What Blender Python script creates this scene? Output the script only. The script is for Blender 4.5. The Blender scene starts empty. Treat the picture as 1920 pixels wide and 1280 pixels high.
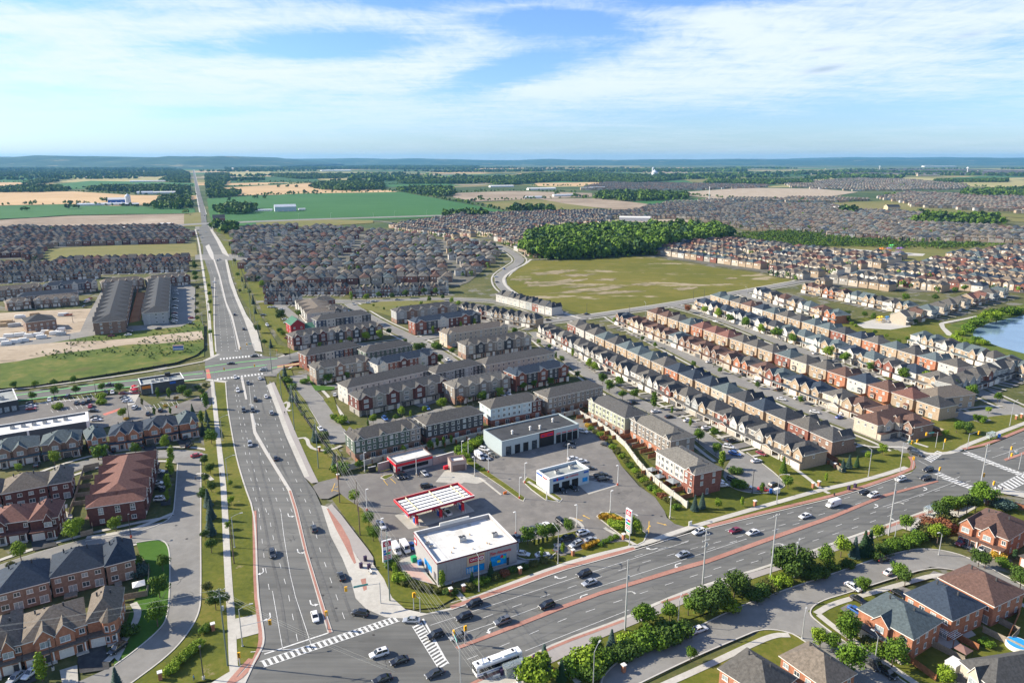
import bpy, math, random, numpy as np
from mathutils import Vector
from mathutils.geometry import tessellate_polygon
R=math.radians
sc=bpy.context.scene
# ---------------------------------------------------------------- camera, sky, sun, exposure
CAMH=118.0; FPX=1330.0; PITCH=R(14.4)
cam=bpy.data.cameras.new('camera'); co=bpy.data.objects.new('camera',cam); sc.collection.objects.link(co)
cam.sensor_width=36.0; cam.lens=36.0*FPX/1920.0; cam.clip_start=1.0; cam.clip_end=60000.0
co.location=(0,0,CAMH); co.rotation_euler=(R(90)-PITCH,0,0); sc.camera=co
SUN_DIR=Vector((-math.cos(R(30))*math.cos(R(8.5)), math.cos(R(30))*math.sin(R(8.5)), math.sin(R(30)))).normalized()
sun=bpy.data.lights.new('sun','SUN'); so=bpy.data.objects.new('sun',sun); sc.collection.objects.link(so)
sun.energy=5.0; sun.angle=R(0.53); sun.color=(1.0,0.90,0.73)
so.rotation_euler=SUN_DIR.to_track_quat('Z','Y').to_euler()
sc.view_settings.view_transform='Standard'; sc.view_settings.look='None'; sc.view_settings.exposure=0.93; sc.view_settings.gamma=1.0
def make_world():
    w=bpy.data.worlds.new('World'); sc.world=w; w.use_nodes=True; nt=w.node_tree; N=nt.nodes; L=nt.links; N.clear()
    def nd(t,**k):
        n=N.new(t)
        for a,b in k.items(): setattr(n,a,b)
        return n
    def mth(op,a,b=None,c=None):
        n=nd('ShaderNodeMath',operation=op)
        for i,v in enumerate((a,b,c)):
            if v is None: continue
            if hasattr(v,'links'): L.new(v,n.inputs[i])
            else: n.inputs[i].default_value=v
        return n.outputs[0]
    sky=nd('ShaderNodeTexSky'); sky.sky_type='NISHITA'; sky.sun_disc=False; sky.sun_elevation=R(30); sky.sun_rotation=R(-81.5)
    sky.air_density=1.0; sky.dust_density=0.6; sky.ozone_density=1.6; sky.altitude=200
    tc=nd('ShaderNodeTexCoord'); sep=nd('ShaderNodeSeparateXYZ'); L.new(tc.outputs['Generated'],sep.inputs[0])
    X,Y,Z=sep.outputs
    zc=mth('MAXIMUM',Z,0.004); zp=mth('ADD',zc,0.055)
    px=mth('DIVIDE',X,zp); py=mth('DIVIDE',Y,zp)
    # high cloud layer seen in perspective (streaky)
    def noise(sx,sy,off,scale,detail,rough,dist=0.0):
        cb=nd('ShaderNodeCombineXYZ'); L.new(mth('MULTIPLY',px,sx),cb.inputs[0]); L.new(mth('MULTIPLY',py,sy),cb.inputs[1]); cb.inputs[2].default_value=off
        n=nd('ShaderNodeTexNoise'); n.inputs['Scale'].default_value=scale; n.inputs['Detail'].default_value=detail; n.inputs['Roughness'].default_value=rough; n.inputs['Distortion'].default_value=dist
        L.new(cb.outputs[0],n.inputs['Vector']); return n.outputs['Fac']
    n1=noise(1.0,1.0,3.7,0.62,9,0.62,0.5); n2=noise(0.7,1.6,9.1,1.9,8,0.7,0.8)
    # screen-independent blobs of clear sky given by direction (azimuth x/y, elevation z)
    az=mth('DIVIDE',X,mth('MAXIMUM',Y,0.05)); el=Z
    def blob(a0,e0,sa,se,tilt=0.0):
        da=mth('SUBTRACT',az,a0); de=mth('SUBTRACT',mth('SUBTRACT',el,e0),mth('MULTIPLY',da,tilt))
        q=mth('ADD',mth('POWER',mth('ABSOLUTE',mth('DIVIDE',da,sa)),2.0),mth('POWER',mth('ABSOLUTE',mth('DIVIDE',de,se)),2.0))
        return mth('EXPONENT',mth('MULTIPLY',q,-1.0))
    clear=None
    for a,e,sa,se,t,wt in ((-.24,.140,.13,.020,.06,1.0),(-.42,.128,.08,.012,0,.6),(0.0,.112,.10,.022,.25,.9),(.06,.170,.10,.022,-.05,1.0),(.28,.196,.25,.014,.02,1.0),(-.10,.200,.25,.016,0,.8),(.12,.14,.06,.014,.1,.55),
                        (-.62,.17,.2,.012,0,.55),(-.75,.125,.12,.010,0,.55),(-.42,.055,.09,.008,.05,.6),(-.6,.075,.1,.006,0,.4),(0.45,.045,.45,.035,.01,.62),(-.3,.02,.8,.02,0,.5),(.8,.19,.3,.03,0,.45),(.72,.12,.2,.02,0,.3)):
        b=mth('MULTIPLY',blob(a,e,sa,se,t),wt*.66); clear=b if clear is None else mth('MAXIMUM',clear,b)
    n3=noise(1.6,.55,5.3,3.4,9,0.72,1.6)
    base=mth('ADD',mth('ADD',mth('MULTIPLY',n1,0.55),mth('MULTIPLY',n2,0.42)),mth('MULTIPLY',n3,0.30))
    dens=mth('SUBTRACT',mth('ADD',base,0.25),mth('MULTIPLY',clear,0.62))
    ramp=nd('ShaderNodeMapRange',interpolation_type='SMOOTHSTEP'); L.new(dens,ramp.inputs['Value']); ramp.inputs['From Min'].default_value=.585; ramp.inputs['From Max'].default_value=.98
    # thinner toward the horizon band, dissolving in pale blue
    hz=nd('ShaderNodeMapRange',interpolation_type='SMOOTHSTEP'); L.new(Z,hz.inputs['Value']); hz.inputs['From Min'].default_value=0.01; hz.inputs['From Max'].default_value=0.11; hz.inputs['To Min'].default_value=.30
    cf=mth('MULTIPLY',mth('MULTIPLY',ramp.outputs[0],hz.outputs[0]),0.93)
    upm=nd('ShaderNodeMapRange',interpolation_type='SMOOTHSTEP'); L.new(Z,upm.inputs['Value']); upm.inputs['From Min'].default_value=0.26; upm.inputs['From Max'].default_value=0.6; upm.inputs['To Min'].default_value=1; upm.inputs['To Max'].default_value=.08
    cf=mth('MULTIPLY',cf,upm.outputs[0])
    # small grey cloud flecks
    gf=mth('MAXIMUM',blob(.414,.106,.024,.0035,.10),mth('MULTIPLY',blob(.60,.134,.02,.0025,.1),.5)); gf=mth('MAXIMUM',gf,mth('MULTIPLY',blob(.414,.128,.022,.002,.05),.5))
    bst=nd('ShaderNodeMix',data_type='RGBA',blend_type='MULTIPLY'); bst.inputs[0].default_value=1; L.new(sky.outputs[0],bst.inputs[6]); bst.inputs[7].default_value=SKYTINT
    mix=nd('ShaderNodeMix',data_type='RGBA'); L.new(cf,mix.inputs[0]); L.new(bst.outputs[2],mix.inputs[6]); mix.inputs[7].default_value=(6.3,7.05,7.8,1)
    mix2=nd('ShaderNodeMix',data_type='RGBA'); L.new(mth('MULTIPLY',gf,.8),mix2.inputs[0]); L.new(mix.outputs[2],mix2.inputs[6]); mix2.inputs[7].default_value=(3.2,4.2,5.4,1)
    bg=nd('ShaderNodeBackground'); bg.inputs['Strength'].default_value=0.076; L.new(mix2.outputs[2],bg.inputs[0])
    out=nd('ShaderNodeOutputWorld'); L.new(bg.outputs[0],out.inputs[0])
SKYTINT=(.76,1.0,1.45,1); HAZE=3.3e-5
make_world()

# ---------------------------------------------------------------- helpers
def G(px,py,z=0.0):
    dx=(px-960)/FPX; dy=-(py-640)/FPX
    d1=math.cos(PITCH)+dy*math.sin(PITCH); d2=-math.sin(PITCH)+dy*math.cos(PITCH)
    t=(z-CAMH)/d2
    return (dx*t,d1*t)
def GP(pts,z=0.0): return [G(a,b,z) for a,b in pts]
def flat(s): 
    v=[float(x) for x in s.split()]
    return list(zip(v[::2],v[1::2]))
COL=sc.collection
USED={}
def tag(o,label=None,cat=None,group=None,kind=None):
    if label:
        label=label[0].lower()+label[1:]
        o['label']=label; USED.setdefault(label,[]).append(o)
    if cat: o['category']=cat
    if group: o['group']=group
    if kind: o['kind']=kind
    return o
def empty(name,loc,rz=0.0):
    o=bpy.data.objects.new(name,None); o.location=loc if len(loc)==3 else (loc[0],loc[1],0); o.rotation_euler=(0,0,rz); o.empty_display_size=.3; COL.objects.link(o); return o
class MB:
    """collects faces of one mesh"""
    def __init__(s): s.v=[]; s.f=[]; s.m=[]
    def face(s,pts,m=0):
        i=len(s.v); s.v.extend(pts); s.f.append(tuple(range(i,i+len(pts)))); s.m.append(m)
    def box(s,x0,x1,y0,y1,z0,z1,m=0,top=None):
        i=len(s.v); s.v.extend([(x0,y0,z0),(x1,y0,z0),(x1,y1,z0),(x0,y1,z0),(x0,y0,z1),(x1,y0,z1),(x1,y1,z1),(x0,y1,z1)])
        for q,f in enumerate(((0,3,2,1),(4,5,6,7),(0,1,5,4),(1,2,6,5),(2,3,7,6),(3,0,4,7))):
            s.f.append(tuple(i+k for k in f)); s.m.append(top if (top is not None and q==1) else m)
    def obox(s,c,ux,L,W,z0,z1,m=0):
        """box centred c, half... length L along unit ux, width W"""
        uy=(-ux[1],ux[0]); P=[]
        for a,b in ((-1,-1),(1,-1),(1,1),(-1,1)): P.append((c[0]+ux[0]*a*L/2+uy[0]*b*W/2,c[1]+ux[1]*a*L/2+uy[1]*b*W/2))
        s.prism(P,z0,z1,m)
    def prism(s,P,z0,z1,m=0,mt=None):
        n=len(P); i=len(s.v)
        ar=sum(P[k][0]*P[(k+1)%n][1]-P[(k+1)%n][0]*P[k][1] for k in range(n))
        if ar<0: P=P[::-1]
        s.v.extend([(p[0],p[1],z0) for p in P]+[(p[0],p[1],z1) for p in P])
        if n<=4:
            s.f.append(tuple(i+n+k for k in range(n))); s.m.append(m if mt is None else mt)
            s.f.append(tuple(i+n-1-k for k in range(n))); s.m.append(m)
        else:
            for t in tessellate_polygon([[Vector((p[0],p[1],0)) for p in P]]):
                a,b,c=t
                cr=(P[b][0]-P[a][0])*(P[c][1]-P[a][1])-(P[b][1]-P[a][1])*(P[c][0]-P[a][0])
                if cr<0: b,c=c,b
                s.f.append((i+n+a,i+n+b,i+n+c)); s.m.append(m if mt is None else mt)
        for k in range(n):
            k2=(k+1)%n; s.f.append((i+k,i+k2,i+n+k2,i+n+k)); s.m.append(m)
    def cyl(s,x,y,z0,z1,r0,r1=None,n=8,m=0,x2=None,y2=None):
        if r1 is None: r1=r0
        if x2 is None: x2=x
        if y2 is None: y2=y
        i=len(s.v)
        for k in range(n):
            a=2*math.pi*k/n; s.v.append((x+r0*math.cos(a),y+r0*math.sin(a),z0))
        for k in range(n):
            a=2*math.pi*k/n; s.v.append((x2+r1*math.cos(a),y2+r1*math.sin(a),z1))
        for k in range(n):
            k2=(k+1)%n; s.f.append((i+k,i+k2,i+n+k2,i+n+k)); s.m.append(m)
        s.f.append(tuple(i+n+k for k in range(n))); s.m.append(m)
        s.f.append(tuple(i+n-1-k for k in range(n))); s.m.append(m)
    def tube(s,p,q,r,n=5,m=0,r2=None):
        p=Vector(p); q=Vector(q); d=(q-p)
        if d.length<1e-6: return
        d.normalize(); a=d.orthogonal().normalized(); b=d.cross(a); i=len(s.v); r2=r if r2 is None else r2
        for c,rr in ((p,r),(q,r2)):
            for k in range(n):
                t=2*math.pi*k/n; s.v.append(tuple(c+a*(rr*math.cos(t))+b*(rr*math.sin(t))))
        for k in range(n):
            k2=(k+1)%n; s.f.append((i+k,i+k2,i+n+k2,i+n+k)); s.m.append(m)
        s.f.append(tuple(i+n+k for k in range(n))); s.m.append(m); s.f.append(tuple(i+n-1-k for k in range(n))); s.m.append(m)
    def path(s,pts,r,n=5,m=0):
        for a,b in zip(pts[:-1],pts[1:]): s.tube(a,b,r,n,m)
    def mesh(s,name,mats,smooth=False):
        me=bpy.data.meshes.new(name); me.from_pydata([tuple(map(float,v)) for v in s.v],[],s.f)
        for mt in (mats if isinstance(mats,(list,tuple)) else [mats]): me.materials.append(mt)
        if len(me.materials)>1: me.polygons.foreach_set('material_index',s.m)
        if smooth: me.polygons.foreach_set('use_smooth',[True]*len(me.polygons))
        me.update(); return me
    def build(s,name,mats,parent=None,loc=None,rz=0.0,smooth=False):
        return put(s.mesh(name,mats,smooth),name,parent,loc,rz)
def put(me,name,parent=None,loc=None,rz=0.0,mats=None):
    o=bpy.data.objects.new(name,me); COL.objects.link(o)
    if parent: o.parent=parent
    if loc is not None: o.location=loc if len(loc)==3 else (loc[0],loc[1],0)
    o.rotation_euler=(0,0,rz)
    if mats:
        for i,mt in enumerate(mats):
            if mt is not None: o.material_slots[i].link='OBJECT'; o.material_slots[i].material=mt
    return o
def kids(o): return KID.get(o.name) or [c for c in o.children]
KID={}
def copy_tree(root,loc,rz,label=None,cat=None,group=None,cols=None):
    """copy a thing with its parts; cols maps part name prefix -> material for slot 0"""
    def rec(o,par):
        c=o.copy(); COL.objects.link(c)
        if par is not None: c.parent=par
        if cols:
            b=o.name.split('.')[0]
            if b in cols and cols[b] is not None:
                c.material_slots[0].link='OBJECT'; c.material_slots[0].material=cols[b]
        for ch in o.children: rec(ch,c)
        return c
    r=rec(root,None); r.location=loc if len(loc)==3 else (loc[0],loc[1],0); r.rotation_euler=(0,0,rz)
    for k in ('label','category','group'):
        if k in r: del r[k]
    tag(r,label,cat,group); return r

# ---------------------------------------------------------------- materials
MATS={}
def mat(name,col,rough=.85,var=.0,scale=1.0,detail=4,col2=None,metal=0.0,bump=0.0,coords='obj',spec=.3,objvar=0.0,stretch=None,c3=None,coat=0.0):
    """principled with noise variation between col and col2 (albedo differences of the thing itself)"""
    if name in MATS: return MATS[name]
    m=bpy.data.materials.new(name); m.use_nodes=True; nt=m.node_tree; N=nt.nodes; L=nt.links; b=N['Principled BSDF']
    b.inputs['Roughness'].default_value=rough; b.inputs['Metallic'].default_value=metal; b.inputs['Specular IOR Level'].default_value=spec
    b.inputs['Coat Weight'].default_value=coat
    c=(*col,1) if len(col)==3 else col
    b.inputs['Base Color'].default_value=c
    out=None
    if var or col2:
        tc=N.new('ShaderNodeTexCoord'); n=N.new('ShaderNodeTexNoise'); n.inputs['Scale'].default_value=scale; n.inputs['Detail'].default_value=detail; n.inputs['Roughness'].default_value=.65
        src=tc.outputs['Object']
        if coords=='world': g=N.new('ShaderNodeNewGeometry'); src=g.outputs['Position']
        if stretch:
            mp=N.new('ShaderNodeMapping'); L.new(src,mp.inputs['Vector']); mp.inputs['Scale'].default_value=stretch[:3]; mp.inputs['Rotation'].default_value=(0,0,stretch[3]); src=mp.outputs[0]
        L.new(src,n.inputs['Vector'])
        r=N.new('ShaderNodeValToRGB'); L.new(n.outputs['Fac'],r.inputs[0])
        if col2: lo,hi=c,(*col2,1)
        else: lo=tuple(x*(1-var) for x in c[:3])+(1,); hi=tuple(min(1,x*(1+var)) for x in c[:3])+(1,)
        r.color_ramp.elements[0].position=.36; r.color_ramp.elements[1].position=.64; r.color_ramp.elements[0].color=lo; r.color_ramp.elements[1].color=hi
        if c3: e=r.color_ramp.elements.new(.72); e.color=(*c3,1)
        out=r.outputs[0]
        if bump:
            bp=N.new('ShaderNodeBump'); bp.inputs['Strength'].default_value=bump; L.new(n.outputs['Fac'],bp.inputs['Height']); L.new(bp.outputs[0],b.inputs['Normal'])
    if objvar:
        oi=N.new('ShaderNodeObjectInfo'); hs=N.new('ShaderNodeHueSaturation')
        mr=N.new('ShaderNodeMapRange'); L.new(oi.outputs['Random'],mr.inputs['Value']); mr.inputs['To Min'].default_value=1-objvar; mr.inputs['To Max'].default_value=1+objvar
        L.new(mr.outputs[0],hs.inputs['Value'])
        if out: L.new(out,hs.inputs['Color'])
        else: hs.inputs['Color'].default_value=c
        out=hs.outputs[0]
    if out: L.new(out,b.inputs['Base Color'])
    MATS[name]=m; return m
def ground_mat(name,cols,s1,s2,rough=.95,patch=None,streak=None,bump=0):
    """two scales of noise over world position; patch = (colour, scale, threshold) for worn spots"""
    m=bpy.data.materials.new(name); m.use_nodes=True; nt=m.node_tree; N=nt.nodes; L=nt.links; b=N['Principled BSDF']; b.inputs['Roughness'].default_value=rough; b.inputs['Specular IOR Level'].default_value=.15
    g=N.new('ShaderNodeNewGeometry'); src=g.outputs['Position']
    if streak:
        mp=N.new('ShaderNodeMapping'); L.new(src,mp.inputs['Vector']); mp.inputs['Rotation'].default_value=(0,0,streak[0]); mp.inputs['Scale'].default_value=(streak[1],streak[2],1); src2=mp.outputs[0]
    else: src2=src
    def ns(sc_,d,srcx,w=0.6):
        n=N.new('ShaderNodeTexNoise'); n.inputs['Scale'].default_value=sc_; n.inputs['Detail'].default_value=d; n.inputs['Roughness'].default_value=w; L.new(srcx,n.inputs['Vector']); return n.outputs['Fac']
    a=ns(s1,5,src); c=ns(s2,6,src2,.7)
    mx=N.new('ShaderNodeMath'); mx.operation='ADD'; L.new(a,mx.inputs[0]); L.new(c,mx.inputs[1])
    hf=N.new('ShaderNodeMath'); hf.operation='MULTIPLY'; hf.inputs[1].default_value=.5; L.new(mx.outputs[0],hf.inputs[0])
    r=N.new('ShaderNodeValToRGB'); L.new(hf.outputs[0],r.inputs[0]); k=len(cols); els=r.color_ramp.elements
    for i,cc in enumerate(cols):
        p=.38+.24*i/(k-1)
        e=els[i] if i<2 else els.new(p); e.position=p; e.color=(*cc,1)
    out=r.outputs[0]
    for pc in (patch if isinstance(patch,list) else [patch] if patch else []):
        q=ns(pc[1],5,src2,.65); mr=N.new('ShaderNodeMapRange'); mr.interpolation_type='SMOOTHSTEP'; L.new(q,mr.inputs['Value']); mr.inputs['From Min'].default_value=pc[2]; mr.inputs['From Max'].default_value=pc[2]+.06
        mm=N.new('ShaderNodeMath'); mm.operation='MULTIPLY'; mm.inputs[1].default_value=pc[3] if len(pc)>3 else .9; L.new(mr.outputs[0],mm.inputs[0])
        mi=N.new('ShaderNodeMix'); mi.data_type='RGBA'; L.new(mm.outputs[0],mi.inputs[0]); L.new(out,mi.inputs[6]); mi.inputs[7].default_value=(*pc[0],1); out=mi.outputs[2]
    L.new(out,b.inputs['Base Color'])
    if bump:
        bp=N.new('ShaderNodeBump'); bp.inputs['Strength'].default_value=bump; L.new(c,bp.inputs['Height']); L.new(bp.outputs[0],b.inputs['Normal'])
    MATS[name]=m; return m
# ---------------------------------------------------------------- ground materials
M_lawn=ground_mat('lawn',[(.07,.088,.014),(.11,.122,.018),(.165,.148,.034)],.05,.6,patch=[((.26,.21,.12),.12,.64,.7)])
M_yard=ground_mat('yard',[(.06,.075,.025),(.10,.105,.035),(.15,.135,.06)],.04,.5,patch=[((.2,.19,.17),.05,.55,.8)])
M_green=ground_mat('green_lawn',[(.045,.11,.012),(.065,.14,.02)],.1,.8)
M_meadow=ground_mat('meadow',[(.10,.108,.016),(.135,.13,.022),(.18,.155,.034)],.008,.05,patch=[((.33,.27,.18),.012,.575,.95),((.2,.17,.08),.03,.6,.6)],streak=(R(20),1,2.2))
M_marsh=ground_mat('marsh',[(.05,.085,.016),(.09,.125,.022),(.17,.16,.045)],.035,.12,bump=.4,patch=[((.1,.1,.03),.05,.6,.8)])
M_dirt=ground_mat('dirt',[(.30,.24,.17),(.38,.31,.23),(.45,.38,.29)],.03,.2,patch=[((.16,.13,.09),.04,.6,.8)],streak=(R(15),1,3))
M_darkdirt=ground_mat('ploughed',[(.20,.155,.115),(.30,.235,.17),(.40,.33,.25)],.006,.03,streak=(R(22),1,5),patch=[((.12,.09,.06),.008,.6,.6)])
M_crop=ground_mat('crop',[(.035,.115,.03),(.045,.135,.038),(.055,.15,.045)],.003,.012,streak=(R(20),1,4))
M_crop2=ground_mat('crop_deep',[(.03,.085,.03),(.04,.10,.035),(.05,.115,.04)],.003,.012,streak=(R(20),1,4))
M_wheat=ground_mat('wheat',[(.42,.28,.14),(.50,.34,.18),(.56,.40,.22)],.003,.015,streak=(R(20),1,5))
M_hay=ground_mat('hay',[(.26,.24,.09),(.34,.30,.13),(.40,.35,.17)],.003,.015,streak=(R(20),1,5))
M_olive=ground_mat('olive_field',[(.13,.14,.04),(.17,.16,.05),(.22,.19,.08)],.004,.03,streak=(R(20),1,4))
M_far=ground_mat('country',[(.03,.06,.02),(.05,.085,.03),(.10,.12,.045),(.18,.17,.08)],.0007,.004)
M_asph=ground_mat('asphalt',[(.098,.098,.094),(.14,.14,.132),(.182,.18,.168)],.03,.22,rough=.9,streak=(R(-28),.07,2.0),patch=[((.12,.12,.12),.04,.62,.5)])
M_asphA=ground_mat('asphalt_north',[(.11,.11,.105),(.148,.148,.14),(.19,.188,.175)],.03,.22,rough=.9,streak=(R(-113.5),.07,2.0),patch=[((.13,.13,.13),.04,.62,.5)])
M_lot=ground_mat('lot_asphalt',[(.15,.14,.132),(.18,.17,.157),(.23,.215,.197)],.03,.2,rough=.9,patch=[((.12,.115,.11),.06,.6,.6),((.33,.31,.29),.05,.63,.6)])
M_street=ground_mat('street_asphalt',[(.19,.184,.17),(.222,.215,.2),(.26,.252,.234)],.03,.3,rough=.9,patch=[((.2,.19,.18),.08,.6,.5)])
M_drive=ground_mat('driveway',[(.14,.135,.13),(.20,.19,.18),(.30,.285,.265)],.04,.07)
M_conc=ground_mat('concrete',[(.39,.37,.33),(.45,.43,.385),(.51,.49,.44)],.06,.7)
M_concd=ground_mat('concrete_pad',[(.36,.35,.31),(.41,.39,.345),(.47,.44,.39)],.06,.5,patch=[((.25,.24,.22),.2,.62,.6)])
M_pink=ground_mat('pink_paving',[(.31,.285,.27),(.35,.325,.305)],.05,.6)
M_brick=ground_mat('brick_paving',[(.30,.15,.115),(.36,.185,.145),(.42,.23,.18)],.1,1.5)
M_patio=ground_mat('rose_paving',[(.44,.30,.26),(.52,.36,.31)],.2,2.0)
M_kerb=ground_mat('kerbstone',[(.44,.42,.385),(.51,.49,.45)],.1,.9)
M_white=mat('road_paint',(.62,.62,.60),.7,.22,.9,coords='world')
M_yel=mat('yellow_paint',(.70,.42,.06),.7,.1,3,coords='world')
M_greenlane=mat('green_lane_paint',(.17,.50,.16),.8,.15,.6,coords='world')
M_redlane=mat('red_lane_paint',(.48,.16,.12),.8,.15,.6,coords='world')
M_water=mat('water',(.16,.25,.34),.12,.1,.05,coords='world',spec=.8)
ZU=set()
def uz(z):
    k=round(z*2000)
    while k in ZU: k+=1
    ZU.add(k); return k/2000.0
def sheet(name,pts,z,m,thick=None,kind='structure',px=True,label=None,cat=None):
    P=GP(pts) if px else pts
    z=uz(z)
    b=MB()
    if thick: b.prism(P,z-thick,z)
    else:
        for t in tessellate_polygon([[Vector((p[0],p[1],0)) for p in P]]):
            a,c,d=t; cr=(P[c][0]-P[a][0])*(P[d][1]-P[a][1])-(P[c][1]-P[a][1])*(P[d][0]-P[a][0])
            if cr<0: c,d=d,c
            b.face([(P[a][0],P[a][1],z),(P[c][0],P[c][1],z),(P[d][0],P[d][1],z)])
    o=b.build(name,m); tag(o,label,cat,kind=kind); return o
def offset_line(P,w):
    """left and right offset of polyline (world)"""
    Lr=[];Rr=[]
    n=len(P)
    for i in range(n):
        a=P[max(0,i-1)]; b=P[min(n-1,i+1)]; dx,dy=b[0]-a[0],b[1]-a[1]; l=math.hypot(dx,dy) or 1; nx,ny=-dy/l,dx/l
        Lr.append((P[i][0]+nx*w/2,P[i][1]+ny*w/2)); Rr.append((P[i][0]-nx*w/2,P[i][1]-ny*w/2))
    return Lr,Rr
def resample(P,step):
    out=[P[0]]
    for a,b in zip(P[:-1],P[1:]):
        l=math.dist(a,b); n=max(1,int(l/step))
        for k in range(1,n+1): out.append((a[0]+(b[0]-a[0])*k/n,a[1]+(b[1]-a[1])*k/n))
    return out
def smooth(P,it=2):
    for _ in range(it):
        Q=[P[0]]
        for a,b in zip(P[:-1],P[1:]):
            Q+= [(a[0]*.75+b[0]*.25,a[1]*.75+b[1]*.25),(a[0]*.25+b[0]*.75,a[1]*.25+b[1]*.75)]
        Q.append(P[-1]); P=Q
    return P
def strip(name,pts,w,z,m,px=True,sm=1,thick=None,kind='structure'):
    P=GP(pts) if px else pts
    if sm: P=smooth(P,sm)
    L_,R_=offset_line(P,w); b=MB(); z=uz(z)
    for i in range(len(P)-1):
        q=[L_[i],R_[i],R_[i+1],L_[i+1]]
        if thick: b.prism(q,z-thick,z)
        else: b.face([(p[0],p[1],z) for p in q])
    o=b.build(name,m); tag(o,kind=kind); return o
# ---------------------------------------------------------------- base ground and far country
b=MB(); 
for i in range(-8,8):
    for j in range(-1,10):
        x0,x1,y0,y1=i*4000,(i+1)*4000,j*4000,(j+1)*4000; b.face([(x0,y0,-.6),(x1,y0,-.6),(x1,y1,-.6),(x0,y1,-.6)])
o=b.build('ground',M_far); tag(o,kind='structure')
NEAR=[(-900,60),(900,60),(1200,600),(1700,1500),(1500,2050),(900,1900),(300,1330),(-250,1270),(-1000,1240),(-1000,400)]
sheet('residential_ground',NEAR,-.3,M_yard,px=False)
def field(name,s,m,z=0.0): return sheet(name,flat(s),z,m)
# near-far farmland (pixel corners of each field boundary)
field('crop_field','-40 388 0 386 120 383 210 386 365 390 366 402 250 401 130 403 60 408 -40 412',M_crop,.05)
field('earth_site','-40 416 60 408 130 405 250 402 350 400 358 402 345 425 200 430 -40 434',M_darkdirt,.08)
field('wheat_field','-40 361 140 359 250 366 372 367 372 372 330 383 210 386 120 383 -40 386',M_wheat,.04)
field('crop_field','40 352 170 339 365 343 366 349 180 353 60 358',M_crop,.03)
field('crop_field','-40 331 60 331 110 340 60 344 -40 341',M_crop,.02)
field('hay_field','125 334 330 331 330 337 150 340',M_hay,.02)
field('wheat_field','-40 342 40 342 40 348 -40 351',M_wheat,.02)
field('hay_field','205 326 285 324 285 330 205 331',M_hay,.02)
field('grass_field','345 400 376 398 378 425 345 425',M_olive,.09)
field('crop_field','388 372 560 363 755 360 830 374 960 398 900 401 860 405 700 413 560 419 400 425 392 400',M_crop,.05)
field('wheat_field','400 353 590 343 620 352 735 357 745 360 600 364 455 366 385 366 430 358',M_wheat,.04)
field('hay_field','430 322 507 321 510 329 435 330',M_hay,.02)
field('crop_field','440 332 590 330 600 341 430 343',M_crop2,.02)
field('grass_field','480 418 560 411 700 413 700 418 480 432',M_olive,.10)
field('grass_field','700 327 900 330 980 340 700 347',M_crop2,.02)
field('hay_field','790 330 960 333 960 338 780 336',M_hay,.03)
field('hay_field','1000 343 1135 343 1136 349 1010 349',M_wheat,.03)
field('earth_field','850 362 960 358 1110 362 1110 369 990 374 890 378 850 370',M_darkdirt,.05)
field('olive_field','900 380 1000 373 1110 386 1150 400 960 396',M_olive,.06)
field('earth_field','1010 373 1120 372 1270 388 1235 392 1150 393 1060 382',M_darkdirt,.07)
field('crop_field','1180 377 1320 372 1335 377 1290 384 1240 387',M_crop,.07)
field('earth_site','1285 360 1400 352 1530 354 1610 360 1560 368 1500 376 1340 372 1280 366',M_dirt,.06)
field('grass_field','1280 336 1400 332 1400 342 1300 343',M_olive,.03)
field('crop_field','1400 324 1520 325 1520 331 1400 333',M_crop2,.02)
field('olive_field','1520 332 1720 333 1960 339 1960 356 1740 346 1680 342 1530 338',M_hay,.03)
field('olive_field','1560 380 1690 375 1740 390 1960 405 1960 410 1750 400 1600 396',M_olive,.07)
field('grass_field','1040 311 1200 310 1200 315 1040 316',M_olive,.02)
field('hay_field','1170 314 1220 314 1220 317 1170 317',M_wheat,.02)
field('grass_field','1700 401 1960 411 1960 418 1700 405',M_olive,.08)
# tall grass, meadows, parks (near)
sheet('meadow',flat('995 489 1060 488 1190 480 1226 483 1330 500 1420 512 1495 528 1390 548 1265 571 1110 588 1088 588 1017 566 975 551 951 534 950 521 970 506 985 496'),.01,M_meadow)
sheet('meadow',flat('85 466 220 460 368 456 371 481 330 482 220 484 100 492 84 486'),.01,M_olive)
sheet('wetland',flat('1360 442 1480 436 1580 445 1760 456 1900 455 1850 465 1700 472 1560 468 1400 457'),.0,M_marsh)
sheet('park_grass',flat('1540 462 1700 461 1850 462 1810 472 1760 486 1700 492 1690 480 1560 472'),.012,M_olive)
sheet('park_grass',flat('1560 606 1650 590 1760 600 1800 612 1860 595 1960 570 1960 600 1880 600 1800 650 1700 646 1660 640 1600 622'),.012,M_lawn)
sheet('pond_bank',flat('1775 612 1830 590 1920 570 1960 562 1960 690 1900 672 1850 660 1800 648 1768 632'),.016,M_marsh)
sheet('pond',flat('1822 620 1850 607 1890 597 1925 590 1970 584 1970 680 1925 664 1880 652 1850 641 1826 632'),.03,M_water)
sheet('park_grass',flat('660 573 740 562 790 565 830 562 860 580 800 612 760 600'),.012,M_olive)
sheet('open_ground',flat('835 440 905 436 925 442 880 448 840 450'),.012,M_hay)
sheet('marsh_grass',flat('0 640 40 630 130 612 250 590 370 592 383 612 383 668 330 682 230 700 100 722 0 730'),.03,M_marsh)
sheet('dirt_ground',flat('-20 652 60 646 130 640 186 639 250 634 300 628 378 620 382 636 340 640 300 644 240 646 186 654 100 664 40 676 -20 684'),.058,M_dirt)
strip('road_shoulder',flat('363 318.5 369 350 376 382 381 402'),15,.052,M_kerb,sm=0)
sheet('construction_ground',flat('-20 588 80 582 180 578 165 630 60 640 -20 652'),.03,M_dirt)
sheet('verge_grass',flat('376 480 386 480 397 517 402 562 402 608 407 655 404 672 393 675 388 600 380 520'),.02,M_lawn)
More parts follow.
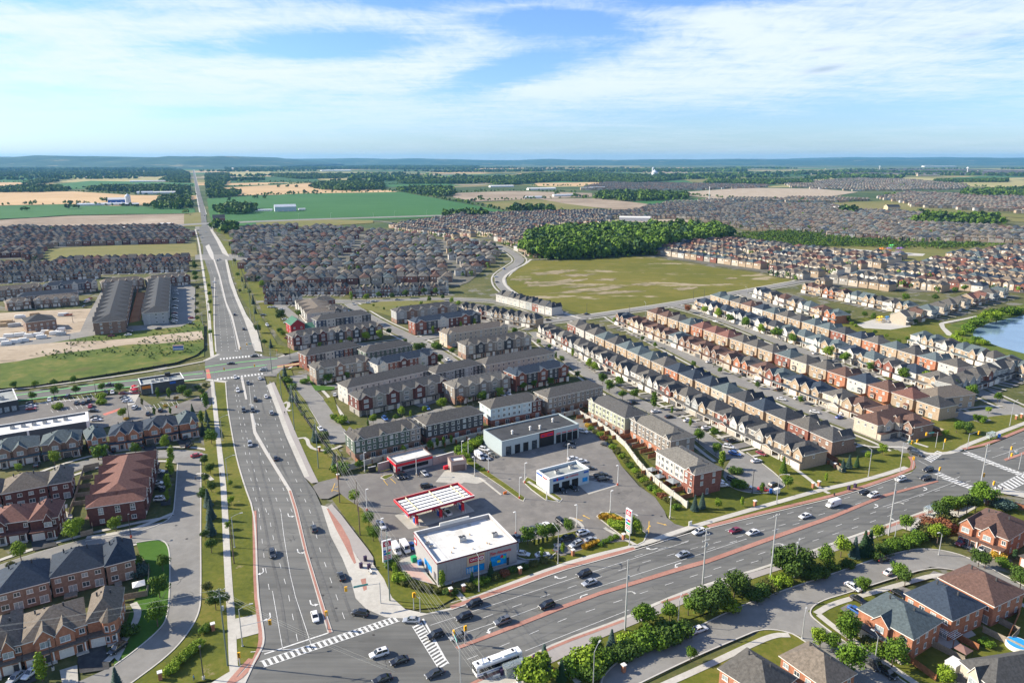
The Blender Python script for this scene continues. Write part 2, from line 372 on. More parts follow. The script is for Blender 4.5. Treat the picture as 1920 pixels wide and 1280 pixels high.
# left verge between street and road
sheet('verge_grass',flat('377 850 385 845 372 760 400 712 424 716 432 760 439 830 447 865 460 912 478 955 481 1010 484 1110 492 1158 497 1192 478 1240 420 1270 300 1290 230 1290 312 1232 352 1192 377 1140 377 1000'),.02,M_lawn)
sheet('verge_grass',flat('428 485 450 552 480 600 498 650 530 662 575 662 575 690 520 695 515 760 560 870 597 905 640 893 640 850 600 800 560 730 545 690 560 690 565 660 520 645 470 560 450 500 440 455 410 450'),.018,M_lawn)
sheet('verge_grass',flat('395 428 420 440 440 470 455 510 480 560 500 600 530 640 560 655 560 640 520 590 490 520 450 445 430 425'),.022,M_lawn)
# plaza side verge A, and along road B
sheet('verge_grass',flat('622 935 645 924 672 930 690 960 720 1020 722 1060 745 1080 790 1140 775 1140 742 1132 712 1080 700 1040 672 1000 640 960'),.05,M_lawn)
sheet('verge_grass',flat('740 1070 790 1090 840 1108 870 1110 820 1138 775 1142 735 1135 722 1100'),.05,M_lawn)
sheet('verge_grass',flat('845 1112 960 1065 1060 1035 1130 1005 1170 985 1185 1000 1195 1022 1050 1068 950 1100 868 1132'),.05,M_lawn)
sheet('verge_grass',flat('1130 790 1200 850 1290 930 1330 930 1345 900 1370 880 1480 830 1540 868 1640 850 1700 840 1722 880 1600 920 1470 958 1320 990 1262 988 1250 965 1200 905 1150 860 1120 810'),.03,M_lawn)
sheet('verge_grass',flat('1700 836 1760 780 1850 770 1930 760 1930 800 1850 836 1790 846 1745 850'),.03,M_lawn)
sheet('verge_grass',flat('1120 1290 1145 1240 1240 1180 1330 1150 1450 1090 1560 1050 1650 1020 1780 975 1830 940 1930 960 1930 1010 1800 1000 1740 1010 1760 1030 1700 1030 1560 1078 1290 1186 1180 1235 1130 1290'),.03,M_lawn)
sheet('verge_grass',flat('985 1290 1010 1250 1050 1220 1200 1160 1290 1110 1450 1060 1600 1010 1740 965 1760 1000 1560 1060 1240 1180 1100 1290'),.028,M_lawn)
sheet('lawn',flat('1500 1130 1600 1110 1930 1100 1930 1290 1230 1290 1400 1200'),.01,M_lawn)
sheet('green_lawn',flat('256 1018 295 1012 317 1021 319 1090 315 1155 298 1180 250 1224 212 1250 225 1200 250 1130 280 1060 262 1040'),.05,M_green)
sheet('green_lawn',flat('566 705 582 706 590 722 628 725 627 730 585 733 567 722'),.05,M_green)
sheet('lawn',flat('602 750 625 742 640 790 690 800 700 845 640 800 612 775'),.04,M_lawn)
# ---------------------------------------------------------------- streets
def street(s,w,z=.03,m=None,sm=2,name='street',walk=True):
    strip(name,flat(s),w,z,m or M_street,sm=sm)
    if walk:
        P=smooth(GP(flat(s)),sm)
        for q in offset_line(P,w+.5): strip('kerb',q,.4,-.12,M_kerb,px=False,sm=0)
        for q in offset_line(P,w+7.0): strip('sidewalk',q,1.6,-.12,M_conc,px=False,sm=0)
street('1003 622 1022 640 1084 688 1113 707 1157 736 1220 765 1300 805 1350 845 1372 860',8.5)
street('1150 592 1192 618 1255 650 1322 684 1376 712 1446 737 1527 772 1612 803 1680 830 1712 848',9)
street('1262 572 1330 590 1400 617 1470 645 1540 670 1620 705 1700 742 1790 772 1850 790',8.5)
street('1390 548 1450 575 1500 600 1570 628 1650 655 1740 692 1850 740 1960 790',8.5)
street('655 569 700 600 775 634 840 672 875 700',8.5)
street('500 705 540 668 620 655 720 645 800 633 850 622 930 610 1030 603 1120 590 1265 570 1390 547 1500 528 1620 505 1700 490',9.5,m=M_street)
street('480 566 560 561 655 566 760 562 850 560 950 565 1035 592',8)
street('1095 600 1035 588 985 565 950 545 938 530 938 515 960 500 978 488 962 474 935 460 900 455',10.5,.035)
street('520 568 545 590 585 618 600 650 530 672',8,walk=False)
street('880 700 920 690 1010 668',8,walk=False)
street('640 830 610 780 590 750 572 730 558 703',8.5,.05)
street('572 732 700 715 760 700',7,.045,walk=False)
street('780 760 870 735 980 705 1045 690',6.5,.04,walk=False)
street('690 790 760 790 850 762',6.5,.04,walk=False)
street('1795 785 1850 772 1930 770',9,.04)
street('0 930 60 905 131 877 200 858 290 850 345 850 376 858',7.5,.045)
street('-20 1078 50 1052 160 1020 290 990 350 985',8,.045)
street('-60 752 40 742 120 735 200 724 290 712 385 700',15.5,.05,m=M_asph,walk=False,name='cross_street')
street('490 682 540 673 620 664 700 652',13,.052,m=M_asph,walk=False,name='cross_street')
sheet('street',flat('288 846 330 843 375 846 376 900 376 1000 377 1110 374 1150 348 1194 312 1232 237 1285 130 1285 215 1247 250 1222 300 1180 315 1155 319 1085 317 1021 295 1011 255 1017 200 1030 240 1000 300 983 325 967 328 934 331 901 333 869 315 860'),.06,M_street)
sheet('street',flat('1120 1290 1127 1270 1150 1248 1175 1233 1240 1206 1290 1185 1390 1135 1490 1100 1560 1077 1635 1050 1700 1032 1735 1029 1780 1034 1827 1050 1895 1087 1930 1105 1930 1122 1892 1103 1840 1078 1785 1066 1745 1062 1677 1082 1590 1110 1535 1126 1515 1145 1530 1165 1600 1215 1710 1290 1600 1290 1500 1192 1465 1180 1425 1178 1390 1193 1302 1230 1200 1278 1180 1290'),.06,M_street)
sheet('cul_de_sac',flat('1372 858 1400 850 1443 880 1470 905 1468 914 1440 922 1400 922 1370 912 1356 893 1358 880'),.07,M_street)
for s in ('1360 905 1375 916 1405 924 1440 925 1470 914 1472 905 1445 880 1400 848','333 868 331 901 328 934 325 967 300 984 240 1002 160 1014','376 850 377 900 376 1000 377 1110 374 1150 348 1194 312 1232 237 1287','215 1247 250 1222 300 1180 315 1155 319 1085 318 1030 309 1014 295 1011 255 1017',
          '1127 1285 1130 1268 1150 1246 1175 1232 1240 1205 1290 1184 1390 1134 1490 1099 1560 1076 1635 1049 1700 1031 1735 1028 1780 1033 1827 1049 1895 1085 1930 1103','1180 1290 1302 1231 1390 1194 1425 1179 1465 1181 1500 1193 1560 1247 1600 1288','1710 1288 1600 1214 1530 1164 1515 1146 1535 1127 1590 1111 1677 1083 1745 1063 1785 1067 1840 1079 1892 1104 1930 1124'):
    strip('kerb',flat(s),.35,.17,M_kerb,sm=2,thick=.12)
for s in ('1230 1290 1320 1250 1400 1212 1450 1190 1480 1190','1530 1150 1560 1132 1620 1115 1700 1092 1760 1075 1800 1085 1870 1110 1930 1140','1535 1152 1570 1180 1640 1228 1730 1290','162 1007 240 997 325 962','250 1130 262 1150 240 1190 215 1225 200 1240'):
    strip('sidewalk',flat(s),1.8,.09,M_conc,sm=2)
# ---------------------------------------------------------------- arterial roads
AW=flat('361.3 318 366 350 371 375 376 400 374 425 373 442 381 462 381 479 385 492 393 517 399 562 400 608 405 658 407 668')
AE=flat('363.6 318 372 350 380 375 386 400 388 421 394 431 406 452 417 475 422 487 425 504 431 533 442 562 458 600 467 625 477 658 480 664')
AW2=flat('424 715 427 760 432 790 439 830 446 865 460 912 477 955 481 1010 484 1110 490 1155 496 1192 494 1210 482 1232 455 1290')
AE2=flat('494 702 500 722 515 760 535 815 557 865 571 895 590 920 602 947 620 1005 642 1047 657 1085 667 1122 687 1142 722 1157 770 1165')
sheet('north_road',AW+AE[::-1],.06,M_asphA)
sheet('north_road',AW2+flat('600 1290 700 1240 780 1180')+AE2[::-1],.064,M_asphA)
sheet('junction',flat('384 676 407 664 440 662 480 661 498 668 540 671 545 680 512 694 494 702 460 712 424 716 405 714 386 712'),.068,M_asphA)
BN=flat('722 1157 800 1152 847 1142 900 1124 950 1107 1050 1070 1100 1056 1190 1031 1280 1002 1327 990 1427 965 1500 948 1597 924 1709 885 1718 876 1712 862 1700 845')
BS=flat('450 1300 880 1300 905 1268 990 1230 1050 1200 1170 1157 1240 1124 1315 1095 1452 1055 1600 1002 1657 983 1750 950 1831 921 1960 930')
sheet('east_road',flat('500 1240 700 1185')+BN+flat('1720 840 1745 850 1805 846 1853 836 1920 808 1990 780 1990 940')+BS[::-1],.072,M_asph)
# medians
MA=[('448 656 440 620 433 594 422 567 410 517 400 487','452 656 443 620 437 594 425 567 413 517 403 487'),('451 708 460 749','456 708 464 749'),
    ('469 775 475 812 497 850 520 887 540 920 551 955 570 1035 592 1110 608 1165 615 1187','474 775 481 810 504 850 527 887 547 920 558 955 577 1035 600 1110 615 1158 624 1185')]
MB_=[('854 1213 975 1166 1050 1136 1125 1109 1280 1061 1327 1048 1452 1003 1562 965 1657 927 1757 901','860 1217 977 1173 1052 1143 1125 1116 1280 1069 1327 1056 1452 1011 1562 972 1657 932 1760 903'),('1882 861 1960 832','1886 864 1960 838')]
for k,(a,c) in enumerate(MA+MB_):
    P=GP(flat(a))+GP(flat(c))[::-1]
    sheet('median',P,.20,M_kerb if k<3 else M_brick,thick=.14,px=False)
    if k in (2,):
        A=GP(flat(a)); C=GP(flat(c)); Q=[(p[0]*.78+q[0]*.22,p[1]*.78+q[1]*.22) for p,q in zip(A,C)]; W=[(p[0]*.2+q[0]*.8,p[1]*.2+q[1]*.8) for p,q in zip(A,C)]
        sheet('median_paving',Q[4:]+W[4:][::-1],.205,M_brick,px=False)
sheet('median',flat('385 462 392 458 400 475 402 487 398 487 392 478'),.2,M_kerb,thick=.14)
# kerb strips, brick bands, sidewalks along the arterials
def band(s,w,z,m,name='sidewalk',sm=1,thick=None): strip(name,flat(s),w,z,m,sm=sm,thick=thick)
band('423 716 426 760 431 790 438 830 445 865 459 912 475 955 480 1010 483 1110 489 1155 495 1192 493 1212 480 1234 455 1288',.5,.2,M_kerb,'kerb',thick=.15)
band('477 958 478 1010 480 1110 486 1155 491 1192 486 1222 462 1262 420 1290',1.3,.19,M_brick,'brick_band')
band('378 490 390 570 395 640 398 668',2.2,.10,M_conc); band('398 715 405 780 410 830 418 900 422 960 424 1010 429 1100 434 1160 437 1240 440 1262',2.0,.10,M_conc)
band('366 430 373 455 378 490',2.2,.10,M_conc)
band('403 520 401 600 405 660',.8,.2,M_kerb,'kerb')
band('384 676 410 664',2.5,.11,M_conc); band('388 712 424 716',3,.11,M_conc); band('250 726 300 718 385 709',1.6,.12,M_conc); band('-20 772 60 757 150 748',1.6,.1,M_conc)
band('-20 734 60 727 200 708 300 693 384 677',1.8,.12,M_conc)
sheet('sidewalk',flat('500 722 508 718 524 760 545 815 568 865 580 893 571 895 557 865 535 815 515 760'),.12,M_conc)
sheet('bike_path',flat('508 718 514 716 532 757 556 815 578 865 590 890 597 904 584 906 571 895 580 893 568 865 545 815 524 760'),.125,M_pink)
sheet('sidewalk',flat('477 658 467 625 458 600 442 562 431 533 425 504 422 487 426 487 434 520 446 555 462 590 480 615 488 640 492 660'),.12,M_conc)
sheet('sidewalk',flat('417 475 406 452 394 431 398 430 412 450 424 470 430 482'),.12,M_conc)
sheet('sidewalk',flat('602 947 614 950 632 990 655 1020 670 1045 680 1058 700 1058 720 1085 735 1120 760 1142 800 1150 868 1134 905 1118 912 1120 847 1143 800 1152 770 1160 722 1157 687 1142 667 1122 657 1085 642 1047 620 1005'),.13,M_conc)
sheet('bike_path',flat('614 950 622 945 640 965 665 998 690 1030 700 1045 700 1058 680 1058 660 1030 640 990'),.135,M_pink)
sheet('brick_band',flat('612 952 617 955 640 985 655 1012 668 1055 664 1057 655 1040 644 1018 630 992'),.145,M_brick)
sheet('brick_band',flat('676 1086 686 1084 688 1105 682 1108'),.145,M_brick)
for s,w,z,m,n in (('845 1139 900 1120 950 1103 1050 1066 1100 1052 1190 1028',1.7,.14,M_brick,'brick_band'),('847 1143 900 1125 950 1108 1050 1071 1100 1057 1190 1032 1280 1003 1327 991 1427 966 1500 949 1597 925 1709 886',.4,.2,M_kerb,'kerb'),
    ('868 1132 900 1118 960 1095 1050 1061 1110 1043 1200 1022 1280 993 1330 978 1427 950 1540 918 1600 905 1650 892 1700 876',2.2,.135,M_conc,'sidewalk'),
    ('1327 987 1427 961 1500 944 1597 920 1709 881 1713 868 1706 856',1.6,.14,M_brick,'brick_band'),('1805 842 1853 832 1920 804 1960 790',1.6,.14,M_brick,'brick_band'),
    ('1690 838 1720 845 1745 852 1790 848 1810 835 1850 820 1930 790',2.2,.13,M_conc,'sidewalk'),
    ('900 1274 990 1233 1050 1203 1170 1160 1240 1127 1315 1098 1452 1058 1600 1005 1657 986 1750 953 1831 924',1.0,.15,M_conc,'kerb'),
    ('880 1284 905 1272 990 1236 1050 1207 1130 1178 1170 1163',.9,.155,M_brick,'brick_band'),('1240 1130 1290 1113',.9,.155,M_brick,'brick_band'),('1620 1003 1750 957 1800 940',1.2,.155,M_brick,'brick_band'),
    ('420 1292 445 1262 470 1235',1.2,.19,M_brick,'brick_band')):
    band(s,w,z,m,n)
sheet('bike_path',flat('905 1290 940 1262 990 1236 1050 1207 1170 1162 1240 1131 1315 1100 1452 1061 1600 1008 1750 957 1800 941 1815 946 1740 975 1600 1022 1450 1072 1330 1112 1250 1145 1130 1195 1040 1240 960 1275 940 1295'),.12,M_pink)
sheet('sidewalk',flat('860 1290 905 1270 940 1257 960 1262 985 1240 1030 1240 1000 1270 975 1290'),.13,M_conc)
sheet('sidewalk',flat('1690 990 1760 955 1831 924 1860 935 1790 975 1720 1000'),.13,M_conc)
sheet('sidewalk',flat('1835 918 1880 925 1930 935 1960 938 1960 930 1880 915'),.13,M_conc)
sheet('sidewalk',flat('440 1160 487 1150 492 1185 444 1198'),.12,M_conc)
sheet('sidewalk',flat('380 1290 425 1262 455 1245 478 1240 455 1290'),.125,M_conc)
for s in ('532 757 540 752 542 762 534 768 545 770','558 822 575 820 580 838 600 845 625 842 640 835','1050 1240 1060 1252 1085 1280','368 888 385 888 398 900','852 1105 874 1128','1485 875 1500 885 1545 920 1555 925','1560 815 1620 838 1690 838','1715 830 1740 838','820 1098 850 1090 900 1066 960 1052'):
    band(s,1.6,.10,M_conc)
# lane markings
def line(s,w=.16,dash=None,z=.115,m=None,name='lane_marking',dl=3.0):
    P=resample(GP(flat(s)),1.5); b=MB(); acc=0; 
    tot=[0]
    for a,c in zip(P[:-1],P[1:]): tot.append(tot[-1]+math.dist(a,c))
    def at(d):
        d=max(0,min(tot[-1],d)); 
        import bisect
        i=min(len(P)-2,max(0,bisect.bisect_right(tot,d)-1)); l=tot[i+1]-tot[i] or 1; f=(d-tot[i])/l
        return (P[i][0]+(P[i+1][0]-P[i][0])*f,P[i][1]+(P[i+1][1]-P[i][1])*f)
    segs=[]
    if dash:
        d=0
        while d<tot[-1]: segs.append((d,min(tot[-1],d+dl))); d+=dash
    else:
        d=0
        while d<tot[-1]: segs.append((d,min(tot[-1],d+12))); d+=12
    for s0,s1 in segs:
        a,c=at(s0),at(s1); l=math.dist(a,c)
        if l<.3: continue
        nx,ny=-(c[1]-a[1])/l*w/2,(c[0]-a[0])/l*w/2
        b.face([(a[0]-nx,a[1]-ny,z),(c[0]-nx,c[1]-ny,z),(c[0]+nx,c[1]+ny,z),(a[0]+nx,a[1]+ny,z)])
    o=b.build(name,m or M_white); tag(o,kind='structure'); return o
for s,d in (('530 1216 511 1108',0),('586 1216 548 1100 533 1010 527 962',0),('558 1201 540 1110 517 1030 503 962',9),('505 1105 497 1060 490 1000 486 960',9),
    ('500 960 482 900 468 850 458 790 447 740 444 715',9),('527 960 505 900 488 850 474 800',9),('486 960 472 905 462 860 452 800 443 750 438 716',9),
    ('646 1160 623 1095 600 1030 582 960 560 910 541 870 526 820 512 770 497 715',9),('548 960 525 900 505 850 490 800 480 760 474 712',9),('480 800 471 760 466 712',0),
    ('444 656 438 620 430 590 420 560 410 525',0),('429 658 424 610 418 560 410 517 400 492',9),('416 658 412 610 408 560 400 517 392 492',9),('464 656 455 610 441 575 428 540 416 500',9),
    ('807 1172 920 1135 1080 1082 1172 1052 1290 1015',0),('875 1185 925 1169 1010 1137 1115 1102 1275 1051 1400 1010',0),('850 1180 922 1152 1000 1124 1090 1094 1200 1056 1300 1028 1400 1002 1500 975 1590 950 1700 914',9),
    ('1190 1043 1290 1014 1380 988 1480 962 1600 930 1700 900',9),('1280 1040 1327 1030 1400 1008 1500 980',9),
    ('876 1236 938 1212 995 1188 1060 1160 1150 1130 1240 1099 1330 1070 1440 1033 1530 1000 1640 960 1740 925 1830 898',9),('1320 1083 1440 1045 1530 1012 1600 990 1700 955',9),('1860 900 1930 925',0),
    ('1655 950 1720 930 1795 902',0),('1790 898 1800 893',0),('1860 858 1920 838 1960 826',0),('1850 847 1890 835 1960 812',9),('985 1220 1050 1194 1180 1143',0),
    ('1720 862 1790 900',0)):
    line(s,dash=d or None,w=.145)
line('470 1222 502 1232 700 1174 735 1164',.2); line('496 1226 617 1186',.45); line('793 1160 835 1236',.5); line('1808 844 1870 870 1940 900',.4); line('1767 897 1850 928',.4); line('845 1130 980 1090',.14)
def crosswalk(a0,a1,b0,b1,n,duty=.5,z=.118):
    """bars between line a (a0->a1) and line b (b0->b1)"""
    A0,A1,B0,B1=G(*a0),G(*a1),G(*b0),G(*b1); b=MB()
    L=lambda p,q,t:(p[0]+(q[0]-p[0])*t,p[1]+(q[1]-p[1])*t)
    for k in range(n):
        t0=(k+.25)/n; t1=(k+.25+duty)/n
        q=[L(A0,A1,t0),L(A0,A1,t1),L(B0,B1,t1),L(B0,B1,t0)]; b.face([(p[0],p[1],z) for p in q])
    for p,q in ((A0,A1),(B0,B1)):
        l=math.dist(p,q); nx,ny=-(q[1]-p[1])/l*.09,(q[0]-p[0])/l*.09
        b.face([(p[0]-nx,p[1]-ny,z+.002),(q[0]-nx,q[1]-ny,z+.002),(q[0]+nx,q[1]+ny,z+.002),(p[0]+nx,p[1]+ny,z+.002)])
    o=b.build('crosswalk',M_white); tag(o,kind='structure')
crosswalk((487,1240),(742,1155),(494,1251),(750,1164),26); crosswalk((773,1174),(824,1256),(789,1166),(842,1244),15)
crosswalk((411,672),(492,664),(411,675),(493,667),14); crosswalk((405,710),(494,699),(405,713),(495,702),14)
crosswalk((1733,861),(1758,845),(1745,867),(1772,848),8); crosswalk((1803,849),(1915,893),(1815,848),(1930,892),16); crosswalk((1750,888),(1828,921),(1760,886),(1840,918),12); crosswalk((1862,915),(1930,880),(1880,925),(1950,893),12)
sheet('red_crossing',flat('386 693 392 692 396 709 388 710'),.112,M_redlane); sheet('red_lane',flat('520 686 700 658 700 663 520 690'),.112,M_redlane)
for s in ('386 700 440 692 500 684','384 688 440 680 520 672','-20 748 60 737 200 718 380 700','-20 758 60 748 200 730 384 710','510 690 570 680 640 670'):
    line(s,1.1,z=.113,m=M_greenlane,name='green_bike_lane')
def arrow(px,py,ang,kind='left',m=None,sc_=1.0):
    c=G(px,py); b=MB(); u=(math.cos(ang),math.sin(ang)); v=(-u[1],u[0])
    def q(pts): b.face([(c[0]+(u[0]*x+v[0]*y)*sc_,c[1]+(u[1]*x+v[1]*y)*sc_,.117) for x,y in pts])
    if kind=='straight': q([(-2.2,-.18),(1,-.18),(1,.18),(-2.2,.18)]); q([(1,-.6),(2.2,0),(1,.6)])
    else:
        s=1 if kind=='left' else -1
        A=[[(-1.9,-.16),(.2,-.16),(.2,.16),(-1.9,.16)],[(.2,-.16),(.95,.35),(.7,.6),(.2,.16)],[(.95,.35),(1.15,.95),(.85,.95),(.7,.6)],[(.35,.9),(1.65,.9),(1.0,2.0)]]
        for P_ in A: q(P_ if s>0 else [(x,-y) for x,y in P_][::-1])
    o=b.build('turn_arrow',m or M_white); tag(o,kind='structure')
DA=R(113.5); DB=R(28)
for p in ((541,967),(559,1035),(583,1132)): arrow(*p,DA+math.pi,'left')
for p in ((494,1071),(507,1156)): arrow(*p,DA+math.pi,'right')
for p in ((474,759),(484,795),): arrow(*p,DA,'left')
for p in ((441,658),(434,632),): arrow(*p,DA+math.pi,'left')
for p in ((919,1178),(1091,1117),(1268,1058)): arrow(*p,DB+math.pi,'left')
for p in ((1052,1084),(1224,1030)): arrow(*p,DB+math.pi,'right')
for p in ((1645,950),(1737,918)): arrow(*p,DB,'left')
arrow(1903,846,DB+math.pi,'left')
for p,a in (((1085,974),R(-35)),((1099,969),R(130)),((1241,982),R(-30)),((1216,989),R(60))): arrow(*p,a,'straight',M_yel,.8)
# ---------------------------------------------------------------- plaza
sheet('plaza_lot',flat('586 912 597 904 640 893 672 889 720 884 745 878 800 858 870 852 905 845 912 820 1085 785 1112 790 1147 842 1165 873 1198 911 1228 932 1246 958 1250 970 1265 982 1293 990 1300 992 1250 1012 1204 1020 1170 1015 1130 1018 1060 1040 1000 1055 960 1060 900 1040 830 1060 800 1075 745 1050 717 1030 700 985 680 954 650 935 637 924 615 935 600 935'),.10,M_lot)
sheet('concrete_pad',flat('816.5 903.5 833.5 883 850 878 898 894 912 901 894 907 870 904 866 906.5'),.108,M_concd)
sheet('concrete_pad',flat('740 966 757 961 770 950 850 925 884 952 890 958 800 985 766 992 752 978'),.108,M_concd)
sheet('store_patio',flat('746 1052 780 1038 800 1075 818 1096 800 1092 760 1080'),.12,M_concd)
sheet('rose_patio',flat('752 1060 776 1056 800 1080 812 1094 770 1082'),.125,M_patio)
sheet('concrete_pad',flat('1084 909 1100 900 1161 909 1104 927'),.15,M_concd,thick=.1)
sheet('store_walk',flat('820 1098 965 1048 990 1052 940 1066 850 1092'),.12,M_concd)
def island(s,m=None): 
    P=GP(flat(s)); sheet('kerb_island',P,.22,M_kerb,thick=.13,px=False); c=(sum(p[0] for p in P)/len(P),sum(p[1] for p in P)/len(P))
    Q=[]
    for p in P:
        d=math.dist(p,c); f=max(0,(d-.45)/d); Q.append((c[0]+(p[0]-c[0])*f,c[1]+(p[1]-c[1])*f))
    sheet('planted_island',Q,.226,m or M_lawn,px=False)
island('868 856 880 858 916 885 950 908 985 934 982 940 975 937 940 912 904 888 870 866')
island('980 903 988 894 1010 905 1055 936 1050 942 1023 938 995 918')
island('1118 968 1127 960 1151 961 1180 975 1214 1002 1208 1016 1194 1023 1170 1008 1145 990')
island('713 896 720 891 738 888 738 892 722 900')
island('970 1045 985 1050 1030 1047 1045 1035 1040 1020 1080 1010 1095 1000 1090 992 1060 1000 1000 1012 970 1018')
band('1067 971 1075 972 1092 985 1093 993',1.2,.2,M_conc); band('900 896 920 912 940 928',.7,.22,M_conc,thick=.12)
band('990 903 1020 922 1048 940',1.3,.24,M_conc); band('1133 990 1160 1005 1192 1022',1.3,.24,M_conc)
for s in ('719 900 727 910','732 897 742 906','1088 998 1076 1002','1217 977 1241 994 1214 1001','724 891 714 893','628 914 634 912','620 918 636 921','622 922 628 906'): line(s,.22,z=.14,m=M_yel,name='yellow_marking')
# left shopping plaza ground
sheet('plaza_lot',flat('-30 775 60 756 150 747 250 737 300 770 380 740 402 716 396 760 385 770 330 775 200 800 60 840 -30 850'),.05,M_lot)
sheet('plaza_walk',flat('245 725 262 738 252 757 240 760 236 750'),.06,M_conc)
sheet('red_crossing',flat('192 776 225 765 228 768 197 779'),.06,M_redlane)
# street parking area by the terrace homes on the left
sheet('street',flat('318 535 350 530 366 540 366 600 340 612 240 622 180 628 100 642 -20 665 -20 652 100 630 150 622 165 590 190 545 210 545 185 590 175 615 300 608 322 600'),.045,M_street)
sheet('park_plaza',flat('1605 608 1640 598 1680 595 1705 605 1708 612 1670 618 1620 615'),.03,M_conc)
sheet('park_path',flat('1760 607 1765 604 1800 598 1830 592 1832 594 1800 601 1770 607 1772 614 1785 625 1783 630 1775 628 1764 615'),.035,M_conc)
sheet('building_site',flat('1130 415 1180 410 1290 412 1330 420 1250 424 1150 420'),.03,M_dirt)
sheet('playground_sand',flat('1560 466 1600 467 1640 470 1735 476 1730 480 1640 478 1570 472'),.03,M_conc)
sheet('cross_road',flat('380 418 560 411 860 402 980 395 980 396.5 860 404 560 413.5 380 421 330 424 -40 430 -40 427 330 421'),.12,M_street)
sheet('junction_two',flat('366 424 388 421 400 426 400 436 372 436 366 430'),.05,M_street)
sheet('cross_road',flat('366 478 425 476 500 478 500 488 426 488 366 487'),.09,M_street)
for s in ('540 420 700 410 860 440 950 470','430 450 520 470 620 460 800 455 900 452'): street(s,8,.02,walk=False)
sheet('path',flat('1040 592 1000 578 960 560 938 545 932 530 934 515 955 500 985 490 998 486 1000 488 990 492 962 504 944 517 941 530 947 543 966 556 1000 572 1043 589 1090 600 1088 603'),.04,M_conc) if False else None
band('1088 597 1036 580 985 560 958 545 945 532 944 520 962 506 985 495 996 486',3,.07,M_conc)
band('996 487 1060 484 1190 478 1230 481',2.5,.05,M_conc); band('1100 590 1265 566 1390 544 1490 526',1.8,.08,M_conc)
# low hills on the horizon
def hills(name,x0,x1,y,prof,depth=2500,seed=1):
    rnd=random.Random(seed); b=MB(); n=90; P=[]
    ph=[rnd.uniform(0,6.28) for _ in range(6)]
    for i in range(n+1):
        t=i/n; x=x0+(x1-x0)*t; h=prof(t)*(1+.10*math.sin(t*17+ph[0])+.06*math.sin(t*41+ph[1])+.04*math.sin(t*97+ph[2]))
        P.append((x,h))
    rows=[(-depth,0),(-depth*.6,.35),(-depth*.25,.8),(0,1),(depth,.9),(depth*2,0)]
    for (d0,f0),(d1,f1) in zip(rows[:-1],rows[1:]):
        for (xa,ha),(xb,hb) in zip(P[:-1],P[1:]):
            b.face([(xa,y+d0,ha*f0-1),(xb,y+d0,hb*f0-1),(xb,y+d1,hb*f1-1),(xa,y+d1,ha*f1-1)])
    o=b.build(name,M_wood,smooth=True); tag(o,kind='structure')
M_wood=ground_mat('wooded_hill',[(.012,.045,.03),(.03,.07,.045),(.06,.10,.06)],.0012,.006,patch=[((.22,.20,.12),.0015,.60,.8)])
hills('hills',-9800,-3300,11500,lambda t:128*min(1,(1-t)*4.5)**.6*(1 if t<.9 else 1)+25,2600,1)
hills('hills',-7000,16000,17000,lambda t:118+16*math.sin(t*9+.5)*math.sin(t*3)+7*math.sin(t*60)+4*math.sin(t*133),3000,2)
hills('hills',5000,24000,20000,lambda t:118+55*math.exp(-((t-.4)/.2)**2),3000,5)

M_blackdrive=ground_mat('black_driveway',[(.04,.04,.042),(.06,.06,.062),(.085,.085,.085)],.1,.4)
for t in ('145 1240 150 1214 196 1206 204 1240 205 1254 150 1262','14 1252 62 1238 68 1276 20 1290','58 1012 95 1004 108 1022 62 1032','268 838 290 834 298 848 276 852','330 822 352 818 362 832 338 838','196 850 212 846 218 858 202 860','298 882 318 880 322 892 300 896','296 902 318 900 318 920 298 922','300 932 320 930 320 946 302 948'): sheet('driveway',flat(t),.07,M_blackdrive)
for t in ('1790 1016 1812 1028 1832 1020 1812 1008','1812 1032 1842 1046 1858 1036 1832 1024','1590 1132 1620 1146 1600 1160 1575 1140','1668 1108 1700 1120 1715 1108 1688 1098','1738 1080 1760 1088 1772 1076 1750 1070'): sheet('driveway',flat(t),.07,M_blackdrive if '18' in t[:3] else M_drive)
for t in ('112 1256 145 1246 147 1284 118 1290','208 1226 224 1206 236 1212 222 1240','103 968 118 955 136 965 132 1004 108 1000','1745 1192 1776 1180 1800 1206 1770 1222','1790 1180 1812 1172 1830 1190 1806 1200'): sheet('patio',flat(t),.075,M_concd)
# cracks and dark wear on the asphalt
rc=random.Random(3); b=MB()
for (cx,cy,n_) in ((530,1000,9),(575,940,6),(900,1190,7),(1010,1160,6),(1200,1080,7),(1400,1030,6),(640,1010,5),(1700,930,5),(700,1210,6),(450,800,5),(1100,900,8),(1180,930,8),(880,930,6),(350,1100,4),(1400,1110,5)):
    x,y=G(cx,cy)
    for k in range(n_):
        px_,py_=x+rc.uniform(-5,5),y+rc.uniform(-7,7); a=rc.uniform(0,6.28)
        for j in range(rc.randrange(2,6)):
            a+=rc.uniform(-.8,.8); l=rc.uniform(.6,1.6); qx,qy=px_+l*math.cos(a),py_+l*math.sin(a); nx,ny=-math.sin(a)*.05,math.cos(a)*.05
            b.face([(px_-nx,py_-ny,.1145),(qx-nx,qy-ny,.1145),(qx+nx,qy+ny,.1145),(px_+nx,py_+ny,.1145)]); px_,py_=qx,qy
o=b.build('crack_sealing',mat('tar',(.085,.085,.083),.8)); tag(o,kind='structure')
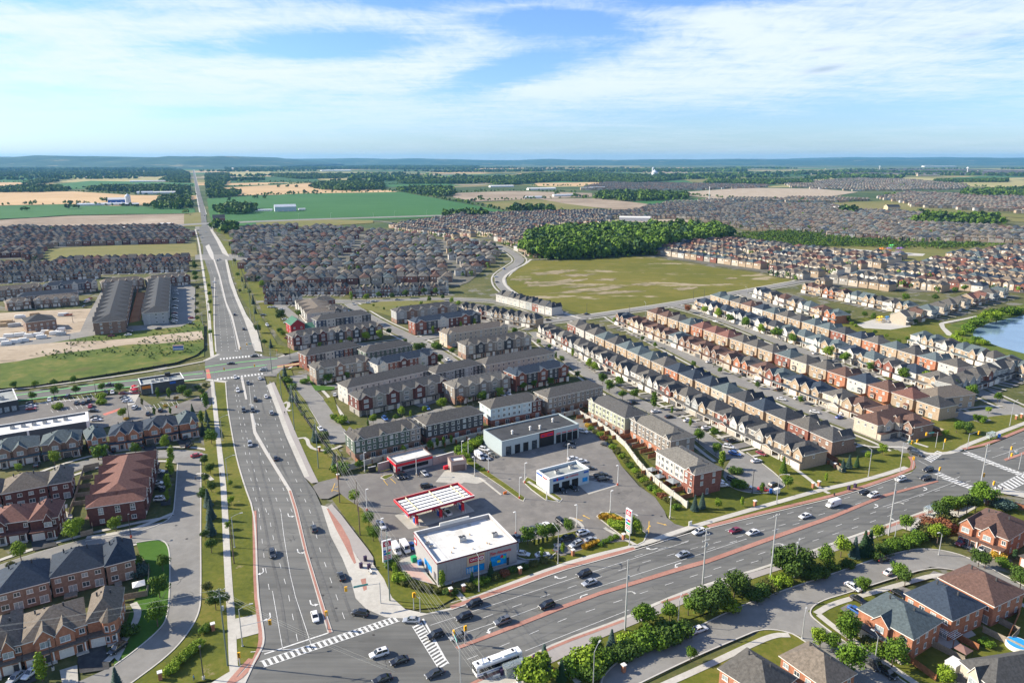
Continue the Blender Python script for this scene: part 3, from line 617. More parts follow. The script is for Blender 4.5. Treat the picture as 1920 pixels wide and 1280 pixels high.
for (cx,cy,r_) in ((620,1100,.4),(605,1116,.4),(583,1046,.35),(866,1121,.4),(1060,1041,.35),(1520,957,.4),(1400,1118,.4),(560,930,.4),(500,880,.4),(1085,980,.4),(1160,925,.4),(1240,968,.4),(350,1010,.4),(330,985,.4),(1270,1180,.4),(1170,962,.4),(915,1005,.4),(630,1140,.35),(700,1190,.35)):
    x,y=G(cx,cy); b=MB(); 
    b.face([(x+r_*math.cos(t*math.pi/5),y+r_*math.sin(t*math.pi/5),.165 if cy<1000 and cx>600 and cx<1300 else .12) for t in range(10)]); o=b.build('manhole_cover',mat('iron',(.06,.055,.05),.6)); tag(o,kind='structure')

M_track=ground_mat('worn_lane',[(.095,.095,.092),(.13,.13,.126),(.165,.164,.157)],.05,.35,rough=.88,streak=(R(-28),.05,3.0))
def track(s_,w,z=.098): strip('worn_lane',flat(s_),w,z,M_track,sm=1)
for s_ in ('830 1187 900 1162 1000 1128 1090 1098 1190 1062 1300 1031 1400 1005 1500 977 1600 950 1700 917','830 1168 900 1148 1000 1112 1090 1084 1180 1056 1290 1022 1400 995 1500 969 1600 940 1700 908',
           '876 1226 938 1203 1000 1180 1060 1152 1150 1121 1240 1091 1330 1062 1440 1024 1530 992 1640 952 1740 918','880 1250 938 1225 1000 1200 1060 1173 1150 1142 1240 1109 1330 1081 1440 1044 1530 1010 1640 969 1740 934',
           '570 1208 550 1110 527 1030 513 962 490 880 470 800 462 740','540 1212 525 1110 505 1030 493 962 474 880 460 810 452 750','660 1158 637 1095 614 1030 594 960 572 905 552 865 536 820 520 770 506 715','632 1165 608 1095 585 1025 566 958 544 905 524 865 508 815 494 770 483 715'):
    track(s_,.75); 

M_oyard=ground_mat('bare_orange_yard',[(.20,.10,.05),(.27,.14,.07),(.32,.18,.10)],.1,.6)
sheet('bare_yard',flat('240 606 263 601 273 548 258 548'),.05,M_oyard)
def stalls(x0,y0,x1,y1,n,dx,dy):
    for k in range(n):
        t=k/(n-1); x=x0+(x1-x0)*t; y=y0+(y1-y0)*t; line('%f %f %f %f'%(x,y,x+dx,y+dy),.16,z=.14,name='stall_line')
stalls(85,752,178,737,12,5,7); stalls(95,768,160,758,8,5,6); stalls(262,762,330,752,9,5,7); stalls(186,745,186.5,745.5,2,5,6); stalls(984,1003,1058,986,8,7,-9); stalls(1090,880,1120,906,6,14,-4); stalls(893,842,925,850,5,-5,9)
for s_ in ('590 1010 600 1016','455 1220 478 1214'): pass
# ---------------------------------------------------------------- building materials
def brick(name,c,c2): return mat(name,c,.9,scale=1.2,detail=6,col2=c2,objvar=.08)
WALL={'red brick':brick('red_brick',(.17,.068,.05),(.25,.105,.08)),'orange brick':brick('orange_brick',(.30,.125,.07),(.42,.19,.115)),'tan brick':brick('tan_brick',(.31,.235,.165),(.40,.31,.22)),
 'brown brick':brick('brown_brick',(.19,.12,.09),(.27,.18,.14)),'grey stone':brick('grey_stone',(.26,.24,.215),(.36,.335,.30)),'pale brick':brick('pale_brick',(.42,.36,.29),(.50,.44,.36)),
 'dark red brick':brick('dark_red_brick',(.10,.040,.036),(.15,.062,.053)),'white':brick('white_siding',(.44,.42,.39),(.54,.52,.485)),'grey':brick('grey_siding',(.30,.31,.31),(.36,.37,.37)),
 'green':brick('green_siding',(.085,.115,.095),(.11,.145,.12)),'charcoal':brick('charcoal_siding',(.055,.057,.063),(.075,.077,.083)),'pale blue':brick('pale_blue_siding',(.42,.50,.54),(.48,.56,.60)),
 'sage':brick('sage_siding',(.36,.38,.28),(.42,.44,.34)),'beige':brick('beige_siding',(.40,.36,.29),(.46,.42,.35)),'blue':brick('blue_siding',(.05,.065,.10),(.07,.085,.125)),'barn red':brick('barn_red',(.30,.03,.035),(.36,.04,.045)),
 'taupe':brick('taupe_siding',(.22,.19,.165),(.28,.245,.215))}
def shingle(name,c,v=.28): return mat(name,c,.92,var=v,scale=1.6,detail=8,objvar=.10)
ROOF={'navy':shingle('navy_shingle',(.032,.045,.066)),'charcoal':shingle('charcoal_shingle',(.045,.048,.054)),'grey':shingle('grey_shingle',(.098,.092,.084)),'light grey':shingle('light_grey_shingle',(.145,.137,.122)),
 'brown':shingle('brown_shingle',(.105,.062,.050)),'red brown':shingle('red_brown_shingle',(.155,.075,.060)),'blue grey':shingle('blue_grey_shingle',(.085,.11,.118)),'taupe':shingle('taupe_shingle',(.155,.130,.105)),'green':shingle('green_shingle',(.06,.16,.11)),
 'dark grey':shingle('dark_grey_shingle',(.075,.074,.073))}
M_trim=mat('white_trim',(.70,.69,.66),.6,.06,2)
M_glass=mat('window_glass',(.06,.075,.09),.08,.35,.9,spec=.9)
M_blind=mat('window_glass_pale',(.30,.34,.36),.2,.3,1.1,spec=.8)
M_gdoor={'white':mat('white_garage_door',(.62,.60,.56),.6,.08,2),'dark':mat('dark_garage_door',(.08,.08,.085),.5,.1,2),'brown':mat('brown_garage_door',(.16,.11,.085),.6,.1,2),'taupe':mat('taupe_garage_door',(.38,.34,.29),.6,.1,2)}
M_door=mat('dark_door',(.05,.045,.045),.5,.2,2)
M_fence=mat('wood_fence',(.27,.115,.055),.85,.25,1.5,objvar=.12); M_fence2=mat('weathered_fence',(.28,.24,.19),.9,.2,1.5,objvar=.1)
M_post=mat('white_post',(.68,.66,.62),.6,.05,2)
M_stonewall=mat('precast_wall',(.42,.41,.37),.9,.18,.6)
M_metal=mat('grey_metal',(.42,.43,.44),.45,.1,2,metal=.4); M_dmetal=mat('dark_metal',(.06,.06,.065),.5,.1,2); M_unit=mat('roof_unit_paint',(.42,.42,.41),.6,.15,1.5)
M_member=ground_mat('white_membrane',[(.50,.49,.45),(.62,.61,.58),(.67,.66,.64)],.12,.45,patch=[((.36,.33,.27),.16,.60,.7)]); M_membg=ground_mat('grey_membrane',[(.22,.24,.23),(.30,.32,.31),(.36,.37,.35)],.15,.5,patch=[((.16,.15,.13),.2,.6,.6)]); M_tar=mat('dark_membrane',(.05,.053,.058),.9,.2,.2)
def hiproof(b,x0,x1,y0,y1,ze,rise,oh=.32,m=0,mf=1,th=.22):
    x0-=oh;x1+=oh;y0-=oh;y1+=oh; w=x1-x0; d=y1-y0; h=min(w,d)/2; zt=ze+rise
    if w>=d: r0,r1=(x0+h,(y0+y1)/2),(x1-h,(y0+y1)/2)
    else: r0,r1=((x0+x1)/2,y0+h),((x0+x1)/2,y1-h)
    A,B,C,D=(x0,y0,ze),(x1,y0,ze),(x1,y1,ze),(x0,y1,ze); p,q=(*r0,zt),(*r1,zt)
    if abs(w-d)<.3: 
        for f in ((A,B,p),(B,C,p),(C,D,p),(D,A,p)): b.face(list(f),m)
    elif w>d:
        b.face([A,B,q,p],m); b.face([B,C,q],m); b.face([C,D,p,q],m); b.face([D,A,p],m)
    else:
        b.face([A,B,p],m); b.face([B,C,q,p],m); b.face([C,D,q],m); b.face([D,A,p,q],m)
    E=[(x0,y0,ze-th),(x1,y0,ze-th),(x1,y1,ze-th),(x0,y1,ze-th)]
    for i,(t0,t1) in enumerate(((A,B),(B,C),(C,D),(D,A))): b.face([E[i],E[(i+1)%4],t1,t0],mf)
    b.face(E[::-1],mf)
def gableroof(b,x0,x1,y0,y1,ze,rise,axis='y',oh=.35,m=0,mf=1,th=.2,wall=None,wm=0):
    """ridge along axis; end triangles go in wall mesh if given"""
    X0,X1,Y0,Y1=x0,x1,y0,y1
    s=rise/((x1-x0)/2 if axis=='y' else (y1-y0)/2)
    if axis=='y':
        x0-=oh;x1+=oh;y0-=oh*.8;y1+=oh*.8; cx=(x0+x1)/2; z0=ze-s*oh; zt=ze+rise
        L=[(x0,y0,z0),(cx,y0,zt),(x1,y0,z0)]; K=[(x0,y1,z0),(cx,y1,zt),(x1,y1,z0)]
        if wall is not None:
            for yy,fl in ((Y0,0),(Y1,1)):
                t=[(X0,yy,ze),(X1,yy,ze),((X0+X1)/2,yy,zt)]; wall.face(t if not fl else t[::-1],wm)
    else:
        x0-=oh*.8;x1+=oh*.8;y0-=oh;y1+=oh; cy=(y0+y1)/2; z0=ze-s*oh; zt=ze+rise
        L=[(x0,y0,z0),(x0,cy,zt),(x0,y1,z0)]; K=[(x1,y0,z0),(x1,cy,zt),(x1,y1,z0)]
        if wall is not None:
            for xx,fl in ((X0,1),(X1,0)):
                t=[(xx,Y0,ze),(xx,Y1,ze),(xx,(Y0+Y1)/2,zt)]; wall.face(t if not fl else t[::-1],wm)
    dn=lambda p:(p[0],p[1],p[2]-th)
    if axis=='y':
        b.face([L[0],L[1],K[1],K[0]],m); b.face([L[1],L[2],K[2],K[1]],m)
        b.face([dn(L[0]),dn(K[0]),dn(K[1]),dn(L[1])],mf); b.face([dn(L[1]),dn(K[1]),dn(K[2]),dn(L[2])],mf)
        for P,fl in ((L,0),(K,1)):
            for a,c in ((P[0],P[1]),(P[1],P[2])): b.face([dn(a),dn(c),c,a] if not fl else [a,c,dn(c),dn(a)],mf)
        b.face([dn(L[0]),L[0],K[0],dn(K[0])],mf); b.face([L[2],dn(L[2]),dn(K[2]),K[2]],mf)
    else:
        b.face([L[0],K[0],K[1],L[1]],m); b.face([L[1],K[1],K[2],L[2]],m)
        b.face([dn(L[0]),dn(L[1]),dn(K[1]),dn(K[0])],mf); b.face([dn(L[1]),dn(L[2]),dn(K[2]),dn(K[1])],mf)
        for P,fl in ((L,1),(K,0)):
            for a,c in ((P[0],P[1]),(P[1],P[2])): b.face([dn(a),dn(c),c,a] if not fl else [a,c,dn(c),dn(a)],mf)
        b.face([dn(L[0]),dn(K[0]),K[0],L[0]],mf); b.face([L[2],K[2],dn(K[2]),dn(L[2])],mf)
WM={}
def winmesh(w,h,kind='window',pale=False):
    k=(round(w,2),round(h,2),kind,pale)
    if k in WM: return WM[k]
    b=MB(); t=.10
    if kind=='window':
        for x0,x1,z0,z1 in ((-w/2,w/2,0,t),(-w/2,w/2,h-t,h),(-w/2,-w/2+t,t,h-t),(w/2-t,w/2,t,h-t)): b.box(x0,x1,-.09,.02,z0,z1,0)
        if w>1.0: b.box(-t/2,t/2,-.07,.02,t,h-t,0)
        if w>2.2:
            for xx in (-w/4,w/4): b.box(xx-t/2,xx+t/2,-.07,.02,t,h-t,0)
        b.box(-w/2-.08,w/2+.08,-.14,.02,-.1,0,0)
        b.face([(-w/2+t,-.03,t),(w/2-t,-.03,t),(w/2-t,-.03,h-t),(-w/2+t,-.03,h-t)],1)
        me=b.mesh('window',[M_trim,M_blind if pale else M_glass])
    elif kind=='garage_door':
        b.box(-w/2-.12,w/2+.12,-.05,.02,0,h+.12,1)
        n=4
        for i in range(n): b.box(-w/2,w/2,-.09,-.04,i*h/n+.03,(i+1)*h/n-.02,0)
        me=b.mesh('garage_door',[M_gdoor['white'],M_trim])
    else:
        b.box(-w/2-.1,w/2+.1,-.05,.02,0,h+.1,1); b.box(-w/2,w/2,-.09,-.04,.02,h,0); me=b.mesh('front_door',[M_door,M_trim])
    WM[k]=me; return me
def opening(parent,kind,x,y,z,w,h,face='front',pale=False,mats=None,off=.015):
    """face: outward normal side of the wall: front -y, back +y, left -x, right +x"""
    rz={'front':0,'right':R(90),'back':R(180),'left':R(-90)}[face]
    dx,dy={'front':(0,-off),'right':(off,0),'back':(0,off),'left':(-off,0)}[face]
    return put(winmesh(w,h,kind,pale),kind,parent,(x+dx,y+dy,z),rz,mats)
M_porchfl=M_concd
def detached(v,w,d,h=6.3,rise=2.9,s=1,lod=0,wall='tan brick',roof='navy',gd='white',rnd=None,pair=False):
    """two storey house, front toward -y, footprint w x d centred on the origin"""
    root=empty('house',(0,0,0)); W=MB(); Rf=MB(); P=MB(); hw=w/2; hd=d/2
    yf=-hd+ (2.2 if lod==0 or v!=2 else 1.5)          # main front wall behind the porch / garage projection
    W.box(-hw,hw,yf,hd,0,h,0)
    if v in (0,1,2): hiproof(Rf,-hw,hw,yf,hd,h,rise)
    else: gableroof(Rf,-hw,hw,yf,hd,h,rise,'x',wall=W)
    sx=lambda a,b:(min(a*s,b*s),max(a*s,b*s))
    g0,g1=sx(-hw+.0,-hw+w*.52); gy=-hd+.2
    # garage block and upper room with gable over it
    W.box(g0,g1,gy,yf+.1,0,2.9,0)
    if v in (0,1,3):
        u0,u1=sx(-hw+.25,-hw+w*.48); uy=gy+1.0
        W.box(u0,u1,uy,yf+.1,2.7,h-.02,0); gableroof(Rf,u0,u1,uy,yf+hd*.75,h-.02,rise*.78,'y',wall=W)
        Rf.box(g0-.3,g1+.3,gy-.35,uy+.05,2.9,3.1,0)
    else:
        u0,u1=sx(-hw+w*.12,-hw+w*.42); uy=yf-.5
        W.box(u0,u1,uy,yf+.1,2.9,h-.02,0); gableroof(Rf,u0,u1,uy,yf+hd*.6,h-.02,rise*.6,'y',wall=W); gableroof(Rf,g0,g1,gy,yf+.3,2.9,1.1,'y',wall=W)
    if v in (1,):
        u2,u3=sx(hw-w*.38,hw-.3); W.box(u2,u3,yf-.9,yf+.1,.1,h-.02,0); gableroof(Rf,u2,u3,yf-.9,yf+hd*.6,h-.02,rise*.6,'y',wall=W)
    for k in range(3 if lod==0 else 0): 
        Rf.box(-.2+(.9*k-.9),.15+(.9*k-.9),hd*.28,hd*.28+.35,h+rise*.52,h+rise*.72+.2,2)
    obj_w=W.build('wall',[WALL[wall]],root); obj_r=Rf.build('roof',[ROOF[roof],M_trim,M_dmetal],root)
    # porch
    p0,p1=sx(hw-w*.46,hw-.05); 
    if lod<=1:
        P.face([(p0,-hd,2.75),(p1,-hd,2.75),(p1,yf-.02,3.5),(p0,yf-.02,3.5)],0); P.face([(p0,-hd,2.6),(p0,-hd,2.75),(p0,yf-.02,3.5),(p0,yf-.02,2.6)],1); P.face([(p1,-hd,2.6),(p1,yf-.02,2.6),(p1,yf-.02,3.5),(p1,-hd,2.75)],1)
        P.face([(p0,-hd,2.6),(p1,-hd,2.6),(p1,-hd,2.75),(p0,-hd,2.75)],1); P.face([(p0,-hd,2.6),(p0,yf-.02,2.6),(p1,yf-.02,2.6),(p1,-hd,2.6)],1)
        P.build('porch_roof',[ROOF[roof],M_trim],root)
        if lod==0: q=MB(); q.box(p0,p1,-hd+.1,yf,0,.35,0); q.build('porch_floor',[M_porchfl],root)
    if lod==0:
        for xx in (p0+.2,p1-.2):
            q=MB(); q.box(xx-.16,xx+.16,-hd+.15,-hd+.47,.35,2.6,0); q.build('porch_post',[M_post],root)
        opening(root,'front_door',(p0+p1)/2-.9*s,yf-(.9 if v==1 else 0),.4,1.1,2.1)
    if lod<=1:
        opening(root,'garage_door',(g0+g1)/2,gy,0.05,min(4.6,(g1-g0)-.7),2.3,mats=[M_gdoor[gd],None])
        opening(root,'window',(u0+u1)/2,uy,3.7,1.9 if lod==0 else 2.0,1.5,pale=True)
        opening(root,'window',(p0+p1)/2,yf-(.9 if v==1 else 0),3.9,1.5,1.4,pale=(v==2))
    else:
        opening(root,'window',(u0+u1)/2,uy,3.6,2.0,1.6)
    if lod<=1:
        for xx,ww in ((-hw*.55,1.3),(hw*.1,1.0),(hw*.62,1.3)): opening(root,'window',xx,hd,4.0,ww,1.3,'back',pale=(xx<0))
        opening(root,'window',-hw*.3*s,hd,.35,1.9,2.1,'back',pale=True)
    if lod==0:
        B=MB(); bx=hw*.45*s; B.box(bx-1.2,bx+1.2,hd,hd+.7,.5,2.7,0); B.build('bay',[WALL[wall]],root)
        q=MB(); q.face([(bx+1.45,hd+.95,2.7),(bx-1.45,hd+.95,2.7),(bx-1.1,hd+.02,3.35),(bx+1.1,hd+.02,3.35)],0); q.face([(bx-1.45,hd+.95,2.7),(bx-1.45,hd,2.7),(bx-1.1,hd+.02,3.35)],0); q.face([(bx+1.45,hd,2.7),(bx+1.45,hd+.95,2.7),(bx+1.1,hd+.02,3.35)],0); q.face([(bx-1.45,hd,2.69),(bx-1.45,hd+.95,2.69),(bx+1.45,hd+.95,2.69),(bx+1.45,hd,2.69)],1)
        q.build('bay_roof',[ROOF[roof],M_trim],root)
        opening(root,'window',bx,hd+.7,.9,2.0,1.5,'back')
        opening(root,'window',hw,0,3.9,.9,1.2,'right'); opening(root,'window',-hw,1,3.9,.9,1.2,'left')
    return root
PRO={}
ORD=['first','second','third','fourth','fifth','sixth','seventh','eighth','ninth','tenth','eleventh','twelfth','thirteenth','fourteenth','fifteenth','sixteenth','seventeenth','eighteenth','nineteenth','twentieth','twenty-first','twenty-second','twenty-third','twenty-fourth','twenty-fifth','twenty-sixth','twenty-seventh','twenty-eighth','twenty-ninth','thirtieth','thirty-first','thirty-second','thirty-third','thirty-fourth','thirty-fifth','thirty-sixth','thirty-seventh','thirty-eighth','thirty-ninth','fortieth']+[t+'-'+u for t in ('forty','fifty','sixty','seventy') for u in ('first','second','third','fourth','fifth','sixth','seventh','eighth','ninth')]
def face_angle(A,B,toward_cam=True):
    """angle of the normal of line A->B that looks to the camera"""
    n=math.atan2(B[1]-A[1],B[0]-A[0])-math.pi/2; mx,my=(A[0]+B[0])/2,(A[1]+B[1])/2
    if (math.cos(n)*(-mx)+math.sin(n)*(-my))<0: n+=math.pi
    return n
HCOUNT=0
def put_house(v,s,lod,w,d,loc,rz,wall,roof,gd,label,group,h=6.3,rise=2.9):
    global HCOUNT
    HCOUNT+=1
    key=(v,s,lod,round(w,1),round(d,1),h,rise)
    if key not in PRO:
        r=detached(v,w,d,h,rise,s,lod,wall,roof,gd); PRO[key]=r; r.location=(*loc[:2],0); r.rotation_euler=(0,0,rz); tag(r,label,'house',group); return r
    cols={'wall':WALL[wall],'bay':WALL[wall],'roof':ROOF[roof],'porch_roof':ROOF[roof],'bay_roof':ROOF[roof],'garage_door':M_gdoor[gd]}
    return copy_tree(PRO[key],loc,rz,label,'house',group,cols)
RC={'n':'navy','c':'charcoal','g':'grey','l':'light grey','b':'brown','r':'red brown','u':'blue grey','t':'taupe','d':'dark grey'}
WC={'r':'red brick','o':'orange brick','t':'tan brick','b':'brown brick','s':'grey stone','p':'pale brick','d':'dark red brick','w':'white','g':'grey'}
def hlabel(wall,roof,i,row,endw='left'):
    a='%s house, %s roof, %s from %s %s'%(wall,roof,ORD[i],endw,row)
    assert len(a.split())<=16,a
    return a
def row(a,b,n,roofs,walls,side,rowname,d=14,lod=0,seed=0,frac=.90,h=6.3,z=0,rise=3.5,anchor='left',gds='white',vs=(0,1,2,0,3,2)):
    """houses along pixel line a->b; side=+1 fronts face the camera side of the line, -1 backs do. line is the base of the camera side wall"""
    A,B=G(*a),G(*b); rnd=random.Random(seed); L=math.dist(A,B); st=L/n; u=((B[0]-A[0])/L,(B[1]-A[1])/L); na=face_angle(A,B); nx,ny=math.cos(na),math.sin(na)
    DV=MB(); FB=MB(); sx_=1 if side>0 else -1; fo=d/2*(1-sx_)  # front edge distance from the base line
    for i in range(n):
        c=(A[0]+u[0]*st*(i+.5)-nx*(d/2+(rnd.random()-.5)*.8),A[1]+u[1]*st*(i+.5)-ny*(d/2))
        fa=na if side>0 else na+math.pi
        wl=WC[walls[i%len(walls)]]; rf=RC[roofs[i%len(roofs)]]
        put_house(vs[(i*5+seed)%len(vs)] ,1 if (i+seed)%2 else -1,lod,min(st*frac,13),d,c,fa+math.pi/2,wl,rf,'white' if rnd.random()<.55 else ('dark' if rnd.random()<.4 else 'taupe'),hlabel(wl,rf,i,rowname,anchor),'houses '+rowname,h,rise)
        fx,fy=math.cos(fa),math.sin(fa); sg=1 if (i+seed)%2 else -1; off=-sg*st*.22; tx,ty=-fy,fx; e0,e1=d/2-1.0,d/2+7.5
        q=[(c[0]+fx*e+tx*(off+w_)*-1,c[1]+fy*e+ty*(off+w_)*-1,.012) for e,w_ in ((e0,-2.3),(e0,2.3),(e1,2.3),(e1,-2.3))]; DV.face(q,rnd.randrange(3))
        off=sg*st*.2; q=[(c[0]+fx*e-tx*(off+w_),c[1]+fy*e-ty*(off+w_),.012) for e,w_ in ((e0,-.7),(e0,.7),(e1,.7),(e1,-.7))]; DV.face(q,3)
        if lod==0:
            for e in (-1,):
                bx,by=c[0]-fx*(d/2+3.2)+tx*st/2,c[1]-fy*(d/2+3.2)+ty*st/2; FB.obox((bx,by),(fx,fy),6,.1,0,1.7)
            bx,by=c[0]-fx*(d/2+6.2),c[1]-fy*(d/2+6.2); FB.obox((bx,by),(tx,ty),st,.1,0,1.75)
    o=DV.build('driveways',[M_drive,M_lot,M_asph,M_conc]); tag(o,kind='structure')
    if FB.f: o=FB.build('yard_fencing',[M_fence]); tag(o,'brown board fencing of the back yards '+rowname,'fence')
# rows on the right side of the picture, near to far
row((1006,630),(1500,882),22,'gglggdggdddgddgdddddddgd'[:22],'wrwrgwswrtwswrtgtrwstt',1,'along the cul-de-sac street',seed=1,h=6.0,rise=3.3,frac=.93,vs=(0,1,2,0,1,2))
row((1062,622),(1560,856),18,'lgguduuugnnnucncgd'[:18],'rwwttttttottptttrb',-1,'behind the cul-de-sac street',seed=2,frac=.88,h=6.4,rise=3.7,vs=(0,1,2))
row((1150,607),(1706,828),19,'nbbbbubbbbgbunngbbb','btpttsbtbtotrttpto',1,'across the middle street',seed=3,h=6.2,frac=.91,vs=(0,1,2,1))
row((1212,598),(1760,790),18,'bbgurrrggguggbnbrd','ttttotttttrptowott',-1,'behind the middle street',seed=4,frac=.88,h=6.4,rise=3.6,vs=(0,1,2))
row((1296,578),(1755,738),16,'nnnnnncuuuunugng','twtwgwtwtwtwtrwt',1,'along the tree-lined street',seed=5,h=6.2,frac=.91,vs=(0,1,2))
row((1330,566),(1795,710),17,'uugbnugduucngudug','ttttwtttttrtottow',-1,'behind the tree-lined street',seed=6,frac=.88,h=6.3,rise=3.6,vs=(0,1,2))
row((1408,556),(1565,608),7,'ncbcubu','wtwtwto',1,'beside the round playground',seed=7,lod=1,frac=.93)
row((1700,645),(1915,712),8,'uuduuguu','wtwttwtt',1,'beside the pond',seed=8,frac=.95)
row((1500,548),(1700,590),9,'bbgbuucgu','ttotwttwt',1,'above the playground trees',seed=9,lod=1)
row((1700,612),(1895,556),10,'lbugggrrgu','ptwptpttgp',1,'on the pond-side crescent',seed=10,lod=1,frac=.96)
row((930,565),(1034,592),9,'dgdgddcdc','wwwwwgrww',-1,'backing toward the meadow road',seed=11,lod=1,d=12,frac=.98)
row((855,590),(1000,616),10,'gdgdgdgdgd','wtwrwtwtwt',1,'between terraces and meadow',seed=12,lod=1,d=12,frac=.98)
row((1760,866),(1835,838),4,'bdgg','ttot',-1,'by the far junction',seed=13,d=13) if False else None
# small cluster by the far right bend
row((1795,746),(1925,700),6,'ddgddd','ggrggr',1,'at the far right bend',seed=14,d=12,frac=1.0)
# left neighbourhood detached rows
row((0,530),(190,500),12,'cgdtdgbtgdgt','bttbtbrbtttb',1,'left of the small green',seed=21,lod=1,d=12) if False else None
row((-10,519),(352,509),24,'tcdgtgdtuglbtdgltrgd','rbtbtbtrtbtt',1,'in third row below field',seed=22,lod=1,d=11.5)
row((-10,506),(350,499),22,'tbcgtbdrtcgbrgdcbtnb','rbrbtrbrtrbr',1,'in second row below field',seed=23,lod=1,d=11.5)
row((105,496),(355,490),15,'cndbrtcbgbbcnbc','rrrbrtrrrbrr',-1,'in first row below field',seed=24,lod=1,d=11.5)

row((-10,531),(186,522),12,'tgcdtgldtugl','btsrbtbtbrtb',1,'behind the left terraces',seed=25,lod=1,d=11.5)
# ---------------------------------------------------------------- terrace blocks
def terrace(pa,pb,depth,units,walls,roof,label,front=True,bg=(),ze=8.8,rise=2.8,z=None,gables=1,hipped=True,extra=None,gd='white',base='brown brick',lod=0,group='terraced blocks in the new estate'):
    """block whose camera side eave runs from pixel pa to pb; front=True when garages face the camera"""
    A,B=G(*pa,ze),G(*pb,ze)
    if A[0]>B[0]: A,B=B,A
    L=math.dist(A,B); na=face_angle(A,B); c=((A[0]+B[0])/2-math.cos(na)*depth/2,(A[1]+B[1])/2-math.sin(na)*depth/2)
    rz=na+math.pi/2   # local -y looks to the camera
    root=empty('terrace',(*c,0),rz); tag(root,label,'terraced houses',group); hw=L/2; hd=depth/2; u=L/units
    Bs=MB(); Rf=MB(); cols=[]
    Bs.box(-hw,hw,-hd,hd,0,3.0,0); Bs.build('ground_storey',[WALL[base]],root)
    # upper walls, one mesh per colour
    ms={}
    for k in range(units):
        wn=walls[k%len(walls)]
        m=ms.setdefault(wn,MB()); j=(k%2)*.12
        m.box(-hw+k*u,-hw+(k+1)*u,-hd-(.0 if j==0 else .12)-.08,hd+(.0 if j==0 else .12)+.08,3.0,ze-.02,0)
    if hipped: hiproof(Rf,-hw,hw,-hd,hd,ze,rise,.5)
    else:
        gw=ms[walls[0]]; gableroof(Rf,-hw,hw,-hd,hd,ze,rise,'x',.45,wall=gw)
    def gab(y0,y1,k,wn):
        m=ms[wn]; gw_=u*.66; x=-hw+(k+.5)*u
        m.box(x-gw_/2,x+gw_/2,min(y0,y1),max(y0,y1),3.0,ze,0)
        ya,yb=(y0,0) if y0<0 else (0,y0)
        gableroof(Rf,x-gw_/2,x+gw_/2,ya if y0<0 else 0,yb if y0<0 else y0,ze,rise*.62,'y',.3,wall=m)
    fs=-1 if front else 1
    if gables:
        for k in range(units):
            if (k%gables)==0 or k==units-1: gab(fs*(hd+.6),fs*(hd-.1),k,walls[k%len(walls)])
        if gables>1 or not front:
            for k in (0,units-1): gab(-fs*(hd+.35),-fs*(hd-.1),k,walls[k%len(walls)])
    for k in bg: gab(-hd-.35,-hd+.1,k,walls[k%len(walls)])
    for i in range(units-1):
        Rf.box(-hw+(i+1)*u-.12,-hw+(i+1)*u+.12,-hd*.9,-.2,ze+.25,ze+.35,2) if False else None
    for i in range(units*2):
        x=-hw+(i+.5)*u/2; Rf.box(x-.14,x+.14,(-1 if not front else 1)*-0.9-.14,(-1 if not front else 1)*-0.9+.14,ze+rise*.72,ze+rise*.95,2)
    for wn,m in ms.items(): m.build('upper_wall',[WALL[wn]],root)
    Rf.build('roof',[ROOF[roof],M_trim,M_dmetal],root)
    # windows on camera side and garage or patio row
    for k in range(units):
        x=-hw+(k+.5)*u; yo=-hd-.22; gb=front and gables and ((k%gables)==0 or k==units-1); yy=-hd-.62 if gb else yo
        if (not front) and ((k in (0,units-1)) and gables or k in bg): yy=-hd-.37
        for z0,hh in ((3.9,1.5),(6.5,1.5)):
            if gb: opening(root,'window',x,yy,z0,2.3,hh,pale=(k%2==0))
            else:
                opening(root,'window',x-u*.23,yy if abs(u*.23)<u*.3 else yo,z0,1.4,hh,pale=(k%3==0)); opening(root,'window',x+u*.25,yy if abs(u*.25)<u*.3 else yo,z0,1.0,hh)
        if front:
            opening(root,'garage_door',x-u*.18,-hd,.05,2.6,2.2,mats=[M_gdoor[gd if k%3 else 'dark'],None]); opening(root,'front_door',x+u*.3,-hd,.1,1.0,2.1)
        else: opening(root,'window',x+u*.1,-hd,.3,1.9,2.1,pale=(k%2==0))
    # far side gets its own row of windows (seen from other positions)
    for k in range(units):
        x=-hw+(k+.5)*u
        opening(root,'window',x,hd+.22 if not (gables and not front and ((k%gables)==0 or k==units-1)) else hd+.62,6.4,1.6,1.4,'back')
    for sx,fc in ((-1,'left'),(1,'right')):
        for y in (-hd*.45,hd*.45):
            for z0 in (3.9,6.5): opening(root,'window',sx*hw,y,z0,1.2,1.5,fc,pale=True)
        opening(root,'front_door' if sx<0 else 'window',sx*hw,0,.1,1.1,2.1,fc)
    if front:
        for k in range(0,units):
            x=-hw+(k+.5)*u; q=MB(); q.box(x-u*.42,x+u*.45,-hd-1.3,-hd+.0,2.75,2.9,0); q.build('canopy',[ROOF[roof]],root)
            if k%2==0:
                q=MB(); q.box(x+u*.2,x+u*.42,-hd-1.25,-hd-1.0,0,2.74,0); q.build('porch_post',[M_post],root)
    else:
        # yard divider fences are things of their own
        for k in range(units+1):
            q=MB(); x=-hw+k*u; 
            q.box(x-.05,x+.05,-hd-6.5,-hd-.2,0.02,1.8,0)
            for yy in (-hd-6.5,-hd-3.4,-hd-.4): q.box(x-.09,x+.09,yy-.08,yy+.08,0,1.95,0)
            f=put(q.mesh('yard_fence',[M_fence]),'yard_fence',None,(*c,0),rz); tag(f,'brown board fence, %s divider from the left behind the %s'%(ORD[k],TN.get(label,label.split(' ')[0]+' terrace')),'fence','yard dividing fences')
    return root
TN={}
def T(*a,nick=None,**k):
    label=a[6]
    if nick: TN[label]=nick
    return terrace(*a,**k)
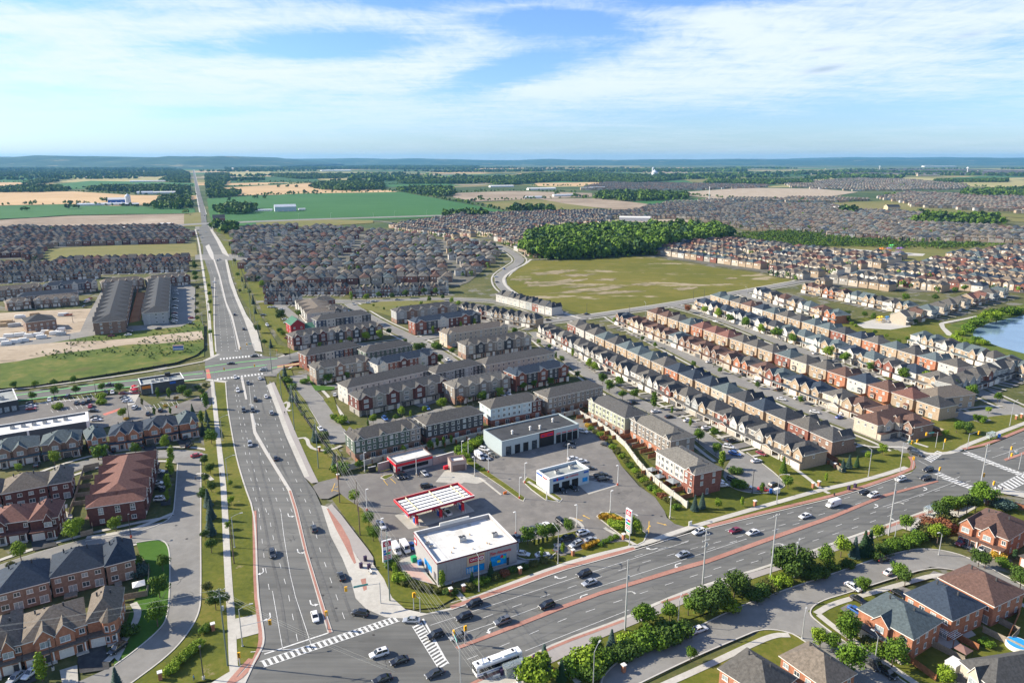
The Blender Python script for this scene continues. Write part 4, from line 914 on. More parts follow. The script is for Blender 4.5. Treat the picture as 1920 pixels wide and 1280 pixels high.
T((664,826),(788,800),11,6,['green','green','green','green','green','taupe'],'grey','green-sided three-storey terrace nearest the gas station car wash',front=False,gables=2,bg=(2,4),nick='green terrace by the car wash')
T((799,797),(906,774),11,5,['charcoal'],'grey','charcoal-sided terrace behind the small kiosk, red brick base',front=False,gables=0,base='red brick',nick='charcoal terrace')
T((920,766),(1015,748),11,5,['pale blue','pale blue','pale blue','pale blue','dark red brick'],'grey','pale blue-sided terrace behind the long grey workshop',front=False,gables=0,base='red brick',nick='pale blue terrace',bg=(4,))
T((1027,746),(1130,724),11,6,['taupe'],'grey','taupe terrace with brick base at the corner of the precast wall',front=False,gables=0,nick='taupe corner terrace')
T((651,727),(812,692),10.5,8,['white','white','white','white','white','white','white','charcoal'],'grey','long white-sided terrace with plain backs facing the camera',front=False,gables=0,base='white',nick='long white terrace')
T((672,748),(843,712),11,7,['dark red brick','grey stone','dark red brick','grey stone'],'dark grey','terrace of dark red and grey stone gables with curved driveways ahead',gables=1,base='grey stone')
T((852,727),(957,706),11,5,['taupe','grey stone'],'light grey','taupe gabled terrace right of the dark red gabled one',gables=1)
T((967,704),(1066,684),11,5,['red brick','charcoal'],'navy','navy-roofed red brick terrace with white dormers near the house rows',gables=2,base='red brick')
T((817,700),(904,682),10.5,5,['charcoal','grey'],'grey','small charcoal terrace behind the taupe gabled block',front=False,gables=0,nick='small charcoal terrace')
T((910,684),(1040,661),10.5,7,['beige'],'grey','long beige-sided terrace with row of tiny upper windows',front=False,gables=0,base='tan brick',nick='long beige terrace')
T((708,684),(820,662),10.5,6,['white','red brick','dark red brick','red brick','white','dark red brick'],'navy','navy-roofed terrace with white gables and dark red brick',gables=2,base='dark red brick')
T((592,692),(698,674),10.5,6,['taupe','grey stone','brown brick'],'grey','taupe gabled terrace beside the bright green lawn',gables=2)
T((574,667),(677,648),10.5,6,['red brick','charcoal','white','blue'],'grey','terrace with red brick end next to the cross street bend',front=False,gables=0,base='red brick',nick='red-ended terrace')
T((686,661),(773,646),10.5,5,['green'],'grey','dark green terrace in the middle of the estate',front=False,gables=0,nick='dark green terrace')
T((549,632),(628,620),10.5,5,['dark red brick','grey stone','charcoal'],'grey','dark red and stone terrace just in front of the red barn',gables=1)
T((631,622),(717,609),10.5,6,['charcoal','brown brick'],'grey','charcoal gabled terrace, right neighbour of the dark red and stone one',gables=1)
T((594,601),(695,588),10.5,6,['blue','white','charcoal'],'grey','blue and white terrace above the red barn',front=False,gables=0,base='red brick',nick='blue and white terrace')
T((743,585),(857,572),10.5,6,['grey','brown brick','grey stone'],'dark grey','grey gabled terrace beside the small park',gables=1)
T((778,605),(901,588),10.5,6,['red brick','charcoal','white','dark red brick'],'navy','navy-roofed terrace of red brick facing the curved street',gables=2,base='red brick')
T((838,627),(952,610),10.5,6,['pale brick'],'taupe','cream brick terrace with flat cream backs on the middle street',front=False,gables=1,base='pale brick',nick='cream terrace')
T((873,648),(996,630),10.5,7,['grey stone','charcoal','taupe'],'grey','grey stone gabled terrace ahead of the cream brick one',gables=1)
# blocks along the plaza's east wall (their backs look left)
T((1104,748),(1172,783),12,5,['sage'],'dark grey','sage green terrace at the top of the precast wall',front=False,gables=0,base='brown brick',nick='sage green terrace',bg=(0,),rise=3.0)
T((1183,784),(1258,826),12,5,['taupe'],'light grey','taupe terrace with dark blue end beside the cul-de-sac street',front=False,gables=0,base='orange brick',nick='taupe terrace',bg=(0,4))
T((1231,845),(1303,889),12,4,['white','white','white','red brick'],'light grey','white and red brick terrace ending at the cul-de-sac',front=False,gables=0,base='red brick',nick='white and red brick terrace',bg=(3,))
# left estate
g='terraced blocks left of the north road'
T((277,524),(356,516),10.5,6,['grey stone','dark red brick'],'taupe','stone and brick terrace next to the north road, left side',gables=1,group=g)
T((190,530),(270,523),10.5,6,['grey stone','brown brick'],'taupe','taupe-roofed terrace second from the north road, left side',gables=1,group=g)
T((83,537),(182,528),10.5,8,['dark red brick','white','blue'],'navy','navy-roofed terrace with many white dormers, left side',gables=2,group=g)
T((-15,545),(80,537),10.5,8,['brown brick'],'taupe','brown terrace at the left picture edge behind other blocks',gables=2,group=g)
T((33,557),(145,547),10.5,9,['brown brick'],'navy','long navy-roofed brown terrace with plain wall, left side',front=False,gables=0,group=g,nick='long navy terrace')
T((12,568),(57,563),11,3,['brown brick','grey stone'],'taupe','brown gabled block at the far left behind the building site',gables=1,ze=6.5,group=g)
T((63,563),(145,557),11,5,['grey stone','brown brick'],'taupe','stone and brown gabled block just above the lone brick house',gables=1,ze=6.5,group=g)
def deepblock(pa,pb,pc,wall,roof,label,ze=8.8,rise=2.8,n=8,base='brown brick',group=g):
    """long block running away from the camera: pa-pb near gable eave, pc far end of the right eave"""
    A,B,C=G(*pa,ze),G(*pb,ze),G(*pc,ze); L=math.dist(B,C); ua=((C[0]-B[0])/L,(C[1]-B[1])/L); pr=(ua[1],-ua[0]); w=abs((B[0]-A[0])*pr[0]+(B[1]-A[1])*pr[1]); c=(B[0]-pr[0]*w/2+ua[0]*L/2,B[1]-pr[1]*w/2+ua[1]*L/2); rz=math.atan2(ua[1],ua[0])-math.pi/2
    root=empty('terrace',(*c,0),rz); tag(root,label,'terraced houses',group); W=MB(); Rf=MB(); hw=w/2; hl=L/2
    W.box(-hw,hw,-hl,hl,0,ze,0); hiproof(Rf,-hw,hw,-hl,hl,ze,rise,.5)
    u=L/n
    for k in range(n):
        y=-hl+(k+.5)*u
        for s in (-1,1):
            W.box(*( (hw-.1,hw+.7) if s>0 else (-hw-.7,-hw+.1)),y-u*.3,y+u*.3,3,ze,0); x0,x1=(0,hw+.7) if s>0 else (-hw-.7,0)
            gableroof(Rf,x0,x1,y-u*.3,y+u*.3,ze,rise*.7,'x',.3,wall=W)
            opening(root,'window',s*(hw+.7),y,3.9,1.8,1.5,'right' if s>0 else 'left',pale=True); opening(root,'window',s*(hw+.7),y,6.6,1.8,1.4,'right' if s>0 else 'left')
            opening(root,'garage_door',s*hw,y-.3,.05,2.6,2.2,'right' if s>0 else 'left')
    for x in (-hw*.55,hw*.05,hw*.6):
        for z0 in (.8,3.9,ze-2.2): opening(root,'window',x,-hl,z0,1.5,1.4,pale=(x<0))
    W.build('wall',[WALL[wall]],root); Rf.build('roof',[ROOF[roof],M_trim],root)
    q=MB(); q.box(-hw-1.2,-hw,-hl,hl,2.8,3.0,0); q.build('canopy',[ROOF[roof]],root); q=MB(); q.box(hw,hw+1.2,-hl,hl,2.8,3.0,0); q.build('canopy',[ROOF[roof]],root)
    return root
deepblock((176,603),(234,600),(248,528),'brown brick','charcoal','long charcoal-roofed block running away left of the orange fenced yards',n=10,rise=3.6)
deepblock((267,588),(314,584),(318,523),'grey','charcoal','long grey block running away between orange yards and parked cars',n=9,rise=3.6)
deepblock((165,948),(268,936),(292,848),'dark red brick','red brown','long red brown roofed block beside the looping residential street',n=5,ze=7,rise=3.8,group='near terraces on the left')
deepblock((222,584),(270,580),(276,540),'white','taupe','x',n=4) if False else None
deepblock((577,590),(628,583),(603,560),'white','taupe','white and taupe block running away above the red barn',ze=8.5,n=4,group='terraced blocks in the new estate')
T((590,565),(628,561),11,2,['red brick'],'grey','tall narrow red brick block above the small estate entry',gables=0,hipped=True,front=False,base='red brick',nick='narrow red brick block')
T((612,582),(652,577),13,3,['grey stone','charcoal'],'grey','grey manor-like block with three gables',gables=1)
# red barn style house
def simple_house(name,pa,pb,depth,ze,rise,wall,roof,label,cat,axis='y',wins=3,group=None,storeys=2,hip=False,gdoor=0):
    A,B=G(*pa,ze),G(*pb,ze); 
    if A[0]>B[0]: A,B=B,A
    L=math.dist(A,B); na=face_angle(A,B); c=((A[0]+B[0])/2-math.cos(na)*depth/2,(A[1]+B[1])/2-math.sin(na)*depth/2); root=empty(name,(*c,0),na+math.pi/2); tag(root,label,cat,group)
    W=MB(); Rf=MB(); hw,hd=L/2,depth/2; W.box(-hw,hw,-hd,hd,0,ze,0)
    if hip: hiproof(Rf,-hw,hw,-hd,hd,ze,rise)
    else: gableroof(Rf,-hw,hw,-hd,hd,ze,rise,axis,.5,wall=W)
    for s in range(storeys):
        for k in range(wins): opening(root,'window',-hw+(k+.5)*L/wins,-hd,1.0+s*2.8,1.3,1.3,pale=(k%2==0))
        for k in range(2): opening(root,'window',hw,-hd/2+k*hd,1.0+s*2.8,1.2,1.3,'right'); opening(root,'window',-hw,-hd/2+k*hd,1.0+s*2.8,1.2,1.3,'left')
    W.build('wall',[WALL[wall]],root); Rf.build('roof',[ROOF[roof],M_trim],root); return root
simple_house('barn_house',(545,609),(571,606),14,7,3.5,'barn red','green','red barn-style house with green roof','house',wins=2)
simple_house('barn_wing',(573,615),(596,612),12,3.6,2.4,'barn red','green','low green-roofed red wing right of the red barn house','house','x',wins=3,storeys=1)
simple_house('brick_house',(48,605),(105,598),17,7,3.6,'brown brick','charcoal','lone brown brick house on the building site, charcoal roof','house','x',wins=5,hip=True)
# ---------------------------------------------------------------- near semi-detached blocks, traced one by one
def semi(pa,pb,depth,h,rise,wall,roof,label,front=True,units=2,ridge='hip',gables=(0.3,0.75),gd='white',group='near houses on the left',turret=None,porch=True,back_windows=True,name='house',side='both',stone=None):
    A,B=G(*pa,h),G(*pb,h)
    if A[0]>B[0]: A,B=B,A
    L=math.dist(A,B); na=face_angle(A,B); c=((A[0]+B[0])/2-math.cos(na)*depth/2,(A[1]+B[1])/2-math.sin(na)*depth/2); root=empty(name,(*c,0),na+math.pi/2); tag(root,label,'house',group)
    W=MB(); Rf=MB(); hw,hd=L/2,depth/2; W.box(-hw,hw,-hd,hd,0,h,0)
    hiproof(Rf,-hw,hw,-hd,hd,h,rise,.45)
    rnd=random.Random(label)
    for k in range(4):
        x=-hw*.5+k*hw*.3; Rf.box(x-.18,x+.18,.8,1.16,h+rise*.62,h+rise*.9,2)
    if front:
        W.box(-hw+.2,hw-.2,-hd-2.0,-hd+.1,0,2.9,0)
        Rf.box(-hw-.1,hw+.1,-hd-2.5,-hd+.02,2.9,3.12,0)
        for g_ in gables:
            x=-hw+g_*L; gw=min(4.6,L*.3); W.box(x-gw/2,x+gw/2,-hd-1.0,-hd+.1,2.9,h-.02,0); gableroof(Rf,x-gw/2,x+gw/2,-hd-1.0,-hd*.1,h-.02,rise*.62,'y',.3,wall=W)
            opening(root,'window',x,-hd-1.0,3.8,2.2,1.6,pale=True)
        if turret is not None:
            x=-hw+turret*L; W.cyl(x,-hd-.6,0,h+.2,1.9,n=8); Rf.cyl(x,-hd-.6,h+.2,h+rise*.85,2.3,.02,n=8)
            for a in (R(-90-22),R(-90+22)): 
                for z0 in (.9,3.8):
                    o=put(winmesh(.9,1.5),'window',root,(x+1.79*math.cos(a),-hd-.6+1.79*math.sin(a),z0),a+math.pi/2)
        for k in range(units):
            x=-hw+(k+.5)*L/units
            opening(root,'garage_door',x-L/units*.2,-hd-2.0,.05,min(4.4,L/units*.42),2.25,mats=[M_gdoor[gd],None]); opening(root,'front_door',x+L/units*.22,-hd-2.0,.1,1.1,2.15)
            opening(root,'window',x+L/units*.36,-hd,4.0,1.2,1.4)
            q=MB(); q.box(x+L/units*.38,x+L/units*.38+.3,-hd-2.4,-hd-2.1,0,2.9,0); q.build('porch_post',[M_post],root)
            q=MB(); q.box(x+L/units*.08,x+L/units*.48,-hd-3.2,-hd-2.0,0,.3,0); q.build('step',[M_concd],root)
    else:
        n=units*2
        for k in range(n):
            x=-hw+(k+.5)*L/n; opening(root,'window',x,-hd,4.1,1.5,1.25,pale=(k%2==0))
            if k%2: opening(root,'window',x,-hd,.3,2.1,2.2,pale=True)
            else: opening(root,'window',x,-hd,1.1,1.8,1.5)
        q=MB(); q.box(-hw*.6,-hw*.1,-hd-2.6,-hd-.02,.05,.5,0); q.build('deck',[M_fence2],root)
    for k in range(3):
        y=-hd*.6+k*hd*.6
        opening(root,'window',hw,y,4.0,1.1,1.4,'right',pale=(k==1)); opening(root,'window',hw,y,1.0,1.1,1.5,'right'); opening(root,'window',-hw,y,4.0,1.1,1.4,'left')
        opening(root,'window',-hw*.6+k*hw*.6,hd,4.0,1.4,1.3,'back')
    W.build('wall',[WALL[wall]],root); Rf.build('roof',[ROOF[roof],M_trim,M_dmetal],root); return root
gA='gabled houses below the strip mall'
semi((-18,850),(72,834),12,6.3,3.4,'brown brick','blue grey','leftmost blue-grey roofed block below the strip mall, white bay window',units=3,gables=(.25,.6),group=gA)
semi((77,834),(149,823),12,6.3,3.4,'brown brick','blue grey','brown brick gabled block second from left below the strip mall',units=2,gables=(.35,.8),group=gA,gd='dark')
semi((164,824),(199,817),12,6.0,3.2,'orange brick','blue grey','small narrow orange brick house below the strip mall',units=1,gables=(.35,),group=gA)
semi((204,816),(266,808),12,6.3,3.4,'orange brick','navy','navy-roofed block with broad timbered gable below the strip mall',units=2,gables=(.35,.75),group=gA)
semi((269,805),(333,795),12,6.3,3.4,'orange brick','navy','navy-roofed block with bay window and dark garages below the strip mall',units=2,gables=(.3,.7),group=gA,gd='dark')
semi((336,795),(371,789),12,6.3,3.4,'orange brick','blue grey','end house with small corner porch below the strip mall',units=1,gables=(.7,),group=gA)
gB='dark red houses on the left with backs to the camera'
semi((-60,936),(0,925),13,6.5,4,'dark red brick','taupe','dark red house cut by the left edge, taupe roof',front=False,units=2,group=gB)
semi((3,925),(88,909),13,6.5,4,'dark red brick','taupe','dark red brick pair under one taupe hip roof',front=False,units=2,group=gB)
semi((91,908),(132,901),12,6.5,3.8,'dark red brick','light grey','single dark red house with steep taupe roof near the pergola',front=False,units=1,group=gB)
gC='red roofed houses on the left facing the camera'
semi((-25,985),(52,974),12,6.3,3.4,'dark red brick','red brown','red brown roofed house at the left edge with round-topped window',units=2,gables=(.3,),group=gC)
semi((55,976),(106,968),12,6.3,3.4,'dark red brick','red brown','red brown roofed house with white bay window beside the pergola',units=1,gables=(.68,),group=gC)
gE='orange brick houses with dark hipped roofs on the left'
semi((-60,1126),(0,1112),13,6.5,4.2,'orange brick','navy','dark roofed brick house cut off by the left picture edge',front=False,units=1,group=gE) if False else None
semi((-8,1114),(90,1089),13,6.3,4.4,'brown brick','navy','leftmost navy-roofed tan brick pair with its back to the camera',front=False,units=2,group=gE)
semi((94,1082),(194,1059),13,6.3,4.4,'brown brick','navy','middle navy-roofed tan brick pair with its back to the camera',front=False,units=2,group=gE)
semi((198,1060),(252,1046),12,6.3,4.2,'brown brick','navy','narrow navy-roofed house next to the bright green lawn',front=False,units=1,group=gE)
gF='red brick houses at the lower left with taupe roofs'
semi((-40,1226),(37,1206),13,6.2,3.6,'orange brick','taupe','leftmost taupe-roofed red brick house in the bottom left corner',units=2,gables=(.2,.7),group=gF)
semi((39,1206),(160,1169),13,6.2,3.8,'orange brick','taupe','wide red brick house with broad white-trimmed gable, bottom left',units=2,gables=(.35,.66),group=gF)
semi((163,1166),(222,1153),13,6.2,3.8,'orange brick','taupe','red brick corner house with turret above a black driveway',units=1,gables=(),turret=.72,group=gF)
gH='near houses at the lower right'
def rect_house(pts,h,rise,wall,roof,label,front='camera_left',group=gH,gd='white',units=2,gables=(.3,.7),walls_only=False,turned=False,backs=True):
    """corner pixels at eave height: far-left, near, far-right"""
    P=[G(*p,h) for p in pts]; A,B,C=P; w=math.dist(A,B); d=math.dist(B,C); na=face_angle(A,B); 
    pa,pb=pts[0],pts[1]
    return semi(pa,pb,d,h,rise,wall,roof,label,front=(front=='camera_left'),units=units,gables=gables,gd=gd,group=group)
rect_house([(1611,1140),(1712,1196),(1770,1165)],6.3,3.6,'orange brick','blue grey','blue-grey roofed orange brick corner house with small entry canopy',front='camera_left',gables=(.45,),units=1)
rect_house([(1699,1112),(1785,1161),(1839,1130)],6.3,3.8,'orange brick','navy','navy-roofed orange brick house between grey and brown roofed neighbours',front='no')
rect_house([(1762,1082),(1864,1135),(1917,1106)],6.3,3.8,'orange brick','brown','brown-roofed orange brick house backing onto the fenced yards',front='no')
rect_house([(1805,978),(1890,1011),(1940,985)],6.3,3.6,'orange brick','brown','brown-roofed house with two driveways at the bend, upper of the group',gables=(.12,.6),units=2,gd='dark')
rect_house([(1803,1239),(1866,1292),(2010,1216)],6.3,3.8,'pale brick','dark grey','pale house with dark grey hip roof in the bottom right corner',gables=(.5,),units=1)
rect_house([(1350,1252),(1440,1310),(1500,1275)],6.3,3.8,'orange brick','grey','grey-brown hip roof house cut by the bottom edge',front='no')
rect_house([(1465,1229),(1550,1290),(1588,1252)],6.3,3.8,'orange brick','taupe','taupe hip roof house at the bottom with orange brick side wall',front='no')
rect_house([(1925,1020),(1985,1050),(2010,1030)],6.3,3.6,'orange brick','grey','grey-roofed brick house cut by the right edge',units=1,gables=(.4,))
# big corner houses by the junction
simple_house('corner_house',(1515,826),(1570,806),13,7,3.2,'tan brick','charcoal','x','house') if False else None
semi((1646,797),(1727,780),12,6.5,3.4,'pale brick','brown','cream corner house with brown roof and turret beside the far junction',units=1,gables=(.2,),turret=.45,group='corner houses by the far junction',gd='dark')
semi((1758,747),(1830,738),13,6.5,3.4,'tan brick','taupe','tan house with taupe roof right of the far junction corner',front=False,units=2,group='corner houses by the far junction')
# ---------------------------------------------------------------- flat-roofed commercial buildings
M_store=mat('store_render',(.34,.33,.335),.85,.06,1.2); M_storeb=mat('store_band',(.20,.03,.045),.5,.05,1); M_red=mat('sign_red',(.58,.02,.035),.4,.05,1); M_redd=mat('dark_sign_red',(.40,.012,.05),.4,.05,1)
M_blue=mat('sign_blue',(.02,.10,.42),.4,.05,1); M_cyan=mat('poster_blue',(.01,.26,.62),.35,.3,.8); M_white2=mat('gloss_white',(.80,.80,.79),.4,.04,1); M_lblue=mat('pale_blue_render',(.42,.50,.55),.7,.05,1)
M_shop=mat('workshop_panel',(.36,.42,.44),.6,.06,1.5); M_black=mat('black_panel',(.02,.02,.023),.4,.1,1); M_tanp=mat('tan_panel',(.52,.40,.27),.7,.05,1); M_brownp=mat('brown_panel',(.16,.11,.10),.6,.1,1); M_orange=mat('orange_panel',(.62,.20,.03),.6,.08,1)
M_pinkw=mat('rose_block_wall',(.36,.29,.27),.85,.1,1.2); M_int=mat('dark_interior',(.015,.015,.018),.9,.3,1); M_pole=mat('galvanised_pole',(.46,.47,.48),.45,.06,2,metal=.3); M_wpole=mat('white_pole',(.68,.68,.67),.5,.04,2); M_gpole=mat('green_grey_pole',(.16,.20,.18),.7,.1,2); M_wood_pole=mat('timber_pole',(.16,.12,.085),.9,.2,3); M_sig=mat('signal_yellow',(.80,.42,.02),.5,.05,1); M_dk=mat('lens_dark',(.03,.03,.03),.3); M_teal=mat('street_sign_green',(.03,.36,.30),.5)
M_green2=mat('bin_green',(.02,.30,.12),.5,.1,2); M_binb=mat('bin_blue',(.02,.14,.50),.5,.1,2); M_conew=mat('cone_orange',(.80,.20,.03),.5,.05,2)
class Frame:
    """local frame on a facade: origin A, along u, inward v"""
    def __init__(s,A,B,z=0):
        s.A=A; L=math.dist(A,B); s.L=L; s.u=((B[0]-A[0])/L,(B[1]-A[1])/L); na=face_angle(A,B); s.v=(-math.cos(na),-math.sin(na)); s.na=na
def facade(pa,pb,z=0): return Frame(G(*pa,z),G(*pb,z))
def cbuild(name,F,depth,h,wallm,roofm,label,cat,par=.7,capm=None,group=None,pw=.35):
    """flat roof building; root at facade left corner, local x along facade, local y inward"""
    rz=math.atan2(F.u[1],F.u[0]); root=empty(name,(*F.A,0),rz); tag(root,label,cat,group); L=F.L; b=MB(); b.box(0,L,0,depth,0,h-par,0); b.build('wall',[wallm],root)
    r=MB(); r.box(pw,L-pw,pw,depth-pw,h-par-.02,h-par+.03,0); r.build('roof',[roofm],root)
    p=MB(); 
    for x0,x1,y0,y1 in ((0,L,0,pw),(0,L,depth-pw,depth),(0,pw,pw,depth-pw),(L-pw,L,pw,depth-pw)): p.box(x0,x1,y0,y1,h-par-.01,h,0); p.box(x0-.06,x1+.06,y0-.06,y1+.06,h,h+.12,1)
    p.build('parapet',[wallm,capm or M_trim],root); return root
def pbox(name,root,x0,x1,y0,y1,z0,z1,m,label=None):
    b=MB(); b.box(x0,x1,y0,y1,z0,z1,0); o=b.build(name,[m],root)
    if label: o['label']=label
    return o
def text(root,s,x,y,z,size,m,rz=0,name='lettering',align='CENTER',ext=.04,shear=0):
    cu=bpy.data.curves.new('t','FONT'); cu.body=s; cu.size=size; cu.extrude=ext; cu.align_x=align; cu.align_y='CENTER'; cu.shear=shear; cu.resolution_u=2
    o=bpy.data.objects.new('t',cu); COL.objects.link(o); dg=bpy.context.evaluated_depsgraph_get(); me=bpy.data.meshes.new_from_object(o.evaluated_get(dg)); COL.objects.unlink(o); bpy.data.objects.remove(o)
    me.materials.clear(); me.materials.append(m); q=bpy.data.objects.new(name,me); COL.objects.link(q); q.parent=root; q.location=(x,y,z); q.rotation_euler=(R(90),0,rz); return q
def rooftop(root,x,y,z,s=1.0,lw=None):
    b=MB(); b.box(x-1.1*s,x+1.1*s,y-.8*s,y+.8*s,z,z+1.4*s,0); b.box(x-1.0*s,x-.1*s,y-.6*s,y+.6*s,z+1.4*s,z+1.55*s,1); b.cyl(x+.5*s,y,z+1.4*s,z+1.65*s,.42*s,n=10,m=1); b.build('rooftop_unit',[M_unit,M_dmetal],root)
# convenience store
F=facade((820.5,1096),(969,1054)); Hs=7.0
st=cbuild('convenience_store',F,19.5,Hs,M_store,M_member,'grey convenience store with white flat roof and red sign at the junction corner','store',1.3)
L=F.L
for x in (L*.0,L*.11,L*.29,L*.62,L*.9): pbox('pilaster',st,x,x+.5,-.12,0,0,Hs-.05,M_store)
pbox('band',st,-.08,L+.08,-.14,-.02,Hs-.35,Hs-.05,M_storeb); pbox('band',st,-.14,-.02,0,19.5,Hs-.35,Hs-.05,M_storeb)
pbox('raised_parapet',st,L*.33,L*.72,19.1,19.6,Hs+.12,Hs+1.0,M_member)
pbox('sign_panel',st,L*.36,L*.58,-.2,-.1,3.2,6.6,M_tanp); pbox('sign',st,L*.385,L*.565,-.3,-.2,4.3,5.9,M_redd)
text(st,'CIRCLE',L*.455,-.34,5.1,.95,M_white2); 
b=MB(); 
def ring(b,x,y,z,r0,r1,n=20,m=0,ny=-1):
    for k in range(n):
        a,c=2*math.pi*k/n,2*math.pi*(k+1)/n
        b.face([(x+r0*math.cos(a),y,z+r0*math.sin(a)),(x+r1*math.cos(a),y,z+r1*math.sin(a)),(x+r1*math.cos(c),y,z+r1*math.sin(c)),(x+r0*math.cos(c),y,z+r0*math.sin(c))],m)
ring(b,L*.54,-.33,5.1,.45,.66); b.build('emblem',[M_white2],st); text(st,'K',L*.54,-.34,5.1,.8,M_white2)
pbox('poster',st,L*.35,L*.575,-.16,-.06,.9,3.0,M_cyan)
for i in range(3): pbox('poster_panel',st,L*.355+i*L*.03,L*.375+i*L*.03,-.2,-.16,1.1,2.7,M_lblue)
text(st,'Tim Hortons',L*.78,-.2,5.2,1.35,M_red,shear=.3)
pbox('mural',st,L*.655,L*.86,-.16,-.06,1.0,4.2,M_cyan)
b=MB(); b.cyl(L*.78,0,0,0,1); b=MB(); ring(b,L*.80,-.2,3.6,0,.5); b.build('mural_detail',[M_red],st); b=MB(); ring(b,L*.83,-.19,3.2,0,.55); b.build('mural_detail',[mat('mural_green',(.1,.5,.2),.4)],st); b=MB(); b.box(L*.74,L*.78,-.2,-.17,1.9,2.6,0); b.build('mural_detail',[mat('mural_yellow',(.7,.6,.05),.4)],st)
pbox('glass_door',st,L*.865,L*.895,-.1,-.02,0,2.6,M_glass)
for i in range(4): pbox('side_window',st,-.1,-.03,4.5+i*1.5,5.8+i*1.5,1.3,3.2,M_cyan)
pbox('wall_emblem',st,-.14,-.06,17,19,3.6,5.6,M_red); b=MB(); b.box(-.18,-.14,17.4,18.6,4.2,5.0,0); b.build('emblem',[M_white2],st)
pbox('pickup_window',st,-.12,-.03,1.0,2.6,.8,3.0,M_glass); rooftop(st,L*.47,10,Hs-1.27,1.0); rooftop(st,L*.86,8,Hs-1.27,.8); rooftop(st,L*.08,13,Hs-1.27,.5); rooftop(st,L*.09,10.5,Hs-1.27,.5)
for x,y in ((.25,5),(.31,7),(.6,12),(.7,5),(.72,4.3),(.5,4)): pbox('roof_vent',st,L*x,L*x+.3,y,y+.3,Hs-1.28,Hs-.8,M_tanp)
# fuel canopy
Fc=facade((765.6,964),(889.6,929.4),5.4); rz=math.atan2(Fc.u[1],Fc.u[0]); ca=empty('fuel_canopy',(*Fc.A,0),rz); tag(ca,'red-edged fuel station canopy with white ribbed top','canopy'); L=Fc.L; D=12.2
pbox('fascia',ca,0,L,0,.25,4.75,5.6,M_redd); pbox('fascia',ca,0,L,D-.25,D,4.75,5.6,M_red); pbox('fascia',ca,0,.25,.25,D-.25,4.75,5.6,M_red); pbox('fascia',ca,L-.25,L,.25,D-.25,4.75,5.6,M_red)
pbox('fascia_cap',ca,-.05,L+.05,-.05,.3,5.6,5.68,M_white2); pbox('fascia_cap',ca,-.05,L+.05,D-.3,D+.05,5.6,5.68,mat('fascia_pink',(.62,.24,.22),.5)); pbox('fascia_cap',ca,-.05,.3,.3,D-.3,5.6,5.68,mat('fascia_pink',(.62,.24,.22),.5)); pbox('fascia_cap',ca,L-.3,L+.05,.3,D-.3,5.6,5.68,mat('fascia_pink',(.62,.24,.22),.5))
pbox('deck',ca,.25,L-.25,.25,D-.25,4.8,4.9,mat('canopy_deck_grey',(.14,.155,.17),.7,.1,1))  # deck in one dark blue-grey tone below the white roof panels
for i in range(5):
    y=.7+i*(D-1.2)/5; pbox('roof_panel',ca,.9,L-.9,y,y+1.45,5.0,5.12,M_white2)
for x in (.16,.52,.86): pbox('beam',ca,L*x,L*x+.3,.3,D-.3,5.2,5.5,mat('beam_cream',(.66,.58,.36),.6,.1,2))
cols_=[]
for i,x in enumerate((.14,.5,.84)):
    b=MB(); b.box(L*x-.3,L*x+.3,2.6,3.1,0.1,4.75,0); b.box(L*x-.3,L*x+.3,9.2,9.7,0.1,4.75,0); b.build('column_pair',[M_white2],ca)
def pump(F,x,y,label):
    p=empty('fuel_pump',(F.A[0]+F.u[0]*x+F.v[0]*y,F.A[1]+F.u[1]*x+F.v[1]*y,0),rz); tag(p,label,'fuel pump','fuel pumps under the canopy')
    b=MB(); b.box(-.75,.75,-2.2,2.2,.1,.26,0); b.build('island',[M_kerb],p); b=MB(); b.box(-.4,.4,-.6,.6,.26,2.0,0); b.build('body',[M_blue],p); b=MB(); b.box(-.45,.45,-1.9,-1.3,.26,3.2,0); b.box(-.42,.42,-1.3,1.0,2.9,3.2,0); b.build('arch',[M_red],p); b=MB(); b.box(-.3,.3,-.62,-.6,1.2,1.8,0); b.box(.4,.43,-.4,.4,1.1,1.8,0); b.build('screen',[M_black],p)
    for s in (-1,1): q=MB(); q.cyl(s*.45,-2.6,.1,1.1,.09,n=6); q.build('bollard',[M_white2],p)
for x,n in ((.14,'left'),(.5,'middle'),(.84,'right')):
    pump(Fc,L*x,2.9,'red and blue fuel pump at the near %s of the canopy'%n); pump(Fc,L*x,8.6,'red and blue fuel pump at the far %s of the canopy'%n)
# car wash building with red band
F=facade((743,889),(811,872)); wsh=cbuild('car_wash',F,8.5,4.6,M_store,M_member,'grey car wash building with bright red band and white roof','car wash',.7,M_brownp); L=F.L
pbox('red_band',wsh,-.1,L+.1,-.12,-.02,3.0,4.1,M_red); pbox('red_band',wsh,-.12,-.02,0,8.5,3.0,4.1,M_red); pbox('corner_post',wsh,-.15,.5,-.15,0,0,3.0,M_red)
pbox('opening',wsh,L*.16,L*.88,-.06,-.01,1.1,2.6,M_int); pbox('bay_door',wsh,-.06,-.01,2.5,6.5,0.1,2.9,M_int)
b=MB(); b.box(.7,1.6,-.16,-.12,1.2,2.2,0); b.build('emblem',[M_redd],wsh)
